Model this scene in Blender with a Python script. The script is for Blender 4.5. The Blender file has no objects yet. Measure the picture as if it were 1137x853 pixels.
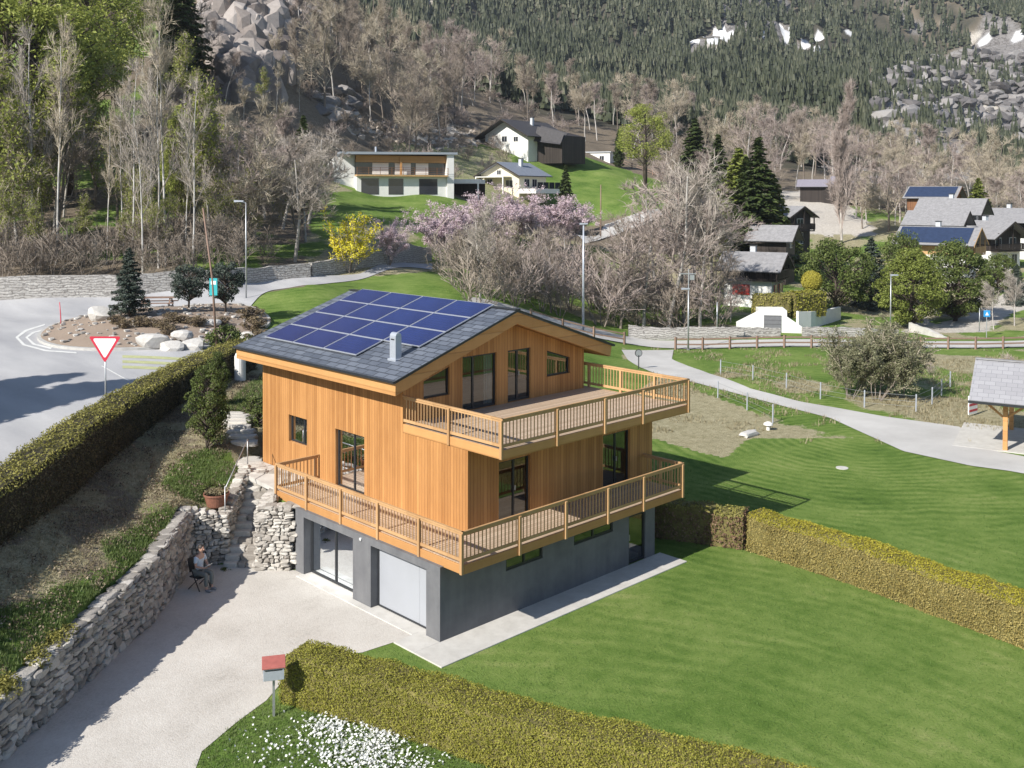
EXPOSURE = .66
HAZE = .00013
import bpy, bmesh, math, random
import numpy as np
from mathutils import Vector, Matrix
R = math.radians
rng = np.random.default_rng(7)
random.seed(7)
scene = bpy.context.scene
col = bpy.data.collections.new('place'); scene.collection.children.link(col)

# ------------------------------------------------------------------ camera
CAM = np.array([-18.19216381, -21.44488502, 12.77538])
YAW, PITCH, FPX, PY0, ROLL, PX0 = 0.79878846, 0.01933785, 1103.31418963, 237.6119643, 0.0024436, 564.73
FW = np.array([math.cos(YAW)*math.cos(PITCH), math.sin(YAW)*math.cos(PITCH), -math.sin(PITCH)])
RT = np.array([math.sin(YAW), -math.cos(YAW), 0.0])
UP = np.cross(RT, FW)
RT2 = math.cos(ROLL)*RT + math.sin(ROLL)*UP
UP2 = -math.sin(ROLL)*RT + math.cos(ROLL)*UP
FH = np.array([math.cos(YAW), math.sin(YAW)]); RH = np.array([math.sin(YAW), -math.cos(YAW)])
cam_d = bpy.data.cameras.new('camera'); cam = bpy.data.objects.new('camera', cam_d); scene.collection.objects.link(cam)
cam.location = CAM
Mr = Matrix(((RT2[0], UP2[0], -FW[0]), (RT2[1], UP2[1], -FW[1]), (RT2[2], UP2[2], -FW[2])))
cam.rotation_euler = Mr.to_euler()
cam_d.sensor_width = 36; cam_d.lens = 36*FPX/1137
cam_d.shift_x = (568.5-PX0)/1137; cam_d.shift_y = -(426.5-PY0)/1137
cam_d.clip_start = .1; cam_d.clip_end = 6000
scene.camera = cam

def st(x, y):            # world -> (sideways, forward) seen from the terrace viewpoint
    dx = np.asarray(x)-CAM[0]; dy = np.asarray(y)-CAM[1]
    return dx*RH[0]+dy*RH[1], dx*FH[0]+dy*FH[1]
def xy(s, t):
    return CAM[0]+np.asarray(s)*RH[0]+np.asarray(t)*FH[0], CAM[1]+np.asarray(s)*RH[1]+np.asarray(t)*FH[1]
def proj(P):
    d = np.asarray(P, float)-CAM
    z = d@FW
    return PX0+FPX*(d@RT2)/z, PY0-FPX*(d@UP2)/z, z
def ray(px, py):
    return FW+(px-PX0)/FPX*RT2-(py-PY0)/FPX*UP2

# ------------------------------------------------------------------ noise
def _h(ix, iy, seed):
    n = (ix.astype(np.int64)*374761393 + iy.astype(np.int64)*668265263 + seed*974711) & 0x7fffffff
    n = ((n ^ (n >> 13))*1274126177) & 0x7fffffff
    return ((n ^ (n >> 16)) & 0xffff)/65535.0
def vnoise(x, y, seed=0):
    x = np.asarray(x, float); y = np.asarray(y, float)
    ix = np.floor(x); iy = np.floor(y); fx = x-ix; fy = y-iy
    fx = fx*fx*(3-2*fx); fy = fy*fy*(3-2*fy)
    a = _h(ix, iy, seed); b = _h(ix+1, iy, seed); c = _h(ix, iy+1, seed); d = _h(ix+1, iy+1, seed)
    return (a*(1-fx)+b*fx)*(1-fy)+(c*(1-fx)+d*fx)*fy
def fbm(x, y, o=4, seed=0):
    s = 0; a = .5
    for i in range(o):
        s = s+a*vnoise(x*2**i, y*2**i, seed+i*17); a *= .5
    return s/(1-.5**o)
def ridged(x, y, o=4, seed=0):
    s = 0; a = .5
    for i in range(o):
        s = s+a*(1-np.abs(2*vnoise(x*2**i, y*2**i, seed+i*31)-1)); a *= .5
    return s/(1-.5**o)
def sstep(a, b, x):
    k = np.clip((x-a)/(b-a), 0, 1); return k*k*(3-2*k)
def inpoly(px, py, poly):
    px = np.asarray(px); py = np.asarray(py); ins = np.zeros(px.shape, bool); n = len(poly)
    for i in range(n):
        x1, y1 = poly[i]; x2, y2 = poly[(i+1) % n]
        if y1 == y2: continue
        c = ((y1 > py) != (y2 > py)) & (px < (x2-x1)*(py-y1)/(y2-y1)+x1)
        ins ^= c
    return ins

# ------------------------------------------------------------------ terrain
def zof(py, t): return 12.775-(py-216.3)*t/1103.3
def tm(px, t):
    if t < 85: return t
    l = np.interp(t, [85, 91, 110, 130, 150, 200, 300], [.79, .79, .82, .83, .88, .9, .944]); k = float(sstep(450, 650, px)); return float(t*(l*(1-k)+.944*k))
def S(px, t): return (px-PX0)/FPX*t
shared = [(700,60,0),(700,75,0),(850,62,0),(850,72,0),(1137,54,0),(1137,65,0),(1137,75,0),(1350,54,0),(1350,75,0),
 (300,68,4.5),(400,72,4.3),(400,60,3.7),(550,58,1.2),(550,72,2.2),(-200,55,3.8),(-300,70,4.4),(-200,72,4.4),(100,66,4.55),(200,64,4.65),(250,55,4.0),(300,57,3.8),
 (-200,38,3.2),(620,66,.9),(150,53,4.15),(0,47,3.85),(-300,100,12)]
farpix = [
 (-400,95,342),(-400,120,270),(-400,150,180),(-400,200,90),(-400,300,0),(-400,1300,-300),
 (0,91,343),(0,96,318),(0,110,270),(0,130,195),(0,160,70),(0,200,-60),(0,300,-150),(0,1300,-400),
 (150,93,338),(150,98,312),(150,112,275),(150,135,190),(150,165,70),(150,210,-40),(150,300,-120),(150,1300,-350),
 (240,96,325),(240,101,300),(300,101,318),(300,104,303),(300,120,262),(300,145,195),(300,175,95),(300,210,10),(300,300,-15),(300,500,-10),(300,1300,-250),
 (270,92,333),(345,95,318),(400,108,305),(400,112,290),(420,135,243),(420,150,219),(440,185,180),(430,230,115),(420,280,55),(430,420,60),(430,700,0),(430,1300,-150),
 (480,122,294),(480,126,285),(500,100,315),(490,150,222),(560,130,286),(560,165,232),(560,190,210),(560,225,165),(560,300,120),(560,400,98),(560,700,20),(560,1300,-110),
 (640,140,280),(640,170,263),(640,205,205),(640,240,165),
 (700,87,385),(700,93,377),(700,100,362),(700,130,318),(700,160,258),(720,180,239),(700,200,215),(700,240,186),(700,300,150),(700,400,122),(700,700,45),(700,1300,-80),
 (850,87,388),(850,93,378),(850,97,369),(850,105,356),(850,120,332),(850,140,300),(850,180,262),(850,230,218),(850,300,186),(850,400,152),(850,700,65),(850,1300,-70),
 (1000,87,388),(1000,93,379),(1000,98,371),(1000,112,352),(1000,130,328),(1000,160,290),(1000,200,248),(1000,250,216),(1000,350,190),(1000,500,160),(1000,700,90),(1000,1300,-70),
 (1137,87,387),(1137,93,378),(1137,100,366),(1137,120,335),(1137,145,303),(1137,170,280),(1137,220,250),(1137,300,225),(1137,450,198),(1137,700,110),(1137,1300,-60),
 (1500,87,387),(1500,93,378),(1500,120,335),(1500,170,282),(1500,300,225),(1500,450,190),(1500,700,90),(1500,1300,-100)]
hi_pix = [(0,790,1.2),(63,731,1.38),(171,631,1.7),(200,590,1.78),(247,582,1.5),(0,600,2.85),(0,700,2.0),(100,600,2.4),(40,575,2.9),(150,560,2.35),(200,520,2.6),(200,560,2.2),
 (232,500,2.8),(148,500,3.0),(206,479,3.1),(285,520,2.25),(300,535,2.25),(270,530,2.25),(262,500,2.7),(255,470,3.3),(243,545,2.0),(275,440,3.45),(290,430,3.5),(260,420,3.6),(283,568,2.0),(325,560,2.1),(300,550,2.15),
 (0,510,3.3),(100,450,3.66)]
hi_true = [(-14,5,1.3),(-20,5,2.2),(-20,18,3.0),(-25,28,3.3),(-12.6,14,1.3),(S(330,48),48,2.9),(S(400,54),54,3.3),(S(500,50),50,1.2),(S(600,48),48,.4),(S(680,46),46,0),(S(760,44),44,0),(S(850,46),46,0),(S(1000,48),48,0),(S(1137,44),44,0),(S(480,42),42,1.8)]
def _mk(pts, warp, c):
    P = np.array([warp(s, t) for s, t, z in pts]); Z = np.array([z for *_, z in pts])
    D = np.sqrt(((P[:, None]-P[None])**2).sum(2)+c*c)
    A = np.block([[D, np.c_[np.ones(len(P)), P]], [np.c_[np.ones(len(P)), P].T, np.zeros((3, 3))]])
    w = np.linalg.solve(A, np.r_[Z, 0, 0, 0])
    def f(s, t):
        s = np.asarray(s, float); t = np.asarray(t, float)
        u, v = warp(s, t); out = w[-3]+w[-2]*u+w[-1]*v
        for i in range(len(P)): out = out+w[i]*np.sqrt((u-P[i, 0])**2+(v-P[i, 1])**2+c*c)
        return out
    return f
sh = [(S(a, t), t, z) for a, t, z in shared]
fp = [(S(a, tm(a, t)), tm(a, t), zof(y, tm(a, t))) for a, t, y in farpix]
def gz(px, py, z=0):
    d = ray(px, py); k = (z-CAM[2])/d[2]; return st(CAM[0]+d[0]*k, CAM[1]+d[1]*k)
ho = [(*map(float, gz(a, y, z)), z) for a, y, z in hi_pix]+hi_true
wn = lambda s, t: (s, t)
def wf(s, t):
    tt = np.maximum(t, 30); return s/tt*3.3, np.log(tt)*2.4
far_f = _mk(fp+sh, wf, .12)
near_hi = _mk(ho+sh+[q for q in fp if q[1] < 125], wn, 1.2)
near_lo = _mk(sh+[(S(a, 44), 44, 0) for a in (500, 700, 850, 1000, 1137, 1500)]+[q for q in fp if q[1] < 125], wn, 1.2)
_c0 = st(0.1, 8.25); _c1 = st(9.3, 8.15); _c2 = st(13, 8.6); _c3 = st(60, 9)
HIPOLY = [(-60, -70), (-14, -70), (-13.8, 3), (-11.75, 22.3), (-11.5, 24.5), (-10.95, 29.5), (-11.2, 34.05), (-10.15, 34.5), (-10.08, 37.6), (-8.2, 37.6), (-8.2, 34.05),
          tuple(map(float, _c0)), tuple(map(float, _c1)), tuple(map(float, _c2)), tuple(map(float, _c3)), (60, 130), (-300, 130), (-300, -70)]
TERR = [tuple(map(float, gz(a, y, 2.33))) for a, y in [(296,500),(270,508),(259,518),(262,529),(285,540),(304,549),(330,560),(420,560),(420,500)]]
def height(s, t):
    s = np.asarray(s, float); t = np.asarray(t, float)
    lo = near_lo(s, t)*sstep(44, 56, t)
    hi = near_hi(s, np.maximum(t, 5))
    strip = (s > -10.08) & (s < -8.2) & (t < 37.6) & (t > 32.8)
    near = np.where(inpoly(s, t, HIPOLY), hi, lo)
    near = np.where(strip, np.clip((t-33.8)/3.2, 0, 1)*2.3-.12, near)
    near = np.where(inpoly(s, t, TERR), np.minimum(near, 2.22), near)
    k = sstep(58, 76, t)
    far = far_f(s, np.maximum(t, 30))
    z = near*(1-k)+far*k
    x, y = xy(s, t)
    k2 = sstep(85, 140, t)
    z = z+k2*(fbm(x/14, y/14, 4, 3)-.5)*2.2*np.clip(t/200, 0, 1)
    k3 = sstep(260, 500, t)
    z = z+k3*((ridged(x/150, y/150, 5, 9)-.6)*62 + (ridged(x/38, y/38, 4, 5)-.6)*17)
    a = s/np.maximum(t, 1)*FPX+PX0
    cl = np.exp(-((a-285)/50)**2)*sstep(118, 140, t)*(1-sstep(190, 230, t))
    z = z+cl*(ridged(x/13+z/9, y/13-z/11, 4, 77)-.5)*11
    z = z+(1-k2)*(fbm(x/5, y/5, 3, 21)-.5)*.12*sstep(48, 70, t)
    return z
def H(x, y):
    s, t = st(x, y); return float(height(s, t))
def atpt(px, t, dz=0.0):      # a point on the ground, t metres out
    t = tm(px, t)
    s = S(px, t); x, y = xy(s, t); return float(x), float(y), float(height(s, t))+dz
_TT = np.concatenate([np.arange(15, 70, .12), np.arange(70, 200, .4), np.arange(200, 1300, 3)])
def hit(px, py, tmin=15, tmax=1400):          # where the line of sight meets the ground
    d = ray(px, py); f = d[0]*FH[0]+d[1]*FH[1]
    T = _TT[(_TT >= tmin) & (_TT <= tmax)]; k = T/f
    x = CAM[0]+d[0]*k; y = CAM[1]+d[1]*k; z = CAM[2]+d[2]*k
    s, t = st(x, y); g = height(s, t); w = np.where(z <= g)[0]
    i = int(w[0]) if len(w) else len(T)-1
    return float(x[i]), float(y[i]), float(g[i]), float(t[i])

# ------------------------------------------------------------------ mesh builder
class MB:
    def __init__(s): s.v = []; s.q = []; s.t = []; s.n = 0; s.ng = []
    def add(s, V, Q=None, T=None):
        V = np.asarray(V, np.float64).reshape(-1, 3); s.v.append(V)
        if Q is not None and len(Q): s.q.append(np.asarray(Q, np.int64)+s.n)
        if T is not None and len(T): s.t.append(np.asarray(T, np.int64)+s.n)
        s.n += len(V)
    def box(s, a, b, rot=0, org=(0, 0, 0)):
        x0, y0, z0 = a; x1, y1, z1 = b
        V = np.array([(x0,y0,z0),(x1,y0,z0),(x1,y1,z0),(x0,y1,z0),(x0,y0,z1),(x1,y0,z1),(x1,y1,z1),(x0,y1,z1)], float)
        if rot:
            c, n = math.cos(rot), math.sin(rot); V = np.c_[V[:,0]*c-V[:,1]*n, V[:,0]*n+V[:,1]*c, V[:,2]]
        s.add(V+np.array(org), [(0,3,2,1),(4,5,6,7),(0,1,5,4),(1,2,6,5),(2,3,7,6),(3,0,4,7)])
    def beam(s, p, q, w, h, up=(0,0,1)):
        p = np.array(p, float); q = np.array(q, float); d = q-p; L = np.linalg.norm(d)+1e-9; d /= L
        u = np.array(up, float); sd = np.cross(d, u); n = np.linalg.norm(sd)
        sd = np.array([1,0,0.]) if n < 1e-6 else sd/n
        u = np.cross(sd, d); a = sd*w/2; b = u*h/2
        V = [p-a-b, p+a-b, p+a+b, p-a+b, q-a-b, q+a-b, q+a+b, q-a+b]
        s.add(V, [(0,1,2,3),(7,6,5,4),(0,4,5,1),(1,5,6,2),(2,6,7,3),(3,7,4,0)])
    def tube(s, pts, rad, n=8, cap=True):
        pts = [np.array(p, float) for p in pts]; rad = [rad]*len(pts) if np.isscalar(rad) else rad
        V = []; Q = []; T = []; m = len(pts)
        a0 = None
        for i, p in enumerate(pts):
            d = pts[min(i+1, m-1)]-pts[max(i-1, 0)]; d /= np.linalg.norm(d)+1e-9
            if a0 is None: a0 = np.cross(d, [0.3, 1, 0.1]) if abs(d[1]) < .9 else np.cross(d, [1, 0, 0])
            a = a0-d*(a0@d); a /= np.linalg.norm(a)+1e-9; a0 = a; b = np.cross(d, a)
            for k in range(n):
                th = 2*math.pi*k/n; V.append(p+rad[i]*(a*math.cos(th)+b*math.sin(th)))
        for i in range(m-1):
            for k in range(n): Q.append((i*n+k, i*n+(k+1)%n, (i+1)*n+(k+1)%n, (i+1)*n+k))
        if cap:
            V += [pts[0], pts[-1]]; c0 = m*n; c1 = c0+1
            for k in range(n):
                T.append((c0, (k+1)%n, k)); T.append((c1, (m-1)*n+k, (m-1)*n+(k+1)%n))
        s.add(V, Q, T)
    def prism(s, poly, z0, z1):       # vertical prism of a polygon
        n = len(poly); V = [(a, b, z0) for a, b in poly]+[(a, b, z1) for a, b in poly]
        base = s.n; s.add(V, [(i, (i+1)%n, n+(i+1)%n, n+i) for i in range(n)])
        s.ng.append([base+n+i for i in range(n)]); s.ng.append([base+n-1-i for i in range(n)])
    def poly(s, V):
        base = s.n; s.add(V); s.ng.append([base+i for i in range(len(V))])
    def extr(s, V, off):              # closed solid: polygon V extruded by vector off
        n = len(V); V = np.asarray(V, float); base = s.n
        s.add(np.r_[V, V+np.asarray(off, float)], [(i, (i+1)%n, n+(i+1)%n, n+i) for i in range(n)])
        s.ng.append([base+n+i for i in range(n)]); s.ng.append([base+n-1-i for i in range(n)])
    def mesh(s, name, mt=None, smooth=False, fixn=False):
        me = bpy.data.meshes.new(name)
        V = np.concatenate(s.v) if s.v else np.zeros((0, 3))
        Q = np.concatenate(s.q) if s.q else np.zeros((0, 4), int); T = np.concatenate(s.t) if s.t else np.zeros((0, 3), int)
        ngl = [np.array(g) for g in s.ng]
        loops = np.concatenate([Q.ravel(), T.ravel()]+ngl) if (len(Q)+len(T)+len(ngl)) else np.zeros(0, int)
        cnt = np.concatenate([np.full(len(Q), 4), np.full(len(T), 3), np.array([len(g) for g in ngl], int)]).astype(int)
        me.vertices.add(len(V)); me.vertices.foreach_set('co', V.ravel())
        me.loops.add(len(loops)); me.loops.foreach_set('vertex_index', loops.astype(np.int32))
        me.polygons.add(len(cnt)); me.polygons.foreach_set('loop_start', np.concatenate([[0], np.cumsum(cnt)[:-1]]).astype(np.int32) if len(cnt) else [])
        me.polygons.foreach_set('loop_total', cnt.astype(np.int32))
        me.polygons.foreach_set('use_smooth', np.full(len(cnt), bool(smooth)))
        me.update(calc_edges=True)
        if fixn:
            bm = bmesh.new(); bm.from_mesh(me); bmesh.ops.recalc_face_normals(bm, faces=bm.faces); bm.to_mesh(me); bm.free()
        if mt: me.materials.append(mt)
        return me
    def build(s, name, mt, parent=None, smooth=False, fixn=False, bevel=0):
        me = s.mesh(name, mt, smooth, fixn); o = bpy.data.objects.new(name, me); col.objects.link(o)
        if parent: o.parent = parent
        if bevel:
            b = o.modifiers.new('bevel', 'BEVEL'); b.width = bevel; b.segments = 1; b.limit_method = 'ANGLE'
        return o
def tag(o, label=None, cat=None, group=None, kind=None):
    if label: o['label'] = label
    if cat: o['category'] = cat
    if group: o['group'] = group
    if kind: o['kind'] = kind
    return o
def thing(name, label, cat, loc=(0,0,0), rz=0, group=None):
    o = bpy.data.objects.new(name, None); col.objects.link(o); o.location = loc; o.rotation_euler = (0, 0, rz); o.empty_display_size = .3
    return tag(o, label, cat, group)
def dup(src, loc, rz=0, sc=1.0, label=None, group=None):
    r = src.copy(); col.objects.link(r); r.location = loc; r.rotation_euler = (0, 0, rz)
    r.scale = (sc, sc, sc) if np.isscalar(sc) else sc
    if label: r['label'] = label
    if group: r['group'] = group
    for ch in list(src.children):
        c = ch.copy(); col.objects.link(c); c.parent = r
        for g in ch.children:
            d = g.copy(); col.objects.link(d); d.parent = c
    return r

# ------------------------------------------------------------------ materials
MATS = {}
class NT:
    def __init__(s, name):
        s.m = bpy.data.materials.new(name); s.m.use_nodes = True; s.t = s.m.node_tree; s.n = s.t.nodes; s.l = s.t.links
        s.b = s.n['Principled BSDF']; s.out = s.n['Material Output']; MATS[name] = s.m
        s._tc = None
    def tc(s, k='Object'):
        if s._tc is None: s._tc = s.n.new('ShaderNodeTexCoord')
        return s._tc.outputs[k]
    def link(s, a, b): s.l.new(a, b)
    def setin(s, node, key, v):
        i = node.inputs[key]
        if hasattr(v, 'links') or isinstance(v, bpy.types.NodeSocket): s.l.new(v, i)
        else:
            if isinstance(v, tuple) and len(v) == 3 and i.type == 'RGBA': v = v+(1,)
            i.default_value = v
    def noise(s, scale, detail=4, vec=None, rough=.6, out='Fac', dist=0):
        n = s.n.new('ShaderNodeTexNoise'); n.inputs['Scale'].default_value = scale; n.inputs['Detail'].default_value = detail; n.inputs['Roughness'].default_value = rough
        n.inputs['Distortion'].default_value = dist
        s.l.new(vec if vec is not None else s.tc(), n.inputs['Vector']); return n.outputs[out]
    def vor(s, scale, feat='F1', vec=None, out='Distance', rnd=1):
        n = s.n.new('ShaderNodeTexVoronoi'); n.feature = feat; n.inputs['Scale'].default_value = scale; n.inputs['Randomness'].default_value = rnd
        s.l.new(vec if vec is not None else s.tc(), n.inputs['Vector']); return n.outputs[out]
    def ramp(s, fac, stops, interp='LINEAR'):
        r = s.n.new('ShaderNodeValToRGB'); r.color_ramp.interpolation = interp; e = r.color_ramp.elements
        while len(e) < len(stops): e.new(.5)
        for i, (p, c) in enumerate(stops):
            e[i].position = p; e[i].color = (c if isinstance(c, tuple) else (c, c, c))+(1,)
        s.l.new(fac, r.inputs[0]); return r.outputs[0]
    def mix(s, f, a, b, mode='MIX'):
        m = s.n.new('ShaderNodeMix'); m.data_type = 'RGBA'; m.blend_type = mode
        for k, v in ((0, f), (6, a), (7, b)):
            i = m.inputs[k]
            if isinstance(v, bpy.types.NodeSocket): s.l.new(v, i)
            else: i.default_value = (v+(1,)) if isinstance(v, tuple) and len(v) == 3 else v
        return m.outputs[2]
    def math(s, op, a, b=0.0, c=0.0):
        m = s.n.new('ShaderNodeMath'); m.operation = op
        for k, v in enumerate((a, b, c)):
            if isinstance(v, bpy.types.NodeSocket): s.l.new(v, m.inputs[k])
            else: m.inputs[k].default_value = v
        return m.outputs[0]
    def mapv(s, scale=(1,1,1), rot=(0,0,0), vec=None):
        m = s.n.new('ShaderNodeMapping'); m.inputs['Scale'].default_value = scale; m.inputs['Rotation'].default_value = rot
        s.l.new(vec if vec is not None else s.tc(), m.inputs['Vector']); return m.outputs[0]
    def sep(s, vec=None):
        x = s.n.new('ShaderNodeSeparateXYZ'); s.l.new(vec if vec is not None else s.tc(), x.inputs[0]); return x.outputs
    def attr(s, name, out='Color'):
        a = s.n.new('ShaderNodeAttribute'); a.attribute_name = name; return a.outputs[out]
    def island(s):
        g = s.n.new('ShaderNodeNewGeometry'); return g.outputs['Random Per Island']
    def white(s, w):
        n = s.n.new('ShaderNodeTexWhiteNoise'); n.noise_dimensions = '1D'; s.l.new(w, n.inputs['W']); return n.outputs['Value']
    def bump(s, h, strength=.5, dist=.05):
        b = s.n.new('ShaderNodeBump'); b.inputs['Strength'].default_value = strength; b.inputs['Distance'].default_value = dist
        s.l.new(h, b.inputs['Height']); s.l.new(b.outputs[0], s.b.inputs['Normal']); return b
    def fin(s, color=None, rough=.7, metal=0, spec=None):
        if color is not None: s.setin(s.b, 'Base Color', color)
        s.setin(s.b, 'Roughness', rough); s.b.inputs['Metallic'].default_value = metal
        if spec is not None: s.b.inputs['Specular IOR Level'].default_value = spec
        return s.m
def simple(name, c, rough=.6, var=.12, scale=6, metal=0, bump=0, bs=30, spec=None):
    n = NT(name); d = tuple(max(0, k*(1-var)) for k in c); e = tuple(min(1, k*(1+var)) for k in c)
    cc = n.ramp(n.noise(scale, 5), [(.3, d), (.7, e)])
    if bump: n.bump(n.noise(bs, 4), bump, .02)
    return n.fin(cc, rough, metal, spec)
def leafmat(name, c1, c2, c3=None, transl=.25, vscale=1.2, rough=.6):
    n = NT(name); isl = n.island(); big = n.noise(vscale, 3)
    stops = [(0, c1), (1, c2)] if c3 is None else [(0, c1), (.6, c2), (1, c3)]
    k = n.math('ADD', n.math('MULTIPLY', isl, .65), n.math('MULTIPLY', n.math('SUBTRACT', big, .32), .95))
    c = n.ramp(k, stops); n.fin(c, rough, 0, .3)
    if transl:
        tr = n.n.new('ShaderNodeBsdfTranslucent'); n.link(c, tr.inputs[0]); mx = n.n.new('ShaderNodeMixShader'); mx.inputs[0].default_value = transl
        n.link(n.b.outputs[0], mx.inputs[1]); n.link(tr.outputs[0], mx.inputs[2]); n.link(mx.outputs[0], n.out.inputs[0])
    return n.m

# wood cladding, vertical boards
def wood(name, ca, cb, board=.14, axis='xy', grain=1.0, rough=.55, knots=False, groove=.8):
    n = NT(name); x, y, z = n.sep()
    if axis == 'xy': u = n.math('ADD', x, y)
    elif axis == 'x': u = x
    elif axis == 'y': u = y
    else: u = z
    k = n.math('DIVIDE', u, board); idx = n.math('FLOOR', k); fr = n.math('FRACT', k)
    w = n.white(idx)
    st_ = (9, 9, .7) if axis == 'xy' else ((9, .6, 9) if axis == 'x' else ((.6, 9, 9) if axis == 'y' else (.6, .6, 9)))
    gr = n.noise(2.2, 6, n.mapv(st_), .65)
    big = n.noise(.35, 3)
    f = n.math('ADD', n.math('MULTIPLY', w, .42), n.math('MULTIPLY', gr, .55*grain)); f = n.math('ADD', f, n.math('MULTIPLY', n.math('SUBTRACT', big, .5), .45)); kn = n.noise(1.1, 3, n.mapv((3, 3, .25)), .6); f = n.math('ADD', f, n.math('MULTIPLY', n.math('SUBTRACT', kn, .5), .4))
    c = n.ramp(f, [(.12, ca), (.85, cb)])
    edge = n.math('MINIMUM', fr, n.math('SUBTRACT', 1.0, fr))
    g = n.ramp(edge, [(.02, 0.0), (.07, 1.0)])
    gm = n.mix(g, (.35, .3, .26), (1, 1, 1)); c2 = n.mix(groove, c, n.mix(1.0, c, gm, 'MULTIPLY'))
    n.bump(n.math('ADD', n.math('MULTIPLY', g, 1.0), n.math('MULTIPLY', gr, .15)), .5, .012)
    return n.fin(c2, rough, 0, .25)
M_CLAD = wood('larch_cladding', (.30, .135, .045), (.545, .28, .105))
M_FASC = wood('larch_beam', (.41, .205, .075), (.57, .31, .125), board=.5, axis='z', groove=.3)
M_RAIL = wood('larch_rail', (.37, .215, .10), (.53, .33, .165), board=.9, groove=0)
M_DECKL = wood('deck_boards_lower', (.40, .29, .2), (.56, .43, .32), board=.142, axis='x', groove=.95)
M_DECKU = wood('deck_boards_upper', (.42, .32, .235), (.60, .48, .37), board=.142, axis='x', groove=.9)
M_DARKWOOD = wood('weathered_dark_wood', (.022, .018, .016), (.06, .048, .042), board=.2)
M_BROWNWOOD = wood('brown_chalet_wood', (.14, .06, .03), (.26, .13, .065), board=.2)
M_LIGHTWOOD = wood('pale_chalet_wood', (.42, .26, .12), (.58, .38, .19), board=.2)
M_FENCE = wood('fence_rail_wood', (.20, .13, .10), (.32, .22, .17), board=.3, groove=.2)

n = NT('grey_render'); c = n.ramp(n.math('ADD', n.math('MULTIPLY', n.noise(1.3, 6, None, .65), .7), n.math('MULTIPLY', n.noise(1.6, 4, n.mapv((2.5, 2.5, .25))), .35)), [(.32, (.095, .098, .107)), (.75, (.175, .176, .182))]); n.bump(n.noise(60, 4), .12, .01); M_CONC = n.fin(c, .75)
n = NT('slab_concrete'); c = n.ramp(n.noise(1.6, 7, None, .7), [(.3, (.44, .42, .385)), (.75, (.60, .58, .54))]); n.bump(n.noise(40, 5), .2, .01); M_SLAB = n.fin(c, .8)
n = NT('slate_roof'); br = n.n.new('ShaderNodeTexBrick'); n.link(n.mapv((1, 1, 1), (0, 0, R(90))), br.inputs[0])
for k_, v_ in (('Scale', 1.0), ('Mortar Size', .022), ('Brick Width', .55), ('Row Height', .27), ('Bias', 0.0)): br.inputs[k_].default_value = v_
br.inputs['Color1'].default_value = (.07, .082, .108, 1); br.inputs['Color2'].default_value = (.15, .168, .205, 1); br.inputs['Mortar'].default_value = (.016, .019, .025, 1)
c = n.mix(.22, br.outputs[0], n.ramp(n.noise(3, 5), [(.3, (.07, .08, .1)), (.7, (.16, .175, .205))])); n.bump(br.outputs[1], -1.0, .04); M_SLATE = n.fin(c, .5)
n = NT('solar_cells'); x, y, z = n.sep()
def gridl(u, p, w):
    f = n.math('FRACT', n.math('DIVIDE', u, p)); e = n.math('MINIMUM', f, n.math('SUBTRACT', 1.0, f)); return n.math('LESS_THAN', e, w)
gl = n.math('MAXIMUM', gridl(x, .165, .025), gridl(y, .165, .025))
c = n.mix(n.math('MULTIPLY', gl, .25), n.ramp(n.noise(.7, 2), [(.3, (.012, .018, .085)), (.7, (.018, .03, .13))]), (.08, .1, .25)); M_SOLAR = n.fin(c, .18, 0, .45)
M_SOLARFRAME = simple('aluminium_frame', (.62, .64, .68), .35, .05, 3, .6)
M_METAL = simple('galvanised_steel', (.46, .47, .48), .45, .1, 8, .7)
M_ZINC = simple('pale_zinc', (.46, .49, .55), .4, .06, 8, .4)
M_DARKMETAL = simple('anthracite_metal', (.035, .038, .043), .4, .1, 8, .3)
M_WHITE = simple('white_plaster', (.74, .73, .70), .8, .05, 1.5, bump=.1, bs=25)
M_CREAM = simple('cream_plaster', (.72, .66, .50), .8, .06, 1.5)
M_GREYWALL = simple('pale_grey_plaster', (.5, .52, .55), .8, .06, 1.5)
M_RED = simple('red_shutter_paint', (.36, .03, .02), .5, .12)
M_REDSIGN = simple('sign_red', (.55, .03, .06), .4, .05)
M_WSIGN = simple('sign_white', (.82, .82, .82), .4, .03)
M_BLUESIGN = simple('sign_blue', (.03, .28, .6), .4, .05)
M_TEAL = simple('sign_teal', (.05, .42, .45), .4, .05)
M_GARAGE = simple('garage_door_paint', (.33, .345, .375), .45, .05, .8)
M_ROOFGREY = simple('weathered_slate_tiles', (.25, .245, .25), .75, .2, 2.5, bump=.4, bs=12)
M_ROOFDARK = simple('dark_slate_tiles', (.05, .047, .05), .7, .25, 2.5, bump=.4, bs=12)
M_ROOFBLUE = simple('blue_solar_roof', (.03, .045, .09), .25, .15, 2)
M_TERRA = simple('terracotta', (.22, .095, .06), .7, .2, 12)
M_BLACK = simple('black_plastic', (.02, .02, .022), .5, .1)
M_INT = simple('interior_plaster', (.35, .34, .32), .9, .1)
M_INTF = simple('interior_floor', (.3, .27, .23), .6, .15)
M_CURT = simple('white_curtain', (.72, .74, .78), .8, .05)
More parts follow.
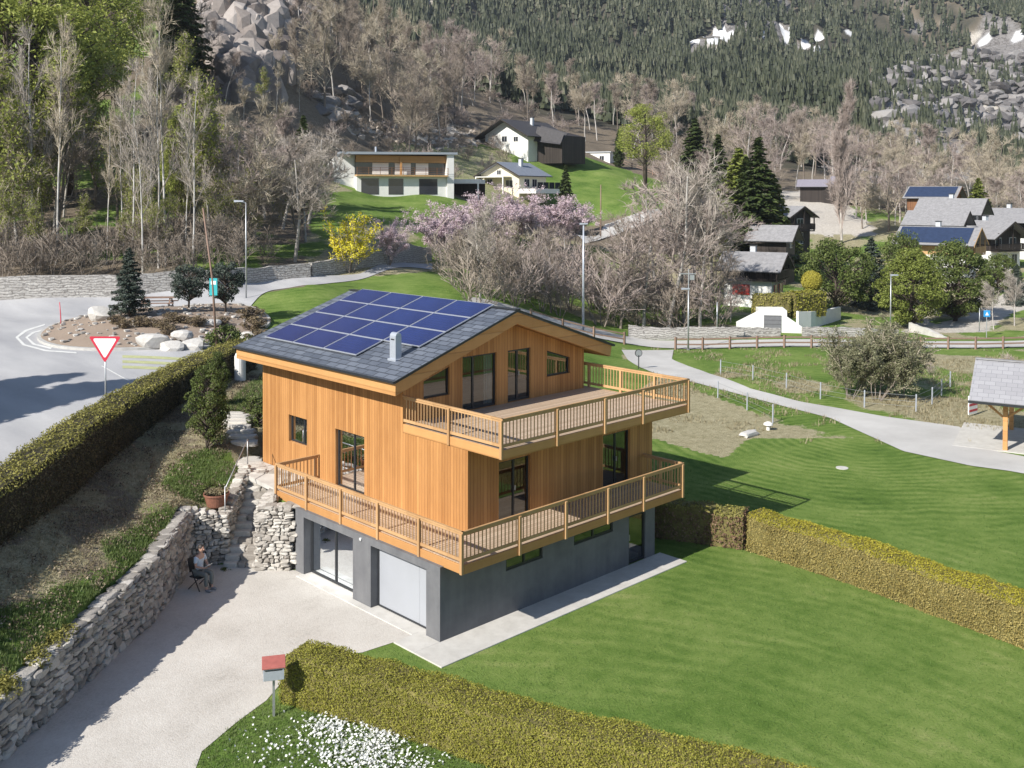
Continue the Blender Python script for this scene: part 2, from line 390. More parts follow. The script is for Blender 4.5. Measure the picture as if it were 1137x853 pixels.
def glass(name, tint, refl=.5):
    n = NT(name); tr = n.n.new('ShaderNodeBsdfTransparent'); tr.inputs[0].default_value = tint+(1,)
    gl = n.n.new('ShaderNodeBsdfGlossy'); gl.inputs['Roughness'].default_value = .015; gl.inputs[0].default_value = (.9, .95, 1, 1)
    fr = n.n.new('ShaderNodeFresnel'); fr.inputs[0].default_value = 1.55
    k = n.math('ADD', n.math('MULTIPLY', fr.outputs[0], 1.0), refl*.1)
    mx = n.n.new('ShaderNodeMixShader'); n.link(n.math('MINIMUM', k, 1.0), mx.inputs[0]); n.link(tr.outputs[0], mx.inputs[1]); n.link(gl.outputs[0], mx.inputs[2]); n.link(mx.outputs[0], n.out.inputs[0])
    return n.m
M_GLASS = glass('window_glass', (.42, .47, .45), 1.0)
n = NT('far_window_glass'); M_GLASSF = n.fin((.03, .035, .045), .06, 0, .8)
def stone(name, a, b, c3, scale=3.0, bump=.6):
    n = NT(name); v = n.vor(scale, 'F1', None, 'Color'); sp = n.sep(v)
    isl = n.island(); k = n.math('ADD', n.math('MULTIPLY', isl, .6), n.math('MULTIPLY', n.noise(scale*4, 6, None, .7), .55))
    c = n.ramp(k, [(.15, a), (.55, b), (.95, c3)]); n.bump(n.noise(scale*9, 6), bump, .03)
    return n.fin(c, .85, 0, .2)
M_STONE = stone('dry_stone', (.17, .155, .14), (.34, .315, .285), (.54, .51, .47))
M_STONEL = stone('sunbleached_stone', (.22, .195, .17), (.40, .37, .33), (.60, .57, .52))
M_BOULDER = stone('pale_boulder', (.16, .145, .13), (.36, .34, .315), (.60, .58, .55), 1.6)
M_MORTAR = simple('dark_joint', (.06, .055, .05), .95, .3, 8)
n = NT('coursed_stone_wall'); br = n.n.new('ShaderNodeTexBrick'); x, y, z = n.sep(); cb = n.n.new('ShaderNodeCombineXYZ')
n.link(n.math('ADD', x, y), cb.inputs[0]); n.link(z, cb.inputs[1]); dv = n.noise(1.5, 3, None, .5, 'Color')
va = n.n.new('ShaderNodeVectorMath'); va.operation = 'ADD'; sc_ = n.n.new('ShaderNodeVectorMath'); sc_.operation = 'SCALE'; sc_.inputs[3].default_value = .5
n.link(dv, sc_.inputs[0]); n.link(cb.outputs[0], va.inputs[0]); n.link(sc_.outputs[0], va.inputs[1]); n.link(va.outputs[0], br.inputs[0])
for k_, v_ in (('Scale', 1.0), ('Mortar Size', .03), ('Brick Width', .5), ('Row Height', .2), ('Bias', .1)): br.inputs[k_].default_value = v_
br.inputs['Color1'].default_value = (.30, .28, .26, 1); br.inputs['Color2'].default_value = (.48, .46, .43, 1); br.inputs['Mortar'].default_value = (.1, .09, .08, 1)
c = n.mix(.45, br.outputs[0], n.ramp(n.noise(3, 6, None, .7), [(.3, (.22, .2, .185)), (.7, (.56, .54, .51))])); n.bump(n.math('SUBTRACT', n.noise(7, 5), br.outputs[1]), .8, .08); M_COURSE = n.fin(c, .9)
# ------------------------------------------------------------------ ground sheet
tl = np.concatenate([np.arange(-80, 0, 4), np.arange(0, 12, 1.), np.arange(12, 60, .3), np.arange(60, 130, .7), 130*1.017**np.arange(0, 66), [404, 412]])
t_ = tl[-1]; ex = []
while t_ < 1500: t_ += t_*.011; ex.append(t_)
tl = np.concatenate([tl, ex])
sl = np.concatenate([np.arange(0, 22, .3), np.arange(22, 60, .8), np.arange(60, 220, 2.2), 220*1.03**np.arange(0, 52)])
sl = np.concatenate([-sl[::-1][:-1], sl])
Sg, Tg = np.meshgrid(sl, tl); Zg = height(Sg, Tg); Xg, Yg = xy(Sg, Tg)
nr, nc = Sg.shape
V = np.c_[Xg.ravel(), Yg.ravel(), Zg.ravel()]
idx = np.arange(nr*nc).reshape(nr, nc)
Q = np.c_[idx[:-1, :-1].ravel(), idx[:-1, 1:].ravel(), idx[1:, 1:].ravel(), idx[1:, :-1].ravel()]
gb = MB(); gb.add(V, Q)
PXg, PYg, DZg = proj(V); PXg = PXg.reshape(nr, nc); PYg = np.where(DZg > 1, PYg, 2000).reshape(nr, nc)
AZ = Sg/np.maximum(Tg, 1)*FPX+PX0
# surface kinds (weights): lush lawn, dry grass, litter/earth, rock, pale gravel, snow
lush = np.zeros((nr, nc)); dry = np.zeros((nr, nc)); earth = np.zeros((nr, nc)); rock = np.zeros((nr, nc)); pale = np.zeros((nr, nc)); snow = np.zeros((nr, nc))
nz = fbm(Xg/6, Yg/6, 4, 31); nz2 = fbm(Xg/1.6, Yg/1.6, 4, 47)
lush[:] = 1
hiR = inpoly(Sg, Tg, HIPOLY)
bank = hiR & (Tg < 58) & (Sg < -8) & (Tg > 5)
d_ = sstep(.38, .6, nz2*.6+nz*.4)
gb_ = np.zeros_like(dry)
for (a_, c_, w_) in ((gz(205, 575, 2.2), gz(170, 600, 2.3), 1.5), (gz(95, 665, 1.9), gz(95, 665, 1.9), 1.0), (gz(60, 690, 1.9), gz(20, 720, 1.6), 1.25), (gz(215, 530, 2.6), gz(235, 510, 2.7), 1.2), (gz(150, 640, 1.9), gz(185, 610, 1.9), 1.1)):
    for u_ in (0, .5, 1): gb_ = np.maximum(gb_, np.exp(-((Sg-(a_[0]*(1-u_)+c_[0]*u_))**2+(Tg-(a_[1]*(1-u_)+c_[1]*u_))**2)/w_**2))
dry = np.where(bank, np.clip(.95-gb_*1.1+(nz2-.5)*.5, 0, 1), dry); earth = np.where(bank, sstep(.46, .62, fbm(Xg/1.1, Yg/1.1, 3, 5))*.7*(1-gb_), earth)
BANKG = lambda s_, t_: None
# field between the path and the road fence: patchy rough grass
fld = (Tg > 52) & (Tg < 82) & (AZ > 690)
dry = np.where(fld, sstep(.42, .6, nz)*.75, dry)
bare = inpoly(PXg, PYg, [(735,418),(768,432),(830,455),(856,470),(838,482),(806,508),(770,500),(733,489),(700,480),(700,440)]) & (Tg > 34) & (Tg < 84)
dry = np.where(bare, .95, dry)
md = (Tg >= 90) & (Tg < 150) & (AZ > 640) & (AZ < 1300); dry = np.where(md, sstep(.35, .6, nz)*.8, dry)
forest = (Tg > 75) & (AZ < 340) ; fk = sstep(.35, .6, nz)
earth = np.where(forest, .12+.7*fk, earth); dry = np.where(forest, .15+.35*nz2, dry); earth = np.where((Tg > 100) & (AZ > 200) & (AZ < 345), .8, earth)
hill = (Tg > 138) & (AZ >= 330); earth = np.where(hill, .75, earth); dry = np.where((Tg > 84) & (Tg < 190) & (AZ > 330) & (AZ < 640), sstep(.3, .55, nz)*.7, dry)
mead = inpoly(PXg, PYg, [(500,160),(575,166),(640,172),(745,205),(735,232),(690,242),(640,250),(560,232),(500,205),(470,190),(430,160),(445,150)]) & (Tg > 140) & (Tg < 320)
ml = inpoly(PXg, PYg, [(560,166),(640,172),(745,205),(735,232),(690,242),(640,250),(600,215)]) & (Tg > 140) & (Tg < 320)
earth[mead] = .1; dry[mead] = .55; dry[ml] = .1; earth[ml] = 0
lawnL = inpoly(PXg, PYg, [(268,330),(340,318),(425,306),(520,298),(530,345),(420,350),(300,372),(262,395)]) & (Tg > 48) & (Tg < 112)
dry[lawnL] = .12; earth[lawnL] = 0
bankL = inpoly(PXg, PYg, [(345,212),(500,216),(505,235),(480,248),(420,250),(360,245)]) & (Tg > 100) & (Tg < 150); dry[bankL] = .25; earth[bankL] = .1
vil = (Tg > 98) & (Tg < 210) & (AZ > 860) ; dry = np.where(vil, sstep(.3, .55, nz)*.7, dry); earth = np.where(vil, .2, earth)
for poly, tmin, tmax in [
   ([(862,210),(905,212),(935,225),(965,248),(975,262),(900,262),(885,240),(862,232)], 110, 320),
   ([(1095,300),(1122,297),(1130,312),(1118,320),(1096,316)], 100, 260), ([(1040,360),(1075,350),(1100,335),(1137,312),(1160,300),(1160,335),(1120,350),(1085,378),(1000,380),(1010,362)], 94, 260),
   ([(520,100),(560,140),(600,175),(480,150)], 1e6, 2e6), ([(1000,372),(1020,345),(1060,378)], 94, 130)]:
    m_ = inpoly(PXg, PYg, poly) & (Tg > tmin) & (Tg < tmax); pale[m_] = .95
far = Tg > 420
# bare rock and snow on the mountain
slope = np.hypot(*np.gradient(Zg)[:2]); 
rk = fbm(Xg/60, Yg/60, 4, 61)
cliff = inpoly(PXg, PYg, [(958,90),(1000,70),(1080,55),(1160,50),(1160,205),(1060,185),(1000,180),(965,140)]) & far
rock = np.where(Tg > 330, sstep(.52, .66, rk)*.8, rock); rock[cliff] = .85
cl2 = inpoly(PXg, PYg, [(228,0),(300,-60),(318,0),(345,8),(335,60),(312,72),(300,110),(262,105),(236,60)]) & (Tg > 112) & (Tg < 240); rock[cl2] = 1
cl3 = inpoly(PXg, PYg, [(345,100),(392,108),(400,128),(360,130)]) & (Tg > 120) & (Tg < 330); rock[cl3] = .8
tal = inpoly(PXg, PYg, [(385,125),(440,135),(520,140),(545,160),(500,165),(440,160),(385,150)]) & (Tg > 140) & (Tg < 330); pale[tal & (nz2 > .5)] = .6; earth[tal] = .8
SNOW = [[(766,46),(800,34),(818,28),(812,42),(795,50),(775,52)],[(862,30),(878,30),(877,48),(864,48)],[(880,46),(900,44),(902,30),(912,32),(912,46),(926,48),(922,54),(882,52)],
        [(932,32),(945,30),(944,46),(934,44)],[(968,18),(990,20),(985,25),(970,24)],[(1075,42),(1110,40),(1140,38),(1140,50),(1100,47),(1078,50)],[(1065,24),(1095,18),(1094,25),(1068,28)],
        [(1000,118),(1020,122),(1015,132),(992,127)],[(1050,170),(1095,180),(1092,188),(1060,182)],[(1010,12),(1025,14),(1020,18)],[(842,36),(855,38),(850,45)],[(900,90),(920,92),(910,98)]]
for P_ in SNOW: snow[inpoly(PXg, PYg, P_) & far] = 1
for P_ in [[(1082,112),(1100,105),(1140,110),(1140,135),(1110,128),(1085,132)],[(1130,85),(1140,84),(1140,98),(1125,92)],[(395,18),(430,12),(445,30),(400,32)],[(735,2),(760,6),(745,20),(740,40)]]:
    pale[inpoly(PXg, PYg, P_) & (Tg > 300)] = .8
scat = far & (fbm(Xg/22, Yg/22, 3, 71) > .74); pale = np.where(scat, .6, pale)
earth = np.where(Tg > 400, .7, earth)
g_me = gb.mesh('ground')
def vcol(me, name, a, b, c, d=None):
    at = me.color_attributes.new(name, 'FLOAT_COLOR', 'POINT'); A = np.ones((a.size, 4)); A[:, 0] = a.ravel(); A[:, 1] = b.ravel(); A[:, 2] = c.ravel(); at.data.foreach_set('color', A.ravel())
vcol(g_me, 'kinda', dry, earth, rock); snow = snow*(fbm(Xg/9, Yg/9, 4, 202) > .44); litter = np.where((Tg > 290) & (AZ > 300), 1., 0.)*(rock < .3)*(pale < .3); vcol(g_me, 'kindb', pale, snow, litter)
g_me.polygons.foreach_set('use_smooth', np.ones(len(g_me.polygons), bool))
n = NT('ground_cover'); x, y, z = n.sep()
ka = n.sep(n.attr('kinda')); kb = n.sep(n.attr('kindb'))
n1 = n.noise(.22, 4, None, .6); n2 = n.noise(2.2, 4, None, .7); n3 = n.noise(14, 2, None, .7); n4 = n.noise(45, 1, None, .8)
def g0(px, py):
    d = ray(px, py); k = -CAM[2]/d[2]; return CAM[0]+d[0]*k, CAM[1]+d[1]*k
def dist_to(c_): 
    cv = n.n.new('ShaderNodeVectorMath'); cv.operation = 'DISTANCE'; n.link(n.tc(), cv.inputs[0]); cv.inputs[1].default_value = (c_[0], c_[1], 0); return cv.outputs['Value']
mn = n.math('MULTIPLY', n.noise(.12, 3), 3.0)
wA = n.math('SINE', n.math('MULTIPLY', n.math('ADD', dist_to(g0(955, 487)), mn), 10.5)); wB = n.math('SINE', n.math('MULTIPLY', n.math('ADD', dist_to(g0(560, 1050)), mn), 9.0))
fA = n.ramp(n.math('DIVIDE', dist_to(g0(955, 487)), 22.0), [(.55, 1.0), (.8, 0.0)]); mow = n.math('ADD', n.math('MULTIPLY', wA, fA), n.math('MULTIPLY', wB, n.math('MULTIPLY', n.math('SUBTRACT', 1.0, fA), .6)))
mowm = n.math('MULTIPLY', n.ramp(n.noise(.5, 3), [(.36, 0.1), (.62, 1.0)]), .09)
g = n.math('ADD', n.math('MULTIPLY', n1, .72), n.math('MULTIPLY', n2, .36)); g = n.math('SUBTRACT', g, .08); g = n.math('ADD', g, n.math('MULTIPLY', n3, .25)); g = n.math('ADD', g, n.math('MULTIPLY', n4, .18)); g = n.math('ADD', g, n.math('MULTIPLY', mow, mowm))
grass = n.ramp(g, [(.40, (.045, .092, .016)), (.58, (.105, .178, .034)), (.76, (.18, .252, .062)), (.96, (.30, .325, .12))])
dryc = n.ramp(n.math('ADD', n.math('MULTIPLY', n2, .5), n.math('MULTIPLY', n3, .6)), [(.33, (.14, .135, .06)), (.52, (.32, .285, .175)), (.78, (.52, .465, .32))])
earc = n.ramp(n.math('ADD', n.math('MULTIPLY', n2, .5), n.math('MULTIPLY', n3, .5)), [(.3, (.10, .08, .058)), (.55, (.22, .18, .135)), (.8, (.34, .29, .225))])
wv = n.n.new('ShaderNodeVectorMath'); wv.operation = 'SCALE'; wv.inputs[3].default_value = 9.0; n.link(n.noise(.16, 3, None, .6, 'Color'), wv.inputs[0])
wa = n.n.new('ShaderNodeVectorMath'); wa.operation = 'ADD'; n.link(wv.outputs[0], wa.inputs[0]); n.link(n.mapv((1, 1, .45), (.3, .2, .4)), wa.inputs[1])
crk = n.vor(.2, 'DISTANCE_TO_EDGE', wa.outputs[0])
rkc = n.ramp(n.math('ADD', n.math('MULTIPLY', n1, .5), n.math('MULTIPLY', n2, .5)), [(.3, (.13, .12, .115)), (.55, (.25, .235, .225)), (.8, (.38, .36, .345))])
rkc = n.mix(1.0, rkc, n.ramp(crk, [(.0, (.42, .40, .38)), (.07, (1, 1, 1))]), 'MULTIPLY')
palc = n.ramp(n2, [(.3, (.42, .38, .33)), (.7, (.62, .58, .52))])
def soft(w, amt=.5): return n.ramp(n.math('ADD', w, n.math('MULTIPLY', n.math('SUBTRACT', n.math('ADD', n.math('MULTIPLY', n3, .5), n.math('MULTIPLY', n2, .5)), .5), 1.6)), [(.42, 0.0), (.58, 1.0)])
c = n.mix(soft(ka[0]), grass, dryc); c = n.mix(soft(ka[1]), c, earc); c = n.mix(n.math('MULTIPLY', kb[2], .85), c, n.ramp(n1, [(.3, (.035, .04, .03)), (.7, (.085, .08, .062))])); c = n.mix(soft(ka[2]), c, rkc); c = n.mix(soft(kb[0]), c, palc)
c = n.mix(soft(kb[1]), c, n.ramp(n2, [(.3, (.6, .6, .6)), (.6, (.82, .82, .83))]))
hb = n.math('ADD', n.math('MULTIPLY', n3, .6), n.math('MULTIPLY', n4, .5)); hb = n.math('ADD', hb, n.math('MULTIPLY', n.math('MULTIPLY', crk, ka[2]), 6.0))
n.bump(hb, .85, .09); M_GROUND = n.fin(c, .95, 0, .1)
g_me.materials.append(M_GROUND)
ground = bpy.data.objects.new('ground', g_me); col.objects.link(ground); ground['kind'] = 'structure'

# ------------------------------------------------------------------ road and path surfaces
n = NT('asphalt'); c = n.ramp(n.math('ADD', n.math('MULTIPLY', n.noise(.35, 5, n.mapv((1, .25, 1), (0, 0, .6))), .8), n.math('MULTIPLY', n.noise(30, 4), .35)), [(.35, (.27, .27, .285)), (.75, (.47, .465, .465))])
crk = n.vor(.35, 'DISTANCE_TO_EDGE', None); n.bump(n.noise(60, 3), .3, .01); M_ASPH = n.fin(n.mix(n.ramp(n.math('ADD', crk, n.math('MULTIPLY', n.noise(3, 3), .02)), [(.004, .3), (.012, 0.0)]), c, (.14, .14, .15)), .85)
n = NT('pale_asphalt'); c = n.ramp(n.math('ADD', n.math('MULTIPLY', n.noise(.3, 5), .8), n.math('MULTIPLY', n.noise(20, 4), .25)), [(.35, (.40, .385, .365)), (.75, (.56, .545, .52))]); n.bump(n.noise(50, 3), .3, .01); M_PALE = n.fin(c, .85)
n = NT('driveway_gravel'); v = n.vor(26, 'F1', None, 'Color'); sv = n.sep(v)
k = n.math('ADD', n.math('MULTIPLY', sv[0], .14), n.math('MULTIPLY', n.noise(.45, 6, None, .65), .78)); k = n.math('ADD', k, n.math('MULTIPLY', n.noise(8, 4), .2))
c = n.ramp(k, [(.3, (.34, .312, .275)), (.5, (.47, .438, .395)), (.75, (.57, .54, .495))]); n.bump(n.math('SUBTRACT', n.noise(30, 3), n.vor(26)), .3, .015); M_GRAV = n.fin(c, .9)
M_MULCH = stone('bark_mulch', (.15, .11, .08), (.29, .225, .175), (.45, .375, .31), 5)
M_KERB = simple('kerb_stone', (.42, .41, .39), .85, .15, 4)
M_LINE = simple('road_paint_white', (.62, .62, .6), .7, .12, 3)
M_YEL = simple('road_paint_worn_yellow', (.42, .43, .22), .8, .15, 3)
def resample(P, m):
    P = np.array(P, float); d = np.r_[0, np.cumsum(np.hypot(*np.diff(P, axis=0).T))]; u = np.linspace(0, d[-1], m)
    return np.c_[np.interp(u, d, P[:, 0]), np.interp(u, d, P[:, 1])]
def sheet(A, B, m=80, k=12, dz=.03):
    A = resample(A, m); B = resample(B, m); f = np.linspace(0, 1, k)[None, :, None]
    P = A[:, None]*(1-f)+B[:, None]*f; s_, t_ = P[..., 0], P[..., 1]; z = height(s_, t_)+dz; x, y = xy(s_, t_)
    i = np.arange(m*k).reshape(m, k); b = MB(); Qs = np.c_[i[:-1, :-1].ravel(), i[:-1, 1:].ravel(), i[1:, 1:].ravel(), i[1:, :-1].ravel()]
    b.add(np.c_[x.ravel(), y.ravel(), z.ravel()], Qs[:, ::-1]); return b
def ss(L): return [(S(a, tm(a, t)), tm(a, t)) for a, t in L]
ROAD_F = ss([(-400,91.4),(-250,91.4),(0,92.6),(130,94.2),(240,97.2),(300,102),(400,108),(480,122)])
ROAD_N = [(-24, 12), (-17.2, 22), (-16.8, 27), (-16.5, 31), (-16.3, 36), (-16.2, 41), (-15.5, 47), (-15.0, 51.5)]+[(S(a, t), t) for a, t in [(262,56),(263,62),(270,68),(300,77),(345,79.5),(400,86),(480,97.5)]]
tag(sheet(ROAD_F, ROAD_N, 200, 60, .05).build('left_road', M_ASPH, smooth=True), kind='structure')
def hs(L): return [st(*hit(a, b)[:2]) for a, b in L]
R2F = ss([(520,95),(640,94.5),(750,93.5),(850,93),(1000,93),(1137,93),(1450,93)]); R2N = ss([(520,88),(600,88.6),(690,88.5),(850,88.5),(1000,88.4),(1137,88.2),(1450,88)])
tag(sheet(R2F, R2N, 120, 8, .06).build('village_road', M_PALE, smooth=True), kind='structure')
PL = hs([(690,390),(697,400),(729,416),(768,424.5),(815,437),(860,449),(922,465),(1003,502),(1078,518),(1120,524),(1180,535)])
PR = hs([(748,389),(746,400),(787,416),(833,432),(886,446),(980,463),(1066,475),(1080,497),(1110,503),(1137,508),(1200,520)])
tag(sheet(PL, PR, 140, 12, .035).build('asphalt_path', M_PALE, smooth=True), kind='structure')
R3A = hs([(731,233),(700,241),(672,250),(640,262)]); R3B = hs([(736,240),(708,254),(684,262),(650,272)])
tag(sheet(R3A, R3B, 30, 6, .15).build('hill_road', M_PALE, smooth=True), kind='structure')
# driveway: flat gravel court
DRV = [g0(a, b) for a, b in [(240,960),(215,860),(224,835),(262,803),(296,778),(318,752),(350,730),(402,725),(439,713)]]+[(-.95, .93), (.02, .93), (.02, 7.55)]+[tuple(map(float, xy(*q))) for q in [(-8.5, 33.75), (-9.8, 34.2), (-10.9, 33.8), (-10.7, 29.5), (-11.2, 24.5), (-11.5, 22.3), (-13.6, 2)]]
b = MB(); b.poly([(x, y, .012) for x, y in DRV]); o = b.build('driveway', M_GRAV, fixn=True)
bm = bmesh.new(); bm.from_mesh(o.data); bmesh.ops.triangulate(bm, faces=bm.faces)
for f in bm.faces:
    if f.normal.z < 0: f.normal_flip()
bm.to_mesh(o.data); bm.free(); tag(o, kind='structure')
b = MB(); b.box((-.95, -1.18, -.1), (10.25, 0, .035)); b.box((-.95, 0, -.1), (0, .93, .035)); b.box((-.28, .93, -.1), (0, 7.1, .034)); b.box((0.001, .62, -.1), (.43, 3.3, .02)); b.box((0.001, 4.24, -.1), (.43, 7.06, .02)); tag(b.build('concrete_apron', M_SLAB, bevel=.01), kind='structure')
# terrace slab beside the wooden storey
tz = 2.33
pts = []
for a, c in [(291,509),(275,513),(267,517),(265,521),(272,526),(285,533),(304,542),(330,552),(400,560),(420,520)]:
    d = ray(a, c); k = (tz-CAM[2])/d[2]; pts.append((CAM[0]+d[0]*k, CAM[1]+d[1]*k))
pts[-3:] = [(0.2, 9.0), (1.88, 9.0), (1.88, 13.1)]
b = MB(); b.prism(pts, 2.18, tz); tag(b.build('terrace_slab', M_SLAB, fixn=True), kind='structure')

# roundabout island
ic = (S(178, 62.5), 62.5); ax_, bx_ = 6.6, 8.8
def IS(px, told):
    t_n = 62.5+(told-73)*.733; return S(px, t_n), t_n
def isl(u, v): return ic[0]+ax_*u, ic[1]+bx_*v
th = np.linspace(0, 2*math.pi, 73)[:-1]; b = MB(); rings = [(1.0, .0), (1.0, .19), (.97, .19)]
Vs = []
for r_, dz in rings:
    s_, t_ = isl(r_*np.cos(th), r_*np.sin(th)); x, y = xy(s_, t_); Vs.append(np.c_[x, y, height(s_, t_)+dz])
Qk = [(j*72+i, j*72+(i+1) % 72, (j+1)*72+(i+1) % 72, (j+1)*72+i) for j in range(2) for i in range(72)]
b.add(np.concatenate(Vs), Qk); tag(b.build('island_kerb', M_KERB, fixn=True), kind='structure')
b = MB(); rr = np.linspace(.001, .972, 22); G = []
for r_ in rr:
    s_, t_ = isl(r_*np.cos(th), r_*np.sin(th)); x, y = xy(s_, t_); G.append(np.c_[x, y, height(s_, t_)+.17+.5*(1-r_**2)+(fbm(x, y, 3, 4)-.5)*.15*(r_ < .95)])
b.add(np.concatenate(G), [(j*72+i, j*72+(i+1) % 72, (j+1)*72+(i+1) % 72, (j+1)*72+i) for j in range(21) for i in range(72)])
tag(b.build('island_bed', M_MULCH, smooth=True, fixn=True), kind='structure')
def islz(s_, t_):
    r2_ = ((s_-ic[0])/ax_)**2+((t_-ic[1])/bx_)**2
    return float(height(s_, t_))+(.17+.5*(1-r2_) if r2_ < 1 else 0)
# road paint: edge arc round the island tip, worn yellow bars
def arc(r0, r1, a0, a1, m, dz=.056):
    A = [isl(r0*math.cos(a), r0*math.sin(a)*.98) for a in np.linspace(a0, a1, m)]; B = [isl(r1*math.cos(a), r1*math.sin(a)*.98) for a in np.linspace(a0, a1, m)]
    return sheet(A, B, m, 2, dz)
b = sheet(hs([(50,361),(27,368),(17,376),(25,385),(50,391.5),(85,394)]), hs([(50,362.5),(30,369),(20.5,376.3),(28,384),(52,390),(85,392.5)]), 40, 2, .06); tag(b.build('road_line', M_LINE), kind='structure')
b = sheet(hs([(58,365),(36,370),(28,376),(36,384),(56,389)]), hs([(58,366),(39,370.6),(31,376.2),(39,383),(58,387.8)]), 40, 2, .06); tag(b.build('road_line_inner', M_LINE), kind='structure')
for k in range(3):
    A = ss([(135, 52.6-k*1.2), (225, 52.6-k*1.2)]); B = ss([(135, 52.0-k*1.2), (222, 52.0-k*1.2)])
    tag(sheet(A, B, 20, 3, .06).build('road_bar', M_YEL), kind='structure')
A = hs([(112,408),(142,425)]); B = hs([(114,407.6),(144.5,424.5)]); tag(sheet(A, B, 8, 2, .06).build('road_stop_line', M_LINE), kind='structure')
# ------------------------------------------------------------------ the timber chalet
house = thing('timber_house', 'large modern timber chalet with two wrap-around balconies above a grey basement', 'house')
def col_wall(b, axis, c, th, u0, u1, z0, top, ops):
    """wall in plane axis=c (0: x const, 1: y const), thickness th along +axis; ops: (ua,ub,za,ztop(u))"""
    br = sorted(set([u0, u1]+[q for o in ops for q in (o[0], o[1])]+([6.5] if (axis == 1 and top(0) != top(1)) else [])))
    br = [q for q in br if u0 <= q <= u1]
    for a, e in zip(br[:-1], br[1:]):
        m = (a+e)/2; o = [q for q in ops if q[0] < m < q[1]]; segs = []
        if o: o = o[0]; segs = [(lambda u: z0, lambda u: o[2]), (o[3], top)]
        else: segs = [(lambda u: z0, top)]
        for f0, f1 in segs:
            if f1(m)-f0(m) < .01: continue
            p = [(a, f0(a)), (e, f0(e)), (e, f1(e)), (a, f1(a))]
            if axis == 0: b.extr([(c, u, z) for u, z in p], (th, 0, 0))
            else: b.extr([(u, c, z) for u, z in p], (0, th, 0))
K = lambda v: (lambda u: v)
def window(parent, axis, c, ua, ub, za, ztop, mull=(), fw=.055, rec=.09, name='window', mat=None, label=None, sgn=1):
    """framed glazing set back rec from plane c"""
    b = MB(); d0, d1 = c+rec*sgn, c+(rec+.06)*sgn
    def q(p): b.extr([(d0, u, z) for u, z in p] if axis == 0 else [(u, d0, z) for u, z in p], ((d1-d0), 0, 0) if axis == 0 else (0, (d1-d0), 0))
    f = ztop if callable(ztop) else K(ztop)
    q([(ua, za), (ub, za), (ub, za+fw), (ua, za+fw)]); q([(ua, f(ua)-fw), (ub, f(ub)-fw), (ub, f(ub)), (ua, f(ua))])
    q([(ua, za+fw), (ua+fw, za+fw), (ua+fw, f(ua+fw)-fw), (ua, f(ua)-fw)]); q([(ub-fw, za+fw), (ub, za+fw), (ub, f(ub)-fw), (ub-fw, f(ub-fw)-fw)])
    for m in mull: q([(m-fw*.6, za+fw), (m+fw*.6, za+fw), (m+fw*.6, f(m+fw*.6)-fw), (m-fw*.6, f(m-fw*.6)-fw)])
    w = b.build(name, mat or M_DARKMETAL, parent, fixn=True)
    if label: w['label'] = label
    g = MB(); dm = c+(rec+.03)*sgn
    p = [(ua+.02, za+.02), (ub-.02, za+.02), (ub-.02, f(ub-.02)-.02), (ua+.02, f(ua+.02)-.02)]
    g.poly([(dm, u, z) for u, z in p] if axis == 0 else [(u, dm, z) for u, z in p]); g.build('pane', M_GLASS, w)
    return w
# basement
b = MB()
col_wall(b, 0, 0, .42, 0, 7.56, 0, K(2.17), [(.62, 3.3, 0, K(1.95)), (4.24, 7.06, 0, K(1.94))])
b.box((.42, .002, 0), (.425, .62, 2.17))
col_wall(b, 1, 0, .3, .421, 9.95, 0, K(2.169), [(2.61, 4.22, 1.37, K(1.75)), (5.68, 7.65, 1.40, K(1.75)), (8.5, 9.42, 0, K(1.72))])
b.box((9.65, .3, 0), (9.95, 7.56, 2.168)); b.box((.42, 7.26, 0), (9.65, 7.56, 2.168))
bw = b.build('basement_wall', M_CONC, house, fixn=True)
b = MB(); b.box((.45, .31, -.05), (9.64, 7.25, .03)); b.box((3.6, 3.5, .03), (3.75, 7.2, 2.15)); b.build('basement_floor', M_INTF, house)
g = MB(); g.box((.30, .63, .06), (.34, 1.28, 1.93)); g.box((.305, 1.29, .06), (.345, 3.29, 1.93)); gd = g.build('garage_door', M_GARAGE, house, bevel=.006)
g = MB(); g.box((.27, .62, 0), (.38, 3.3, .06)); g.box((.27, 3.25, .06), (.299, 3.3, 1.95)); g.build('garage_door_frame', M_DARKMETAL, gd)
window(house, 0, 0, 4.24, 7.06, .02, 1.94, (5.62,), .07, .30, 'sliding_door')
window(house, 1, 0, 2.61, 4.22, 1.37, 1.75, (3.43,), .06, .03, 'strip_window'); window(house, 1, 0, 5.68, 7.65, 1.40, 1.75, (6.66,), .06, .03, 'strip_window')
d = window(house, 1, 0, 8.5, 9.42, .04, 1.72, (), .08, .05, 'glass_door')
b = MB(); b.box((8.56, .02, .85), (8.585, .05, 1.05)); b.build('handle', M_METAL, d)
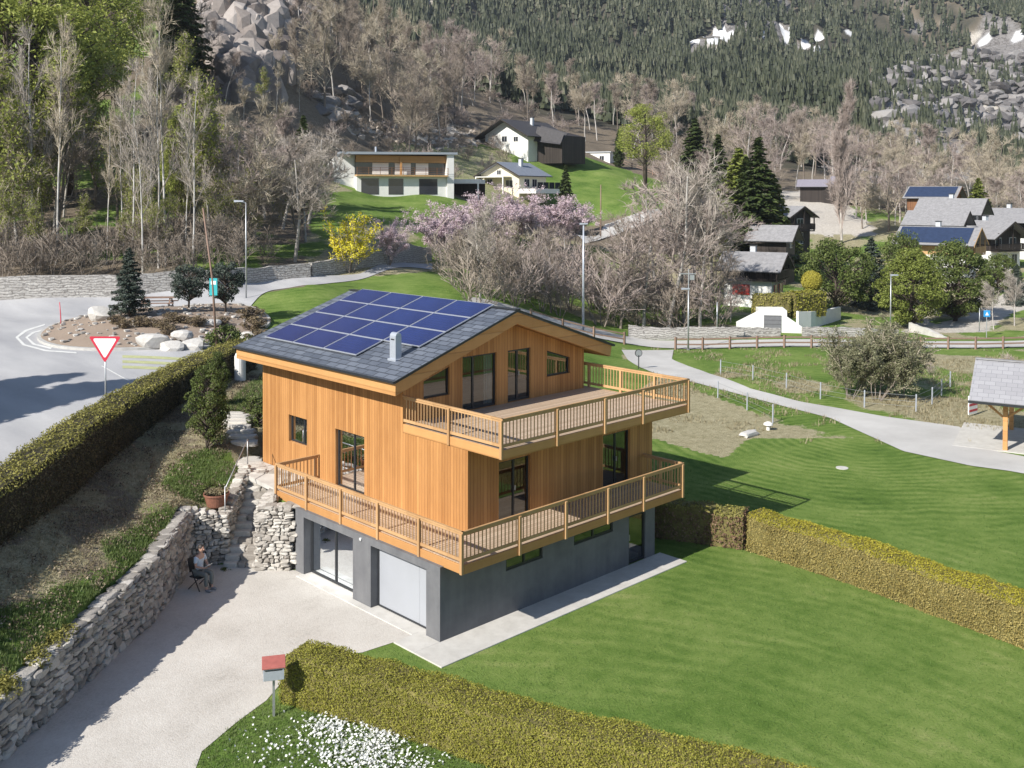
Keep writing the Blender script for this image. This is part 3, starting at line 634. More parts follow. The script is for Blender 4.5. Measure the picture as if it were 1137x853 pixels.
# wooden storeys
top_flat = K(4.985)
zroofL = lambda x: 6.35+(x-1.09)*.3345; zroofR = lambda x: 6.42+(11.7-x)*.336
rz = lambda x: min(zroofL(x), zroofR(x))+.06
b = MB()
col_wall(b, 0, 1.9, .24, .94, 4.12, 2.16, K(4.985), [])
col_wall(b, 0, 1.9, .24, 4.12, 12.92, 2.16, K(rz(1.9)-.01), [(6.25, 7.98, 2.42, K(4.47)), (9.8, 11.05, 3.47, K(4.48))])
col_wall(b, 1, .94, .24, 2.14, 11.0, 2.17, K(4.98), [(3.2, 4.62, 2.41, K(4.38)), (8.22, 9.72, 2.41, K(4.38))])
b.box((10.76, 1.18, 2.17), (11.0, 12.92, 4.98))
def rzc(x): return rz(x)
col_wall(b, 1, 4.12, .22, 2.14, 10.8, 5.2, rzc, [(2.77, 3.91, 5.96, lambda u: 6.56+(u-2.77)*.32), (4.5, 6.12, 5.28, K(7.17)), (6.68, 7.85, 5.28, K(7.16)), (8.72, 10.0, 5.95, lambda u: 6.95-(u-8.72)*.31)])
col_wall(b, 1, 12.7, .22, 2.14, 10.8, 2.3, rzc, [])
b.box((10.58, 4.34, 4.98), (10.8, 12.7, rz(10.8)-.02))
b.build('cladding', M_CLAD, house, fixn=True)
b = MB(); b.box((2.15, 1.19, 2.2), (10.75, 12.69, 2.36)); b.box((2.15, 4.35, 5.0), (10.57, 12.69, 5.22)); b.box((6.0, 5.0, 2.36), (6.1, 12.6, 4.98)); b.box((2.2, 8.6, 5.22), (10.5, 8.7, 7.2)); b.build('floor', M_INTF, house)
w = window(house, 0, 1.9, 6.25, 7.98, 2.42, 4.47, (7.0,), .055, .12, 'tall_window'); w2 = window(house, 0, 1.9, 9.8, 11.05, 3.47, 4.48, (10.15,), .055, .12, 'square_window')
b = MB(); b.box((1.915, 6.2, 2.42), (1.99, 6.25, 4.47)); 
def door_h(w, x, y, z):
    b = MB(); b.box((x, y, z), (x+.03, y+.04, z+.16)); b.build('handle', M_METAL, w)
for ua, ub, m in ((3.2, 4.62, 3.95), (8.22, 9.72, 9.0)):
    w = window(house, 1, .94, ua, ub, 2.41, 4.38, (m,), .06, .1, 'balcony_door'); door_h(w, m, .98, 3.35)
w = window(house, 1, 4.12, 4.5, 6.12, 5.28, 7.17, (5.05,), .06, .08, 'balcony_door'); b = MB()
for i in range(7): b.box((5.66+i*.055, 4.30+.03*(i % 2), 5.35), (5.72+i*.055, 4.33+.03*(i % 2), 7.1))
b.build('curtain', M_CURT, w)
w = window(house, 1, 4.12, 6.68, 7.85, 5.28, 7.16, (7.22,), .07, .08, 'balcony_door'); door_h(w, 7.26, 4.15, 6.2)
window(house, 1, 4.12, 2.77, 3.91, 5.96, lambda u: 6.56+(u-2.77)*.32, (), .06, .08, 'slanted_window'); window(house, 1, 4.12, 8.72, 10.0, 5.95, lambda u: 6.95-(u-8.72)*.31, (), .06, .08, 'slanted_window')
# decks
def rail_run(p, q, zd, zt, posts, name, out, parent=house, end=(True, True)):
    """p,q: (x,y) ends; posts at given distances; out: outward unit vector"""
    p = np.array(p, float); q = np.array(q, float); L = np.linalg.norm(q-p); d = (q-p)/L; out = np.array(out, float)
    b = MB(); P3 = lambda u, z, o=0.: np.r_[p+d*u+out*o, z]
    b.beam(P3(-.04, zt-.025), P3(L+.04, zt-.025), .075, .05); b.beam(P3(0, zt-.085), P3(L, zt-.085), .035, .07)
    b.beam(P3(0, zd+.13), P3(L, zd+.13), .035, .09)
    nb = int(L/.148)
    for i in range(1, nb):
        u = L*i/nb
        if min(abs(u-k) for k in posts) < .07: continue
        b.beam(P3(u, zd+.17), P3(u, zt-.1), .026, .022, up=(out[0], out[1], 0))
    r = b.build(name, M_RAIL, parent)
    for k in posts:
        b = MB(); b.beam(P3(k, zd-.27, .025), P3(k, zt-.052, .025), .1, .1, up=(out[0], out[1], 0)); b.build('post', M_RAIL, r, bevel=.012)
    return r
ZD1, ZT1, ZD2, ZT2 = 2.41, 3.36, 5.27, 6.21
b = MB(); b.box((.20, .94, 2.23), (1.895, 8.97, ZD1)); b.build('side_balcony_floor', M_DECKL, house)
n_ = wood('deck_boards_long', (.40, .30, .21), (.58, .45, .34), board=.142, axis='y', groove=.95)
b = MB(); b.box((.20, -.76, 2.23), (10.45, .938, ZD1-.001)); b.build('front_balcony_floor', n_, house)
b = MB(); b.box((.13, -.82, 2.14), (.19, 9.0, 2.40)); b.box((.19, -.82, 2.141), (10.51, -.76, 2.401)); b.box((10.45, -.76, 2.14), (10.51, .938, 2.40)); b.box((.19, 8.97, 2.14), (1.895, 9.03, 2.40))
for i in range(16): b.box((.3+i*.66, -.75, 2.15), (.36+i*.66, -.01, 2.225))
b.build('balcony_beam', M_FASC, house, bevel=.008)
rail_run((.15, -.80), (.15, 9.0), ZD1, ZT1, [.02, 1.9, 3.9, 5.88, 7.87, 9.8], 'side_railing', (-1, 0))
rail_run((.15, -.80), (10.49, -.80), ZD1, ZT1, [2.22, 4.23, 6.25, 8.1, 10.3], 'front_railing', (0, -1))
rail_run((10.49, -.76), (10.49, .9), ZD1, ZT1, [.95], 'end_railing', (1, 0))
rail_run((.2, 8.99), (1.85, 8.99), ZD1, ZT1, [1.55], 'rear_railing', (0, 1))
b = MB(); b.box((1.96, -.50, 5.03), (11.10, 4.118, ZD2)); b.box((10.81, 4.118, 5.03), (11.10, 7.0, ZD2-.001)); b.build('upper_balcony_floor', n_, house)
b = MB(); b.box((1.9, -.57, 4.99), (1.96, 4.118, 5.275)); b.box((1.96, -.57, 4.991), (11.16, -.51, 5.27)); b.box((11.10, -.51, 4.99), (11.16, 7.0, 5.27))
b.box((1.96, -.5, 4.995), (11.1, .93, 5.028)); b.build('upper_balcony_beam', M_FASC, house, bevel=.008)
rail_run((1.92, -.55), (1.92, 4.1), ZD2, ZT2, [.02, 2.37], 'upper_side_railing', (-1, 0))
rail_run((1.92, -.55), (11.14, -.55), ZD2, ZT2, [2.33, 4.6, 6.6, 9.2], 'upper_front_railing', (0, -1))
rail_run((11.14, -.53), (11.14, 6.9), ZD2, ZT2, [1.5, 3.1, 4.7, 6.3], 'upper_end_railing', (1, 0))
# roof
b = MB(); y0, y1 = 3.43, 13.54
b.extr([(1.03, y0, 6.87), (6.5, y0, 8.70), (6.5, y0, 8.63), (1.03, y0, 6.80)], (0, y1-y0, 0)); b.extr([(6.5, y0, 8.70), (11.78, y0, 6.93), (11.78, y0, 6.86), (6.5, y0, 8.63)], (0, y1-y0, 0))
roof = b.build('roof', M_SLATE, house, fixn=True)
b = MB(); zf = .42
for yy in (3.47, 13.42):
    b.extr([(1.09, yy, 6.815), (6.5, yy, 8.625), (6.5, yy, 8.625-zf), (1.09, yy, 6.815-zf)], (0, .08, 0)); b.extr([(6.5, yy, 8.625), (11.7, yy, 6.885), (11.62, yy, 6.885-zf+.02), (6.5, yy, 8.625-zf)], (0, .08, 0))
b.extr([(1.09, 3.55, 6.815), (1.17, 3.55, 6.84), (1.17, 3.55, 6.815-zf), (1.09, 3.55, 6.815-zf)], (0, 9.87, 0)); b.extr([(11.62, 3.55, 6.91), (11.7, 3.55, 6.885), (11.7, 3.55, 6.885-zf), (11.62, 3.55, 6.885-zf)], (0, 9.87, 0))
b.build('fascia', M_FASC, roof, fixn=True)
b = MB(); b.extr([(1.17, 3.55, 6.47), (6.5, 3.55, 8.25), (6.5, 3.55, 8.6), (1.17, 3.55, 6.8)], (0, 9.87, 0)); b.extr([(6.5, 3.55, 8.25), (11.62, 3.55, 6.53), (11.62, 3.55, 6.87), (6.5, 3.55, 8.6)], (0, 9.87, 0))
b.build('soffit', M_FASC, roof, fixn=True)
b = MB(); b.beam((6.5, y0, 8.715), (6.5, y1, 8.715), .26, .035); b.beam((1.0, y0-.02, 6.84), (1.0, y1+.02, 6.84), .09, .07); b.beam((11.8, y0-.02, 6.9), (11.8, y1+.02, 6.9), .09, .07)
b.extr([(1.03, y0-.03, 6.885), (6.5, y0-.03, 8.72), (6.5, y0-.03, 8.66), (1.03, y0-.03, 6.80)], (0, .035, 0)); b.extr([(6.5, y0-.03, 8.72), (11.78, y0-.03, 6.95), (11.78, y0-.03, 6.86), (6.5, y0-.03, 8.66)], (0, .035, 0)); b.build('edge_trim', M_DARKMETAL, roof, fixn=True)
sx, sz = 1/math.hypot(1, .3345), .3345/math.hypot(1, .3345)
ex = np.array([sx, 0, sz]); ey = np.array([0, 1., 0]); en = np.array([-sz, 0, sx])
Lr = math.hypot(1.168, 1.168*.3345)
fme = sme = None
for r_ in range(4):
    for c_ in range(4):
        if r_ == 0 and c_ == 0: continue
        o0 = np.array([1.88+r_*1.168, 4.68+c_*2.02, 0]); o0[2] = 6.87+(o0[0]-1.03)*.3345+.05
        if fme is None:
            f = MB(); s_ = MB()
            def slab(mb, a0, a1, b0, b1, h0, h1):
                V_ = [ex*a+ey*b_+en*h for h in (h0, h1) for a, b_ in ((a0, b0), (a1, b0), (a1, b1), (a0, b1))]
                mb.add(V_, [(0,3,2,1),(4,5,6,7),(0,1,5,4),(1,2,6,5),(2,3,7,6),(3,0,4,7)])
            slab(f, .01, Lr-.01, .01, 2.01, 0, .034); slab(s_, .05, Lr-.05, .05, 1.97, .035, .042)
            fme = f.mesh('solar_panel', M_SOLARFRAME, fixn=True); sme = s_.mesh('solar_cell_sheet', M_SOLAR, fixn=True)
        o = bpy.data.objects.new('solar_panel', fme); o.location = o0; o.parent = house; col.objects.link(o)
        q_ = bpy.data.objects.new('cell_sheet', sme); q_.parent = o; col.objects.link(q_)
b = MB(); z0 = 6.87+(2.12-1.03)*.3345
b.box((2.12, 4.80, z0-.1), (2.38, 5.12, z0+.80)); 
P_ = [(2.12, z0+.8)]+[(2.25-.13*math.cos(a), z0+.80+.13*math.sin(a)) for a in np.linspace(.2, math.pi-.2, 7)]+[(2.38, z0+.8)]
b.extr([(x, 4.80, z) for x, z in P_], (0, .32, 0)); b.box((2.07, 4.74, z0-.12), (2.45, 5.18, z0+.05))
ch = b.build('flue', M_ZINC, roof, fixn=True, bevel=.01)
b = MB(); b.box((2.112, 4.86, z0+.68), (2.119, 5.04, z0+.72)); b.build('vent_slot', M_BLACK, ch) if False else b.build('vent_slot', M_BLACK, roof)
# small bits inside and on the walls
b = MB(); b.box((-.05, 3.75, 2.0), (-.002, 3.83, 2.07)); b.build('outdoor_light', M_WHITE, house); b = MB(); b.box((.45, -.07, 2.03), (.53, -.002, 2.1)); b.build('outdoor_light', M_WHITE, house)
ch_ = thing('desk_chair', 'small white chair behind the sliding glass door of the grey basement', 'chair', (1.35, 4.9, .03))
b = MB(); b.box((-.22, -.22, .42), (.22, .22, .46)); b.build('seat', M_WHITE, ch_)
b = MB(); b.box((-.22, .19, .6), (.22, .22, .9)); b.box((-.22, .19, .46), (-.19, .22, .6)); b.box((.19, .19, .46), (.22, .22, .6)); b.build('backrest', M_WHITE, ch_)
for a in (-1, 1):
    for e in (-1, 1): b = MB(); b.beam((a*.2, e*.2, 0), (a*.2, e*.2, .42), .03, .03); b.build('leg', M_WHITE, ch_)
tb = thing('side_table', 'low white table beside the chair behind the basement glass door', 'table', (1.25, 5.75, .03))
b = MB(); b.box((-.3, -.35, .48), (.3, .35, .52)); b.build('tabletop', M_WHITE, tb)
for a in (-1, 1):
    for e in (-1, 1): b = MB(); b.beam((a*.26, e*.3, 0), (a*.26, e*.3, .48), .03, .03); b.build('leg', M_WHITE, tb)
sh_ = thing('shelf', 'pale shelf with white ornaments behind the tall left window', 'shelf', (2.5, 6.9, 2.36))
b = MB(); b.box((-.12, -.6, .75), (.12, .6, .79)); b.box((-.12, -.6, 0), (-.1, -.57, .75)); b.box((-.12, .57, 0), (-.1, .6, .75)); b.build('board', M_RAIL, sh_)
for i, (yy, zz, r_) in enumerate([(6.5, 3.15+.14, .1), (6.75, 3.65, .1), (7.25, 3.7, .09), (6.45, 3.9, .11), (7.0, 3.3, .09)]):
    t_ = thing('paper_lantern', 'white round ornament seen through the tall window, %s' % ['right one resting on the shelf', 'hanging one near the middle', 'left hanging one', 'topmost one by the right frame', 'middle one resting on the shelf'][i], 'ornament', (2.45, yy, zz), 0, 'white ornaments behind the tall window')
    b = MB(); P_ = [(0, 0, -r_+2*r_*k/6) for k in range(7)]; b.tube(P_, [max(.02, math.sqrt(max(0, r_*r_-(-r_+2*r_*k/6)**2))) for k in range(7)], 10); b.build('shade', M_WHITE, t_, smooth=True)
# ------------------------------------------------------------------ leaf and stone tools
def rand_rot(n, r=rng):
    q = r.normal(size=(n, 4)); q /= np.linalg.norm(q, axis=1)[:, None]; w, x, y, z = q.T
    return np.stack([1-2*(y*y+z*z), 2*(x*y-z*w), 2*(x*z+y*w), 2*(x*y+z*w), 1-2*(x*x+z*z), 2*(y*z-x*w), 2*(x*z-y*w), 2*(y*z+x*w), 1-2*(x*x+y*y)], 1).reshape(n, 3, 3)
def leaves(b, P, size, asp=.55, r=rng, tri=False, up=0.0, outdir=None):
    """one small bent leaf per point"""
    n = len(P)
    if n == 0: return
    size = np.broadcast_to(np.asarray(size, float), (n,)) * r.uniform(.6, 1.35, n)
    M = rand_rot(n, r)
    if up > 0 or outdir is not None:
        nn = M[:, :, 2]; tgt = np.array([0, 0, 1.])*up if outdir is None else outdir*up+np.array([0, 0, .35*up])
        nn = nn+tgt; nn /= np.linalg.norm(nn, axis=1)[:, None]
        a = np.cross(nn, M[:, :, 0]); a /= np.linalg.norm(a, axis=1)[:, None]; c = np.cross(a, nn)
        M = np.stack([c, a, nn], 2)
    if tri: L = np.array([(-.5, -.5*asp, 0), (-.5, .5*asp, 0), (.6, 0, 0)]); Fq = None; Ft = np.array([(0, 1, 2)])
    else: L = np.array([(-.5, 0, 0), (0, -.5*asp, .06), (.5, 0, 0), (0, .5*asp, .06)]); Fq = np.array([(0, 1, 2, 3)]); Ft = None
    Vv = np.einsum('nij,kj->nki', M, L)*size[:, None, None]+P[:, None]
    k = len(L); off = (np.arange(n)*k)[:, None, None]
    b.add(Vv.reshape(-1, 3), (Fq[None]+off).reshape(-1, 4) if Fq is not None else None, (Ft[None]+off).reshape(-1, 3) if Ft is not None else None)
def ico():
    bm = bmesh.new(); bmesh.ops.create_icosphere(bm, subdivisions=2, radius=1); V = np.array([v.co[:] for v in bm.verts]); F = np.array([[v.index for v in f.verts] for f in bm.faces]); bm.free(); return V, F
ICO_V, ICO_F = ico()
def ico1():
    bm = bmesh.new(); bmesh.ops.create_icosphere(bm, subdivisions=1, radius=1); V = np.array([v.co[:] for v in bm.verts]); F = np.array([[v.index for v in f.verts] for f in bm.faces]); bm.free(); return V, F
ICO1_V, ICO1_F = ico1()
def stone_add(b, c, dims, M=None, r=rng, lo=False, sq=.42, jit=.15):
    V, F = (ICO1_V, ICO1_F) if lo else (ICO_V, ICO_F)
    W_ = np.sign(V)*np.abs(V)**sq; W_ = W_/np.abs(W_).max()
    ph = r.uniform(0, 9, 3); k = 1+jit*np.sin(W_@(r.normal(size=3)*2.3)+ph[0])+jit*.6*np.sin(W_@(r.normal(size=3)*4.5)+ph[1])
    W_ = W_*k[:, None]*np.asarray(dims)/2
    if M is not None: W_ = W_@np.asarray(M).T
    b.add(W_+np.asarray(c), None, F)
def stone_wall(b, core, p, q, zb, zt, sz=.34, thick=.45, out=None, r=rng, lo=False, cap=True):
    """dry stones on the face p->q (xy); zb/zt: functions of u in 0..1"""
    p = np.array(p, float); q = np.array(q, float); L = np.linalg.norm(q-p); d = (q-p)/L; nrm = np.array([d[1], -d[0]]) if out is None else np.array(out, float)
    m = max(2, int(L/.5)); us = np.linspace(0, 1, m+1); V = []
    for u in us:
        a = p+d*L*u; c_ = a-nrm*thick
        V += [(a[0]-nrm[0]*.1, a[1]-nrm[1]*.1, zb(u)-.3), (a[0]-nrm[0]*.1, a[1]-nrm[1]*.1, zt(u)-.06), (c_[0], c_[1], zt(u)-.06), (c_[0], c_[1], zb(u)-.3)]
    Qs = []
    for i in range(m):
        for k in range(4): Qs.append((i*4+k, i*4+(k+1) % 4, (i+1)*4+(k+1) % 4, (i+1)*4+k))
    Qs += [(3, 2, 1, 0), (m*4, m*4+1, m*4+2, m*4+3)]; core.add(V, Qs)
    z = 0.0; M0 = np.stack([np.r_[d, 0], np.r_[-nrm, 0], [0, 0, 1]], 1)
    zmax = max(zt(u)-zb(u) for u in us)
    while z < zmax:
        h = sz*r.uniform(.32, .75); u = -r.uniform(0, sz)
        while u < L:
            w = sz*r.uniform(.5, 1.6); uc = (u+w/2)/L; ucc = min(1, max(0, uc))
            top = zt(ucc)-zb(ucc); hh = h*r.uniform(.85, 1.25)
            if z < top-.05 and -.02 < uc < 1.02:
                hh = min(hh, top-z+.07); a = p+d*(u+w/2)
                t_ = r.normal(0, .07); cs, sn = math.cos(t_), math.sin(t_); Mt = np.array([[cs, 0, sn], [0, 1, 0], [-sn, 0, cs]])
                stone_add(b, (a[0]-nrm[0]*.1, a[1]-nrm[1]*.1, zb(ucc)+z+hh/2), (w*.97, .34+r.uniform(0, .12), hh*.96), M0@Mt, r, lo)
            u += w
        z += h
    if cap:
        u = 0
        while u < L:
            w = sz*r.uniform(1.0, 2.0); uc = min(1, (u+w/2)/L); a = p+d*(u+w/2)-nrm*thick*.45
            stone_add(b, (a[0], a[1], zt(uc)), (w, thick*.95, .12+r.uniform(0, .06)), M0, r, lo); u += w
def make_wall(name, label, cat, segs, mat=M_STONE, sz=.34, thick=.45, lo=False, group=None):
    t_ = thing(name, label, cat, (0, 0, 0), 0, group); b = MB(); c_ = MB()
    for sg in segs: stone_wall(b, c_, *sg, sz=sz, thick=thick, lo=lo)
    b.build('stonework', mat, t_, smooth=False); c_.build('wall_core', M_MORTAR, t_, fixn=True); return t_
XY = lambda s, t: tuple(map(float, xy(s, t)))
def wallseg(a, c, zb, zt): return (XY(*a), XY(*c), zb, zt)
lin = lambda a, c: (lambda u: a+(c-a)*u)
# driveway retaining wall
make_wall('stone_wall', 'long dry-stone retaining wall along the left edge of the gravel driveway', 'wall', [
    wallseg((-13.5, 3), (-11.4, 22.3), lin(0, 0), lin(1.1, 1.3)), wallseg((-11.4, 22.3), (-11.15, 24.5), lin(0, 0), lin(1.3, 1.45)), wallseg((-11.15, 24.5), (-10.6, 29.5), lin(0, 0), lin(1.45, 1.8)), wallseg((-10.6, 29.5), (-10.85, 33.75), lin(0, 0), lin(1.8, 1.98))], sz=.33)
make_wall('stone_wall', 'short sunlit stone wall under the terracotta planter, left of the stone steps', 'wall', [
    wallseg((-10.85, 33.75), (-9.75, 34.15), lin(0, 0), lin(1.95, 1.62)), wallseg((-9.75, 34.15), (-9.72, 37.2), lin(0, 2.1), lin(1.62, 2.5))], M_STONEL, sz=.22, thick=.4)
_pe = XY(-8.52, 33.62)
make_wall('stone_wall', 'sunlit dry-stone wall between the stone steps and the grey basement', 'wall', [
    (_pe, (-.03, 7.62), lin(0, 0), lin(2.1, 2.15)), (XY(-8.5, 37.2), _pe, lin(2.2, 0), lin(2.35, 2.1))], M_STONEL, sz=.24, thick=.5)
b = MB(); r3 = np.random.default_rng(5)
for i in range(150):
    s_, t_ = r3.uniform(-8.35, -7.3), r3.uniform(33.9, 36.0); x, y = xy(s_, t_)
    if x > -.1 and y < 9.1: continue
    z_ = float(height(s_, t_)); k = r3.uniform(.12, .32); stone_add(b, (x, y, z_+k*.2), (k*1.3, k, k*.7), rand_rot(1, r3)[0], r3, True)
tag(b.build('rubble_stones', M_STONEL), 'loose pale rubble stones heaped on top of the wall beside the steps', 'stones', kind='stuff')
stp = thing('stone_steps', 'rough stone steps climbing from the driveway to the chalet terrace', 'steps')
r3 = np.random.default_rng(9)
for i in range(13):
    t_ = 33.75+i*.27; zt = .16+i*.183
    b = MB(); nb = 2 if i % 3 else 3; e = np.linspace(-9.75, -8.5, nb+1)+np.r_[0, r3.uniform(-.12, .12, nb-1), 0]
    for a, c_ in zip(e[:-1], e[1:]):
        x, y = xy((a+c_)/2, t_+.15); stone_add(b, (x, y, zt-.12), ((c_-a)*1.03, .44, .27), np.stack([np.r_[RH, 0], np.r_[FH, 0], [0, 0, 1]], 1), r3, False, .35, .05)
    b.build('step', M_STONEL, stp)
s2 = thing('stone_steps', 'weathered upper flight of stone steps in the shade behind the dark shrub', 'steps')
for i in range(14):
    s_, t_ = -9.5-.17*i, 37.3+i*.36; zt = float(height(s_, t_))+.09; b = MB()
    x, y = xy(s_, t_); stone_add(b, (x, y, zt-.06), (1.1, .5, .24), np.stack([np.r_[RH, 0], np.r_[FH, 0], [0, 0, 1]], 1), r3, False, .4, .08); b.build('step', M_STONEL, s2)
b = MB(); P_ = [(*XY(-9.1+.04*math.sin(k*1.9), 34.3+k*.25), .36+k*.17) for k in range(13)]
b.tube(P_, .02, 6); tag(b.build('drain_hose', M_BLACK, smooth=True), 'thin dark hose snaking down the stone steps', 'hose')
bh = MB(); bh.tube([(*XY(-9.85, 34.4), .9), (*XY(-9.85, 34.4), 2.6)], .022, 6); bh.tube([(*XY(-9.85, 34.4), 2.5), (*XY(-9.85, 37.4), 3.5)], .02, 6); bh.tube([(*XY(-9.85, 37.4), 2.4), (*XY(-9.85, 37.4), 3.5)], .022, 6)
tag(bh.build('handrail', M_METAL, smooth=True), 'thin metal handrail along the left side of the stone steps', 'handrail')
make_wall('stone_wall', 'pale rock wall behind the small terrace at the left corner of the chalet', 'wall', [wallseg((-11.3, 41.7), (-10.3, 42.2), lin(2.2, 2.2), lin(3.3, 3.4)), wallseg((-10.3, 42.2), (-8.0, 43), lin(2.2, 2.2), lin(3.4, 3.3))], M_STONEL, sz=.55, thick=.5)

# ------------------------------------------------------------------ hedges
M_HEDGE_Y = leafmat('yellow_green_hedge_leaves', (.15, .155, .022), (.27, .26, .04), (.41, .38, .075), .2, .8)
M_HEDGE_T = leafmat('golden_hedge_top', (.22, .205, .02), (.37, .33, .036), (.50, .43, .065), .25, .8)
M_HEDGE_SH = leafmat('shade_darkened_brown_hedge_side', (.045, .038, .02), (.10, .084, .042), (.18, .15, .075), .05, .8)  # brown twiggy leaves, darkened to carry the shade of the garden face
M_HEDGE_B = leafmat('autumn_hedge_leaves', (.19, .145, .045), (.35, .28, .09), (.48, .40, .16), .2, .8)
M_HEDGE_G = leafmat('green_hedge_leaves', (.12, .12, .03), (.27, .25, .065), (.44, .40, .11), .25, .6)
M_HEDGE_BR = leafmat('brown_beech_leaves', (.07, .04, .025), (.17, .10, .065), (.30, .2, .13), .1, 1.0)
M_HCORE = simple('hedge_core', (.14, .12, .04), .95, .4, 5)
def hedge(name, label, path, widths, zb, zt, mat_top, mat_side, dens=260, leaf=.075, rough=.07, seed=1, smooth_top=0, group=None, corem=None):
    """path in (s,t); zb/zt list per path point"""
    r = np.random.default_rng(seed); P = np.array(path, float); d = np.r_[0, np.cumsum(np.hypot(*np.diff(P, axis=0).T))]; L = d[-1]
    m = int(L/.25)+2; u = np.linspace(0, L, m); s_ = np.interp(u, d, P[:, 0]); t_ = np.interp(u, d, P[:, 1])
    zbv = np.interp(u, d, zb); ztv = np.interp(u, d, zt); w = np.interp(u, d, widths if np.ndim(widths) else [widths]*len(P))/2
    X, Y = xy(s_, t_); dx = np.gradient(X); dy = np.gradient(Y); l_ = np.hypot(dx, dy); nx, ny = dy/l_, -dx/l_
    top = ztv+(fbm(u/.9, u*0+seed, 3, seed)-.5)*.16
    th_ = thing(name, label, 'hedge', (0, 0, 0), 0, group)
    prof = [(-1, 0), (-1.02, .5), (-.98, .88), (-.82, 1), (0, 1.02), (.82, 1), (.98, .88), (1.02, .5), (1, 0)]
    def pos(i, k, f=1.0): 
        a, h = prof[k]; return X[i]+nx[i]*a*w[i]*f, Y[i]+ny[i]*a*w[i]*f, zbv[i]+(top[i]-zbv[i])*h*(1 if f == 1 else .97)
    core = MB(); nk = len(prof); V = [pos(i, k, .9) for i in range(m) for k in range(nk)]
    Qs = [(i*nk+k, i*nk+k+1, (i+1)*nk+k+1, (i+1)*nk+k) for i in range(m-1) for k in range(nk-1)]; core.add(V, Qs); core.ng += [list(range(nk)), [(m-1)*nk+k for k in range(nk)][::-1]]
    core.build('branches', corem or M_HCORE, th_, fixn=True)
    PP = np.array([[pos(i, k) for k in range(nk)] for i in range(m)])
    PP += (r.random(PP.shape)-.5)*.06
    acc = {'top': [], 'side': []}
    for k in range(nk-1):
        A = PP[:-1, k]; B_ = PP[:-1, k+1]; C_ = PP[1:, k+1]; D_ = PP[1:, k]
        area = (np.linalg.norm(np.cross(B_-A, D_-A), axis=1)); cnt = r.poisson(area*dens); idx_ = np.repeat(np.arange(len(A)), cnt); q = len(idx_)
        a = r.random(q)[:, None]; c_ = r.random(q)[:, None]; pt = A[idx_]*(1-a)*(1-c_)+B_[idx_]*a*(1-c_)+D_[idx_]*(1-a)*c_+C_[idx_]*a*c_
        nn = np.cross(B_[idx_]-A[idx_], D_[idx_]-A[idx_]); nn /= np.linalg.norm(nn, axis=1)[:, None]+1e-9
        cen = np.c_[X[idx_], Y[idx_], (zbv+top)[idx_]/2]; sg = np.sign(((pt-cen)*nn).sum(1)); nn *= sg[:, None]
        lump = (fbm(pt[:, 0]*2.3+pt[:, 2]*1.9, pt[:, 1]*2.3-pt[:, 2]*1.3, 3, seed+3)-.5)
        pt = pt+nn*((r.random(q)-.6)*rough*2+lump*rough*2.4)[:, None]
        acc['top' if 2 <= k <= 5 else 'side'].append((pt, nn))
    for endi in (0, m-1):      # end faces
        q = int(w[endi]*2*(top[endi]-zbv[endi])*dens); a = r.uniform(-1, 1, q); h = r.random(q); dirv = np.array([dx[endi], dy[endi], 0])/l_[endi]*(-1 if endi == 0 else 1)
        pt = np.c_[X[endi]+nx[endi]*a*w[endi], Y[endi]+ny[endi]*a*w[endi], zbv[endi]+(top[endi]-zbv[endi])*h]+dirv*(r.random(q)[:, None]-.4)*rough*2
        acc['side'].append((pt, np.broadcast_to(dirv, pt.shape)))
    for kname, mt in (('top', mat_top), ('side', mat_side)):
        pt = np.concatenate([a for a, _ in acc[kname]]); nn = np.concatenate([c_ for _, c_ in acc[kname]])
        b = MB(); leaves(b, pt, leaf, .6, r, outdir=nn, up=.8); b.build('%s_leaves' % kname, mt, th_)
    return th_
# front hedge
a0 = gz(328, 778); a1 = gz(443, 806); a2 = gz(580, 849); t0 = gz(327, 708, 1.22); t1 = gz(438, 740, 1.22); t2 = gz(580, 782, 1.22); t3 = gz(860, 850, 1.22)
mid = lambda a, b_: ((a[0]+b_[0])/2, (a[1]+b_[1])/2)
c0, c1, c2 = mid(a0, t0), mid(a1, t1), mid(a2, t2); wd = math.hypot(a1[0]-t1[0], a1[1]-t1[1]); print('hedge width', wd, a0, t0, a2, t2)
dirh = ((c2[0]-c1[0]), (c2[1]-c1[1])); c3 = (t3[0]-(t2[0]-c2[0]), t3[1]-(t2[1]-c2[1])); c4 = (c3[0]+(c3[0]-c2[0])*.8, c3[1]+(c3[1]-c2[1])*.8)
hedge('clipped_hedge', 'yellow-green clipped hedge in the foreground between the front lawn and the driveway', [c0, c1, c2, c3, c4], [1.22]*5, [0]*5, [1.17]*5, M_HEDGE_Y, M_HEDGE_Y, dens=1900, leaf=.043, rough=.04, seed=11)
# right hedge
b0 = gz(828, 612); b1 = gz(950, 652); b2 = gz(1137, 722); e0 = gz(833, 575, 1.35); e1 = gz(1137, 663, 1.35); print('right hedge', b0, e0, b2, e1)
nv = np.array([b2[0]-b0[0], b2[1]-b0[1]]); nv /= np.linalg.norm(nv); pn = np.array([-nv[1], nv[0]]); 
if pn[1] < 0: pn = -pn
cR = [(q[0]+pn[0]*.55, q[1]+pn[1]*.55) for q in (b0, b1, b2)]; cR.append((cR[2][0]+nv[0]*9, cR[2][1]+nv[1]*9))
hedge('clipped_hedge', 'sunlit hedge with yellow top and brownish side, running across the right lawn', cR, 1.05, [0]*4, [1.34]*4, M_HEDGE_T, M_HEDGE_B, dens=1200, leaf=.052, rough=.035, seed=12)
q0 = gz(735, 592, .2); q0 = (q0[0]-.9, q0[1]+.8); q1 = (cR[0][0]-.35, cR[0][1]+.15)
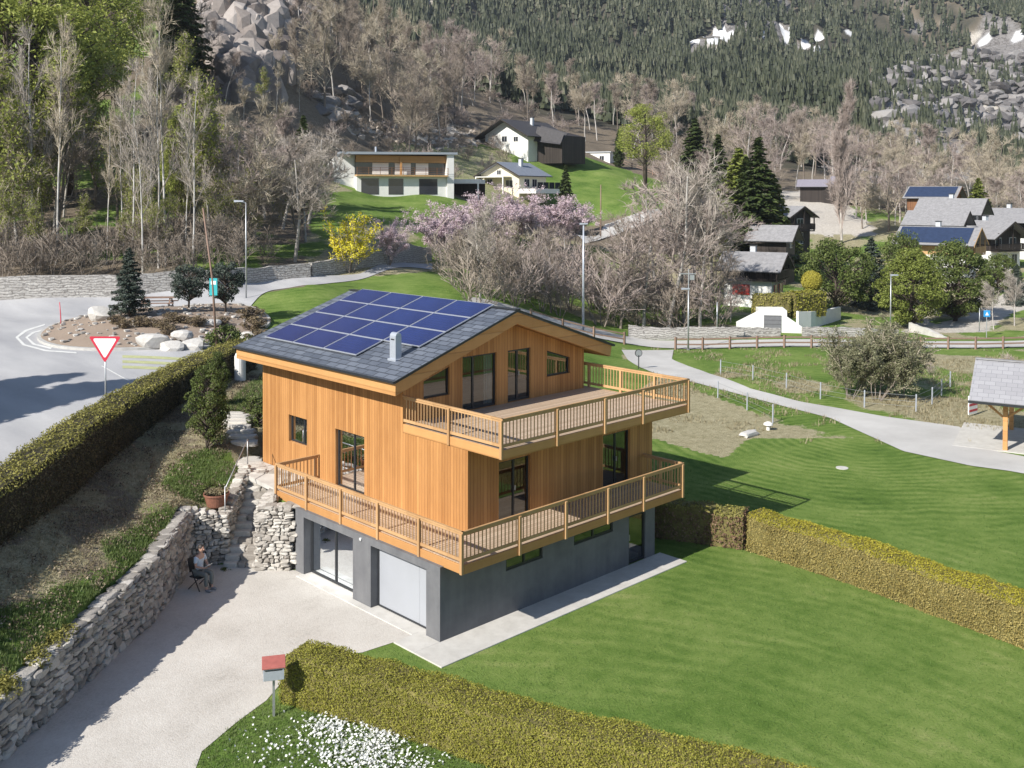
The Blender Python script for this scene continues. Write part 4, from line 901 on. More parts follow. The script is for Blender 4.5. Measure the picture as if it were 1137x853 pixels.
hedge('beech_hedge', 'brown leafless-looking beech hedge in the shade behind the chalet', [q0, q1], .9, [0, 0], [1.38, 1.36], M_HEDGE_G, M_HEDGE_BR, dens=380, leaf=.085, seed=13)
# road hedge on the left slope
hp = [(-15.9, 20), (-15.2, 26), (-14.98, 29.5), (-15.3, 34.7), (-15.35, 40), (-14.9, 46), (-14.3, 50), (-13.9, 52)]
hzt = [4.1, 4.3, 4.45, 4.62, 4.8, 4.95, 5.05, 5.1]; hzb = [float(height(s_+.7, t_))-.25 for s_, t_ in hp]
hedge('clipped_hedge', 'long green hedge with a yellowish top along the left road, shade-darkened side towards the garden', hp, [1.5]*8, hzb, hzt, M_HEDGE_G, M_HEDGE_SH, dens=460, leaf=.075, rough=.09, seed=14, corem=simple('shade_dark_hedge_core', (.03, .025, .014), .95, .4, 5))  # side leaves and core have the shade put into their colours

# ------------------------------------------------------------------ grass tufts, flowers
M_TUFT = leafmat('green_grass_blades', (.07, .11, .025), (.15, .21, .06), (.26, .29, .12), .3, .5)
M_DRYTUFT = leafmat('dry_grass_blades', (.14, .12, .06), (.33, .28, .17), (.52, .46, .32), .2, .6)
def tufts(name, s_, t_, hgt, mat, r, label, cat, wdt=.012, lean=.6, nb=5):
    n_ = len(s_); s2_ = np.repeat(s_, nb)+r.normal(0, .04, n_*nb); t2_ = np.repeat(t_, nb)+r.normal(0, .04, n_*nb); x, y = xy(s2_, t2_); z = height(s2_, t2_)-.01
    h = hgt*r.uniform(.5, 1.3, n_*nb); a = r.uniform(0, 2*math.pi, n_*nb); ln = r.uniform(.1, lean, n_*nb)*h
    b0_ = np.c_[x, y, z]; wv = np.c_[np.cos(a+1.57), np.sin(a+1.57), 0*a]*wdt; tip = b0_+np.c_[np.cos(a)*ln, np.sin(a)*ln, h]
    V = np.stack([b0_-wv, b0_+wv, tip], 1).reshape(-1, 3); b = MB(); b.add(V, None, np.arange(len(V)).reshape(-1, 3)); o = b.build(name, mat); return tag(o, label, cat, kind='stuff')
r4 = np.random.default_rng(21)
def region(n_, s0, s1, t0_, t1_, cond):
    s_ = r4.uniform(s0, s1, n_); t_ = r4.uniform(t0_, t1_, n_); k = cond(s_, t_); return s_[k], t_[k]
bankc = lambda s_, t_: inpoly(s_, t_, HIPOLY) & (s_ > -14.5) & (s_ < -9.9) & ~((s_ > -11.0) & (t_ > 38))
cx_, cy_ = lambda s_, t_: xy(s_, t_)[0], lambda s_, t_: xy(s_, t_)[1]
s_, t_ = region(52000, -14.6, -9.9, 12, 51, bankc); X_, Y_ = xy(s_, t_); dm = fbm(X_/1.6, Y_/1.6, 4, 47)*.6+fbm(X_/6, Y_/6, 4, 31)*.4
kk = np.ones(len(s_), bool); gm = np.zeros(len(s_))
for (a_, c_, w_) in ((gz(205, 575, 2.2), gz(170, 600, 2.3), 1.5), (gz(95, 665, 1.9), gz(95, 665, 1.9), 1.0), (gz(60, 690, 1.9), gz(20, 720, 1.6), 1.25), (gz(215, 530, 2.6), gz(235, 510, 2.7), 1.2), (gz(150, 640, 1.9), gz(185, 610, 1.9), 1.1)):
    for u_ in (0, .5, 1): gm = np.maximum(gm, np.exp(-((s_-(a_[0]*(1-u_)+c_[0]*u_))**2+(t_-(a_[1]*(1-u_)+c_[1]*u_))**2)/w_**2))
kk = gm+(dm-.5)*.6 < .42
tufts('dry_grass', s_[kk][:15000], t_[kk][:15000], .07, M_DRYTUFT, r4, 'dry straw-coloured grass on the bank below the road hedge', 'grass', .012, 2.2, 3)
tufts('bank_grass', s_[~kk][:9000], t_[~kk][:9000], .10, M_TUFT, r4, 'rough green grass patches on the bank below the road hedge', 'grass', .014, .8, 5)
M_LITTER = leafmat('dead_leaf_litter', (.07, .05, .032), (.20, .155, .105), (.40, .33, .24), .05, 1.5)
s_, t_ = region(60000, -14.6, -9.9, 12, 51, bankc); gm = fbm(*[q/.7 for q in xy(s_, t_)], 3, 91); kk = gm > .47; s_, t_ = s_[kk][:12000], t_[kk][:12000]; x, y = xy(s_, t_); b = MB(); leaves(b, np.c_[x, y, height(s_, t_)+.03+r4.random(len(s_))*.05], .075, .6, r4); tag(b.build('leaf_litter', M_LITTER), 'dead leaves and clods scattered over the dry bank', 'leaf litter', kind='stuff')
# rough grass around terrace
s_, t_ = region(9000, -12.5, -7.5, 42.3, 56, lambda s_, t_: (s_ < 60)); tufts('terrace_grass', s_, t_, .16, M_TUFT, r4, 'rough green grass behind the small terrace', 'grass', .014, .8, 4)
s_, t_ = region(26000, -13, 40, 50, 82.5, lambda s_, t_: (S(1, 1)*0+s_/t_*FPX+PX0 > 720) & (fbm(*[q/3 for q in xy(s_, t_)], 3, 8) > .5)); 
X_, Y_, Z_ = s_, t_, None
pxs = s_/t_*FPX+PX0; onp = inpoly(s_, t_, PL.tolist()+PR.tolist()[::-1]) if hasattr(PL, 'tolist') else inpoly(s_, t_, [tuple(map(float, q)) for q in PL]+[tuple(map(float, q)) for q in PR][::-1])
kk = ~onp; tufts('meadow_grass', s_[kk], t_[kk], .22, M_DRYTUFT, r4, 'tall pale dead grass in the field below the village road', 'grass', .018, 1.2, 3)
# daisies at the driveway mouth
M_PETAL = leafmat('white_petals', (.72, .72, .68), (.9, .9, .88), None, .2, 3)
fl = []
for (a, c_, n_, sd) in [((388, 822), (430, 832), 700, .40), ((352, 806), (378, 812), 380, .28), ((425, 806), (438, 812), 200, .2), ((370, 840), (400, 850), 380, .4), ((330, 848), (470, 852), 260, .5), ((300, 822), (330, 835), 150, .5), ((410, 850), (470, 856), 330, .35)]:
    A = np.array(gz(*a)); B_ = np.array(gz(*c_)); u = r4.random(n_)[:, None]; fl.append(A*(1-u)+B_*u+r4.normal(0, sd, (n_, 2)))
fl = np.concatenate(fl); s_, t_ = fl.T; x, y = xy(s_, t_); Hh = r4.uniform(.05, .13, len(x))
ok = ~inpoly(x, y, DRV); b = MB(); leaves(b, np.c_[x, y, Hh][ok], .062, .95, r4, up=1.2); tag(b.build('white_flowers', M_PETAL), 'drift of small white flowers on the grass below the front hedge', 'flowers', kind='stuff')
s_, t_ = region(26000, -9, 4, 17.5, 27, lambda s_, t_: (inpoly(s_, t_, [gz(215, 860), gz(224, 835), gz(262, 803), gz(300, 778), gz(330, 782), gz(443, 808), gz(580, 852), gz(560, 900), gz(215, 900)])))
tufts('verge_grass', s_, t_, .075, M_TUFT, r4, 'short green grass around the white flowers by the mailbox', 'grass', .009, .9, 4)
# scattered grass edge on lawn
s_, t_ = region(46000, -3.5, 22, 17, 46, lambda s_, t_: (height(s_, t_) < .05) & ~inpoly(*xy(s_, t_), DRV) & ~inpoly(*xy(s_, t_), [(-1.1, -1.3), (10.4, -1.3), (10.4, 8), (-1.1, 8)]) & (s_/t_*FPX+PX0 < 1250))
tufts('lawn_grass', s_, t_, .045, leafmat('mown_grass_blades', (.055, .115, .02), (.11, .19, .038), (.19, .265, .07), .3, .35), r4, 'closely mown green lawn around the chalet', 'lawn', .012, 1.6, 2)

# ------------------------------------------------------------------ planter, person, mailbox, sign, poles
def lathe(prof, n_=20):
    b = MB(); b.tube([(0, 0, z) for r_, z in prof], [max(r_, .001) for r_, z in prof], n_, cap=True); return b
px_, py_ = XY(-10.25, 34.75); pz = float(height(-10.4, 34.7))+.02
t_ = thing('planter_tub', 'large round terracotta-brown planter tub on the wall left of the steps', 'planter', (px_, py_, pz))
lathe([(.31, 0), (.33, .03), (.42, .40), (.45, .40), (.45, .46), (.41, .46), (.40, .40), (.0, .38)], 28).build('tub', M_TERRA, t_, smooth=False)
b = MB(); r5 = np.random.default_rng(3); a = r5.uniform(0, 6.28, 500); q = np.sqrt(r5.random(500))*.4; leaves(b, np.c_[q*np.cos(a), q*np.sin(a), .42+r5.random(500)*.16], .07, .4, r5); b.build('dry_plant', M_DRYTUFT, t_)

M_SKIN = simple('skin', (.50, .30, .22), .5, .06); M_HAIR = simple('dark_hair', (.03, .022, .018), .6, .2); M_TEE = simple('pale_blue_tee', (.55, .62, .70), .8, .06, 12); M_TROU = simple('grey_green_trousers', (.17, .18, .17), .85, .1, 14); M_SHOE = simple('grey_shoes', (.25, .25, .26), .7, .1)
def skin_mesh(name, verts, edges, radii, mat, parent, loc_m, root=0, sub=2):
    me = bpy.data.meshes.new(name); me.from_pydata([tuple(v) for v in verts], edges, []); me.update()
    o = bpy.data.objects.new(name, me); col.objects.link(o)
    m = o.modifiers.new('skin', 'SKIN'); m.use_smooth_shade = True
    if not me.skin_vertices:
        bpy.context.view_layer.objects.active = o; o.select_set(True)
        bpy.ops.mesh.customdata_skin_add(); o.select_set(False)
    for i, rd in enumerate(radii): me.skin_vertices[0].data[i].radius = (rd, rd) if np.isscalar(rd) else rd; me.skin_vertices[0].data[i].use_root = (i == root)
    s_ = o.modifiers.new('sub', 'SUBSURF'); s_.levels = sub; s_.render_levels = sub
    me.materials.append(mat); o.parent = parent
    return o
# seated person, facing local -Y; seat height .45
pv = thing('person', 'person in pale blue tee and grey trousers sitting on a chair in the wall corner', 'person', (*XY(-9.98, 31.95), .012), YAW-math.pi/2+R(62))
V_ = [(0, 0, .53), (0, .03, .72), (0, .01, .92), (0, -.02, 1.07), (0, -.05, 1.14), (0, -.06, 1.24)]
Eg = [(0, 1), (1, 2), (2, 3), (3, 4), (4, 5)]; Rd = [(.15, .12), (.135, .105), (.155, .11), (.12, .085), .052, .06]
for sgn in (-1, 1):
    i0 = len(V_); V_ += [(sgn*.09, -.02, .52), (sgn*.12, -.42, .54), (sgn*.12, -.40, .10), (sgn*.12, -.43, .055), (sgn*.125, -.55, .035)]; Rd += [.10, .062, .042, .045, .034]; Eg += [(0, i0), (i0, i0+1), (i0+1, i0+2), (i0+2, i0+3), (i0+3, i0+4)]
    j0 = len(V_); V_ += [(sgn*.17, -.01, 1.03), (sgn*.235, -.06, .78), (sgn*.10, -.28, .73), (sgn*.075, -.33, .735)]; Rd += [.056, .042, .028, (.034, .02)]; Eg += [(3, j0), (j0, j0+1), (j0+1, j0+2), (j0+2, j0+3)]
    for f in range(4):
        k0 = len(V_); fx = sgn*(.075-.012-f*.016); V_ += [(fx+sgn*.03, -.365, .745-f*.002), (fx+sgn*.03, -.39, .765)]; Rd += [.009, .008]; Eg += [(j0+3, k0), (k0, k0+1)]
    k0 = len(V_); V_ += [(sgn*.105, -.345, .765), (sgn*.09, -.365, .785)]; Rd += [.011, .009]; Eg += [(j0+3, k0), (k0, k0+1)]
skin_mesh('body', V_, Eg, Rd, M_SKIN, pv, None)
b = MB(); stone_add(b, (0, -.085, 1.30), (.155, .195, .235), None, np.random.default_rng(1), False, .95, .01); 
b.tube([(0, -.175, 1.31), (0, -.203, 1.275), (0, -.182, 1.265)], [.012, .018, .012], 6); 
for sg in (-1, 1): stone_add(b, (sg*.08, -.075, 1.30), (.02, .045, .06), None, rng, True, 1, 0)
b.build('head', M_SKIN, pv, smooth=True)
b = MB(); 
for sg in (-1, 1): stone_add(b, (sg*.032, -.174, 1.318), (.022, .014, .013), None, rng, True, 1, 0)
b.box((-.025, -.181, 1.243), (.025, -.172, 1.249)); b.build('eyes_and_mouth', M_HAIR, pv)
b = MB(); stone_add(b, (0, -.062, 1.335), (.178, .205, .215), None, np.random.default_rng(2), False, .95, .03); hm = b.build('hair', M_HAIR, pv, smooth=True)
# clothes follow the body
V2 = [(0, 0, .50), (0, .03, .72), (0, .01, .92), (0, -.02, 1.08)]; E2 = [(0, 1), (1, 2), (2, 3)]; R2_ = [(.168, .138), (.152, .122), (.17, .125), (.12, .09)]
for sg in (-1, 1): k = len(V2); V2 += [(sg*.17, -.01, 1.035), (sg*.222, -.045, .86)]; R2_ += [.072, .062]; E2 += [(3, k), (k, k+1)]
skin_mesh('tee_shirt', V2, E2, R2_, M_TEE, pv, None)
V2 = [(0, 0, .53)]; E2 = []; R2_ = [(.172, .14)]
for sg in (-1, 1): k = len(V2); V2 += [(sg*.09, -.03, .525), (sg*.12, -.42, .54), (sg*.12, -.40, .14)]; R2_ += [.115, .078, .062]; E2 += [(0, k), (k, k+1), (k+1, k+2)]
skin_mesh('trousers', V2, E2, R2_, M_TROU, pv, None)
for sg in (-1, 1): b = MB(); stone_add(b, (sg*.122, -.49, .045), (.1, .27, .09), None, rng, False, .8, .03); b.build('shoe', M_SHOE, pv, smooth=True)
tg = thing('tablet', 'small white tablet held on the seated person\'s lap', 'tablet', (*XY(-9.98, 31.95), .012), YAW-math.pi/2+R(62)); b = MB(); b.beam((0, -.33, .77), (0, -.45, .85), .22, .015); b.build('screen_body', M_WHITE, tg)
fc = thing('folding_chair', 'dark folding garden chair under the seated person', 'chair', (*XY(-9.98, 31.95), .012), YAW-math.pi/2+R(62))
b = MB(); b.box((-.24, -.24, .40), (.24, .2, .43)); b.build('seat', M_BLACK, fc); b = MB(); b.beam((0, .2, .55), (0, .3, .98), .46, .02, up=(0, 1, 0)); b.build('backrest', M_BLACK, fc)
for sg in (-1, 1):
    for p_, q_ in (((sg*.24, -.24, 0), (sg*.24, .28, .95)), ((sg*.24, .25, 0), (sg*.24, -.2, .42))): b = MB(); b.beam(p_, q_, .025, .025, up=(1, 0, 0)); b.build('leg', M_DARKMETAL, fc)

# mailbox
mx_, my_ = xy(*gz(304, 795)); mb_ = thing('mailbox', 'grey metal mailbox with a faded red lid on a steel post by the front hedge', 'mailbox', (mx_, my_, 0), YAW-math.pi/2+R(14))
b = MB(); b.box((-.03, -.03, 0), (.03, .03, .98)); b.build('post', M_METAL, mb_)
b = MB(); b.extr([(-.25, -.17, .95), (-.25, .17, .95), (-.25, .17, 1.36), (-.25, -.17, 1.26)], (.5, 0, 0)); bx = b.build('box', M_ZINC, mb_, fixn=True, bevel=.008)
b = MB(); b.extr([(-.28, -.21, 1.25), (-.28, .20, 1.375), (-.28, .20, 1.41), (-.28, -.21, 1.285)], (.56, 0, 0)); b.build('lid', simple('faded_red_paint', (.36, .11, .09), .6, .15, 5), mb_, fixn=True, bevel=.006)
b = MB(); b.box((-.2, -.176, 1.19), (.2, -.171, 1.215)); b.build('letter_slot', M_BLACK, bx); b = MB(); b.box((-.256, -.05, 1.1), (-.251, .03, 1.16)); b.build('label_plate', M_BLACK, bx)

# give-way sign
gx, gy, gz_ = atpt(116, 39.3); sg_ = thing('give_way_sign', 'red-bordered white triangular give-way sign on a grey pole beside the hedge', 'traffic sign', (gx, gy, gz_), YAW-math.pi/2)
top_z = zof(375, 39.3)-gz_; bot_z = zof(404, 39.3)-gz_; hw = .6
b = MB(); b.tube([(0, 0, 0), (0, 0, top_z-.1)], .03, 10); b.build('pole', M_METAL, sg_, smooth=True)
def tri(hw, zt_, zb_, y, th_=.012, inset=0):
    rr_ = .05; pts = []
    for cxx, czz, a0_, a1_ in ((hw-rr_, zt_-rr_, -30, 90), (-hw+rr_, zt_-rr_, 90, 210), (0, zb_+rr_*1.6, 210, 330)):
        for a in np.linspace(R(a0_), R(a1_), 6): pts.append((cxx+rr_*math.cos(a), y, czz+rr_*math.sin(a)))
    return pts
b = MB(); b.extr(tri(hw, top_z, bot_z, -.045), (0, .012, 0)); pl_ = b.build('plate', M_REDSIGN, sg_, fixn=True)
b = MB(); b.extr(tri(hw-.155, top_z-.08, bot_z+.17, -.049), (0, .003, 0)); b.build('white_field', M_WSIGN, pl_, fixn=True)

def pole(name, label, px, t, ytop, rad=.05, mat=M_METAL, cat='pole', lamp=None, group=None, arm=None, lean=0):
    t = tm(px, t)
    x, y = XY(S(px, t), t); z = float(height(S(px, t), t)); hgt = zof(ytop, t)-z; o = thing(name, label, cat, (x, y, z), YAW-math.pi/2, group)
    b = MB(); b.tube([(0, 0, 0), (lean*.3*hgt/6, 0, hgt*.5), (lean*hgt/6, 0, hgt)], [rad, rad*.85, rad*.65], 8); b.build('mast', mat, o, smooth=True)
    b = MB(); b.box((-.12, -.12, 0), (.12, .12, .05)); b.build('base_plate', mat, o)
    if lamp: b = MB(); a = lamp; b.beam((0, 0, hgt), (a, 0, hgt+.1), .06, .05); b.build('arm', mat, o); b = MB(); b.extr([(a-.35, -.12, hgt+.04), (a+.35, -.12, hgt+.08), (a+.35, -.12, hgt+.17), (a-.35, -.12, hgt+.2)], (0, .24, 0)); b.build('lamp_head', M_ZINC, o, fixn=True)
    return o
pole('street_lamp', 'tall plain white mast standing behind the chalet roof by the bare trees', 648, 90, 250, .11, M_ZINC, 'street lamp', lamp=.01)
o = pole('street_lamp', 'lamp post at the village road junction with a small lantern and loudspeaker', 765, 88, 322, .08, M_METAL, 'street lamp', lamp=-.25)
b = MB(); b.tube([(0, 0, 4.6), (0, 0, 6.8)], .05, 6); b.beam((-.7, 0, 6.4), (.6, 0, 6.4), .08, .08); b.box((.1, -.2, 5.9), (.45, .2, 6.3)); b.build('crossarm', M_METAL, o)
o = pole('lamp_post', 'slim leaning brown pole with a teal flag sign on the roundabout island', 240, 55, 232, .07, M_FENCE, 'pole', lean=-.55)
b = MB(); hgt_ = zof(310, 55)-float(height(S(240, 55), 55)); b.box((-.38, -.03, hgt_-.95), (.05, .02, hgt_)); fsg = b.build('flag_sign', M_TEAL, o); b = MB(); b.box((-.3, -.037, hgt_-.35), (-.02, -.031, hgt_-.15)); b.build('sign_mark', M_WSIGN, fsg)
pole('street_lamp', 'thin grey lamp pole beside the curved stone wall left of the yellow bush', 273, 92, 226, .06, M_METAL, 'street lamp', lamp=-.5)
pole('marker_post', 'thin red snow marker post at the left tip of the roundabout island', 67, 61, 337, .035, M_REDSIGN, 'marker post', lean=-.3)
pole('street_lamp', 'lamp post in front of the round green pine on the village road', 990, 98, 306, .07, M_METAL, 'street lamp', lamp=.3)
pole('street_lamp', 'thin lamp post beside the bare tree near the blue road sign', 1089, 100, 341, .05, M_METAL, 'pole')
pole('utility_pole', 'short grey pole below the bare trees near the white garage', 797, 97, 335, .08, M_METAL, 'pole')
pole('utility_pole', 'wooden pole on the green slope below the cream house', 667, 165, 205, .12, M_FENCE, 'pole')
x, y, z = atpt(1097, 96); o = thing('road_sign', 'blue square road sign beside the junction on the right', 'traffic sign', (x, y, z), YAW-math.pi/2); b = MB(); b.tube([(0, 0, 0), (0, 0, 2.6)], .04, 8); b.build('pole', M_METAL, o); b = MB(); b.box((-.3, -.06, 1.9), (.3, -.03, 2.5)); pl2 = b.build('plate', M_BLUESIGN, o, bevel=.02); b = MB(); b.extr([(-.16, -.065, 2.05), (.16, -.065, 2.05), (0, -.065, 2.38)], (0, .004, 0)); b.build('white_triangle', M_WSIGN, pl2, fixn=True)
x, y, z = atpt(710, 73); o = thing('traffic_mirror', 'round dark traffic mirror on a short post where the path meets the road', 'traffic mirror', (x, y, z), YAW-math.pi/2+.2); b = MB(); b.tube([(0, 0, 0), (0, 0, 1.0)], .04, 8); b.build('post', M_DARKMETAL, o); b = MB(); b.tube([(0, .05, 1.15), (0, 0, 1.15)], .28, 20); dm_ = b.build('rim', M_BLACK, o); b = MB(); b.tube([(0, -.004, 1.15), (0, -.012, 1.15)], .24, 20); b.build('mirror', M_METAL, dm_)

# boulders
bl = [(152.5, 66.0, 1.1, .9, 1.0, 'tall grey boulder at the left end of the roundabout island'), (168, 58+4.2, 2.3, 1.3, .95, 'broad white boulder at the front of the island, leftmost of the front row'), (190, 62, 1.6, 1.1, .8, 'low white boulder at the front of the island, between two larger ones'),
      (201, 64.5, 1.5, 1.1, .8, 'rounded white boulder at the back of the front boulder row'), (214, 63, 1.9, 1.3, .95, 'large white boulder at the right end of the front boulder row'), (232, 70, 1.7, 1.0, .5, 'flat pale boulder in the shade under the middle conifer'), (275, 68, 1.3, 1.0, .8, 'upper white boulder beside the shrub row near the roof corner'), (279, 63, 1.9, 1.1, .8, 'lower white boulder beside the roof corner')]
bl[0] = (109, 70.5, 1.9, .9, 1.3, bl[0][5])
for i, (px, t, w, d, h, lab) in enumerate(bl):
    s_, t = IS(px, t); x, y = XY(s_, t); b = MB(); w *= .76; d *= .8; h *= .8; r6 = np.random.default_rng(40+i)
    V = np.sign(ICO_V)*np.abs(ICO_V)**.75; 
    for k in range(5): dd = r6.normal(size=3); dd /= np.linalg.norm(dd); ex_ = V@dd-r6.uniform(.55, .8); V = V-np.maximum(ex_, 0)[:, None]*dd*.9
    b.add(V*np.array([w, d, h])/2*1.15, None, ICO_F); o = b.build('boulder', M_BOULDER); o.location = (x, y, islz(s_, t)+h*.32); o.rotation_euler = (0, 0, YAW-math.pi/2+r6.uniform(-.3, .3)); tag(o, lab, 'boulder', 'boulders on the roundabout island')
b = MB(); r9 = np.random.default_rng(66)
for i in range(420):
    a_ = r9.uniform(0, 6.28); q_ = math.sqrt(r9.random())*.95; s_, t_ = isl(q_*math.cos(a_), q_*math.sin(a_)); x, y = XY(s_, t_); k = r9.uniform(.06, .28); stone_add(b, (x, y, islz(s_, t_)+k*.15), (k*1.2, k, k*.6), None, r9, True)
tag(b.build('island_stones', M_BOULDER), 'scattered small stones on the bark bed of the roundabout island', 'stones', kind='stuff')
# picnic bench
s_, t0_ = IS(174, 80.5); x, y = XY(s_, t0_); o = thing('picnic_bench', 'dark red wooden picnic table with benches at the back of the roundabout island', 'picnic table', (x, y, islz(s_, t0_)-.05), YAW-math.pi/2+R(8))
for nm, y0_, w_, z_ in (('tabletop', 0, .85, .78), ('bench_seat', -.8, .3, .46), ('bench_seat', .8, .3, .46)):
    b = MB(); k = 4 if w_ > .5 else 2
    for i in range(k): b.box((-1.25, y0_-w_/2+i*w_/k, z_-.05), (1.25, y0_-w_/2+(i+.9)*w_/k, z_))
    b.build(nm, M_FENCE, o)
for a in (-.9, .9):
    b = MB(); b.beam((a, -.8, 0), (a, -.25, .74), .09, .05); b.beam((a, .8, 0), (a, .25, .74), .09, .05); b.beam((a, -.9, .38), (a, .9, .38), .09, .06); b.build('leg_frame', M_FENCE, o)

# road fence
def rail_fence(name, label, P, hgt=1.05, sp=2.2, mat=M_FENCE, rails=(.45, .9), pr=.075, rr=.07, group=None, cat='fence', zoff=0):
    P = resample(P, 400); d = np.r_[0, np.cumsum(np.hypot(*np.diff(P, axis=0).T))]; m = int(d[-1]/sp); u = np.linspace(0, d[-1], m+1)
    s_ = np.interp(u, d, P[:, 0]); t_ = np.interp(u, d, P[:, 1]); x, y = xy(s_, t_); z = height(s_, t_)+zoff; o = thing(name, label, cat, (0, 0, 0), 0, group)
    pm = MB()
    for i in range(m+1):
        b = MB(); b.box((x[i]-pr, y[i]-pr, z[i]-.15), (x[i]+pr, y[i]+pr, z[i]+hgt)); b.build('post', mat, o)
    b = MB()
    for i in range(m):
        for h in rails: b.beam((x[i], y[i], z[i]+h), (x[i+1], y[i+1], z[i+1]+h), rr, rr*1.7)
    b.build('rails', mat, o); return o
rail_fence('timber_fence', 'long brown post-and-rail fence along the village road on the right', ss([(751, 88.0), (900, 87.9), (1137, 87.6), (1330, 87.4)]))
rail_fence('timber_fence', 'short piece of post-and-rail fence visible beside the chalet roof', ss([(590, 88.2), (694, 87.8)]))
rail_fence('meadow_fence', 'weathered rail fence along the top of the green meadow', hs([(672, 180), (690, 184), (712, 192), (746, 206)]), 1.2, 3.2, M_FENCE, (.5, 1.0), .09, .06)
def wire_fence(name, label, P, n_, hgt=1.05, group=None):
    P = resample(P, 200); P = resample(P, n_); x, y = xy(P[:, 0], P[:, 1]); z = height(P[:, 0], P[:, 1]); o = thing(name, label, 'wire fence', (0, 0, 0), 0, group)
    for i in range(n_): b = MB(); b.tube([(x[i], y[i], z[i]-.1), (x[i]+.02, y[i], z[i]+hgt)], .045, 6); b.build('post', M_ZINC, o)
    b = MB()
    for i in range(n_-1):
        for h in (.3, .6, .95): b.beam((x[i], y[i], z[i]+h), (x[i+1], y[i+1], z[i+1]+h), .012, .012)
    b.build('wires', M_METAL, o)
wire_fence('wire_fence', 'wire fence on white posts along the upper side of the asphalt path', hs([(800,416),(860,428),(920,446),(985,457),(1025,458),(1055,430)]), 9)
wire_fence('wire_fence', 'three white posts with wire at the edge of the dry field below the path', hs([(797,442),(828,455),(858,470)]), 3)
# little utility boxes on the lawn
for px, t, lab in ((830, 60, 'small white hydrant-like valve box lying in the dry grass'), (853, 61, 'small white round vent standing on the back lawn')):
    pass
x, y, z, tt = hit(853, 478); o = thing('vent_cap', 'small white mushroom-shaped vent standing on the back lawn', 'vent', (x, y, z)); lathe([(.1, 0), (.1, .28), (.26, .3), (.24, .38), (.1, .46), (0, .48)], 14).build('cap', M_WHITE, o)
x, y, z, tt = hit(831, 484); o = thing('stone_slab', 'low white stone lying at the edge of the dry field', 'stone', (x, y, z)); b = MB(); stone_add(b, (0, 0, .1), (1.2, .6, .3), None, np.random.default_rng(8)); b.build('stone', M_BOULDER, o)
x, y, z, tt = hit(935, 520); b = MB(); b.tube([(0, 0, -.02), (0, 0, .03)], .28, 18); o = b.build('manhole_cover', M_SLAB); o.location = (x, y, z); tag(o, 'round pale manhole cover sunk in the mown lawn', 'manhole cover')
# gas bottle by hedge end
x, y, z = atpt(266, 48.5); o = thing('gas_cylinder', 'white upright tank with a dark hose at the end of the road hedge', 'tank', (x, y, z)); lathe([(.18, 0), (.27, .05), (.27, 1.2), (.2, 1.38), (.07, 1.42), (.07, 1.5)], 16).build('tank', M_WHITE, o, smooth=False); b = MB(); b.tube([(.28, 0, 1.4), (.34, 0, .8), (.3, 0, .1)], .03, 6); b.build('hose', M_BLACK, o)

# carport
cxp = hit(1116, 501); n_ = NT('grey_tile_roof_with_studs'); br = n_.n.new('ShaderNodeTexBrick'); n_.link(n_.tc(), br.inputs[0])
for k_, v_ in (('Scale', 1.0), ('Mortar Size', .012), ('Brick Width', .5), ('Row Height', .33)): br.inputs[k_].default_value = v_
br.inputs['Color1'].default_value = (.29, .285, .30, 1); br.inputs['Color2'].default_value = (.34, .335, .35, 1); br.inputs['Mortar'].default_value = (.2, .2, .21, 1); n_.fin(br.outputs[0], .7); M_TILE = n_.m
co = thing('carport', 'open timber carport with a grey tiled roof at the right edge', 'carport', (cxp[0], cxp[1], cxp[2]), YAW-math.pi/2+R(-30))
b = MB(); b.box((-.11, -.11, 0), (.11, .11, 2.3)); b.build('post', M_FASC, co, bevel=.01)
for q in ((5.2, 0), (0, 5.0), (5.2, 5.0)): b = MB(); b.box((q[0]-.11, q[1]-.11, 0), (q[0]+.11, q[1]+.11, 2.3)); b.build('post', M_FASC, co)
for a, c_ in (((0, 0, 1.6), (.85, 0, 2.3)), ((0, 0, 1.6), (-.85, 0, 2.3)), ((0, 0, 1.6), (0, .85, 2.3)), ((5.2, 0, 1.6), (4.4, 0, 2.3))): b = MB(); b.beam(a, c_, .1, .1); b.build('brace', M_FASC, co)
b = MB(); b.box((-1.0, -.1, 2.3), (6.4, .1, 2.5)); b.box((-1.0, 4.9, 2.3), (6.4, 5.1, 2.5)); b.box((-.1, -.4, 2.45), (.1, 5.4, 2.6)); b.build('beam', M_FASC, co)
b = MB(); b.extr([(-1.6, -1.0, 2.44), (-1.6, 2.5, 4.0), (-1.6, 6.0, 2.44), (-1.6, 6.0, 2.56), (-1.6, 2.5, 4.14), (-1.6, -1.0, 2.56)], (9.0, 0, 0)); rf = b.build('roof', M_TILE, co, fixn=True)
b = MB(); b.box((-1.62, -1.08, 2.42), (7.42, -.98, 2.54)); b.build('gutter', M_DARKMETAL, rf); b = MB(); b.beam((-1.6, 2.5, 4.16), (7.4, 2.5, 4.16), .3, .06); b.build('ridge_cap', M_ROOFGREY, rf)
b = MB(); b.box((-2.4, -.35, -.25), (7.5, 5.6, .045)); o = b.build('carport_floor', M_SLAB); o.location = co.location; o.rotation_euler = co.rotation_euler; o['kind'] = 'structure'
x, y, z, tt = hit(1080, 462); o = thing('barrier', 'small red and white striped barrier leaning beside the carport', 'barrier', (x, y, z), YAW-.9)
b = MB(); b.box((-.5, -.03, .1), (.5, .03, 1.2)); pb_ = b.build('board', M_WSIGN, o); 
for k in range(3): b = MB(); b.box((-.5, -.035, .25+k*.34), (.5, -.031, .38+k*.34)); b.build('red_stripe', M_REDSIGN, pb_)
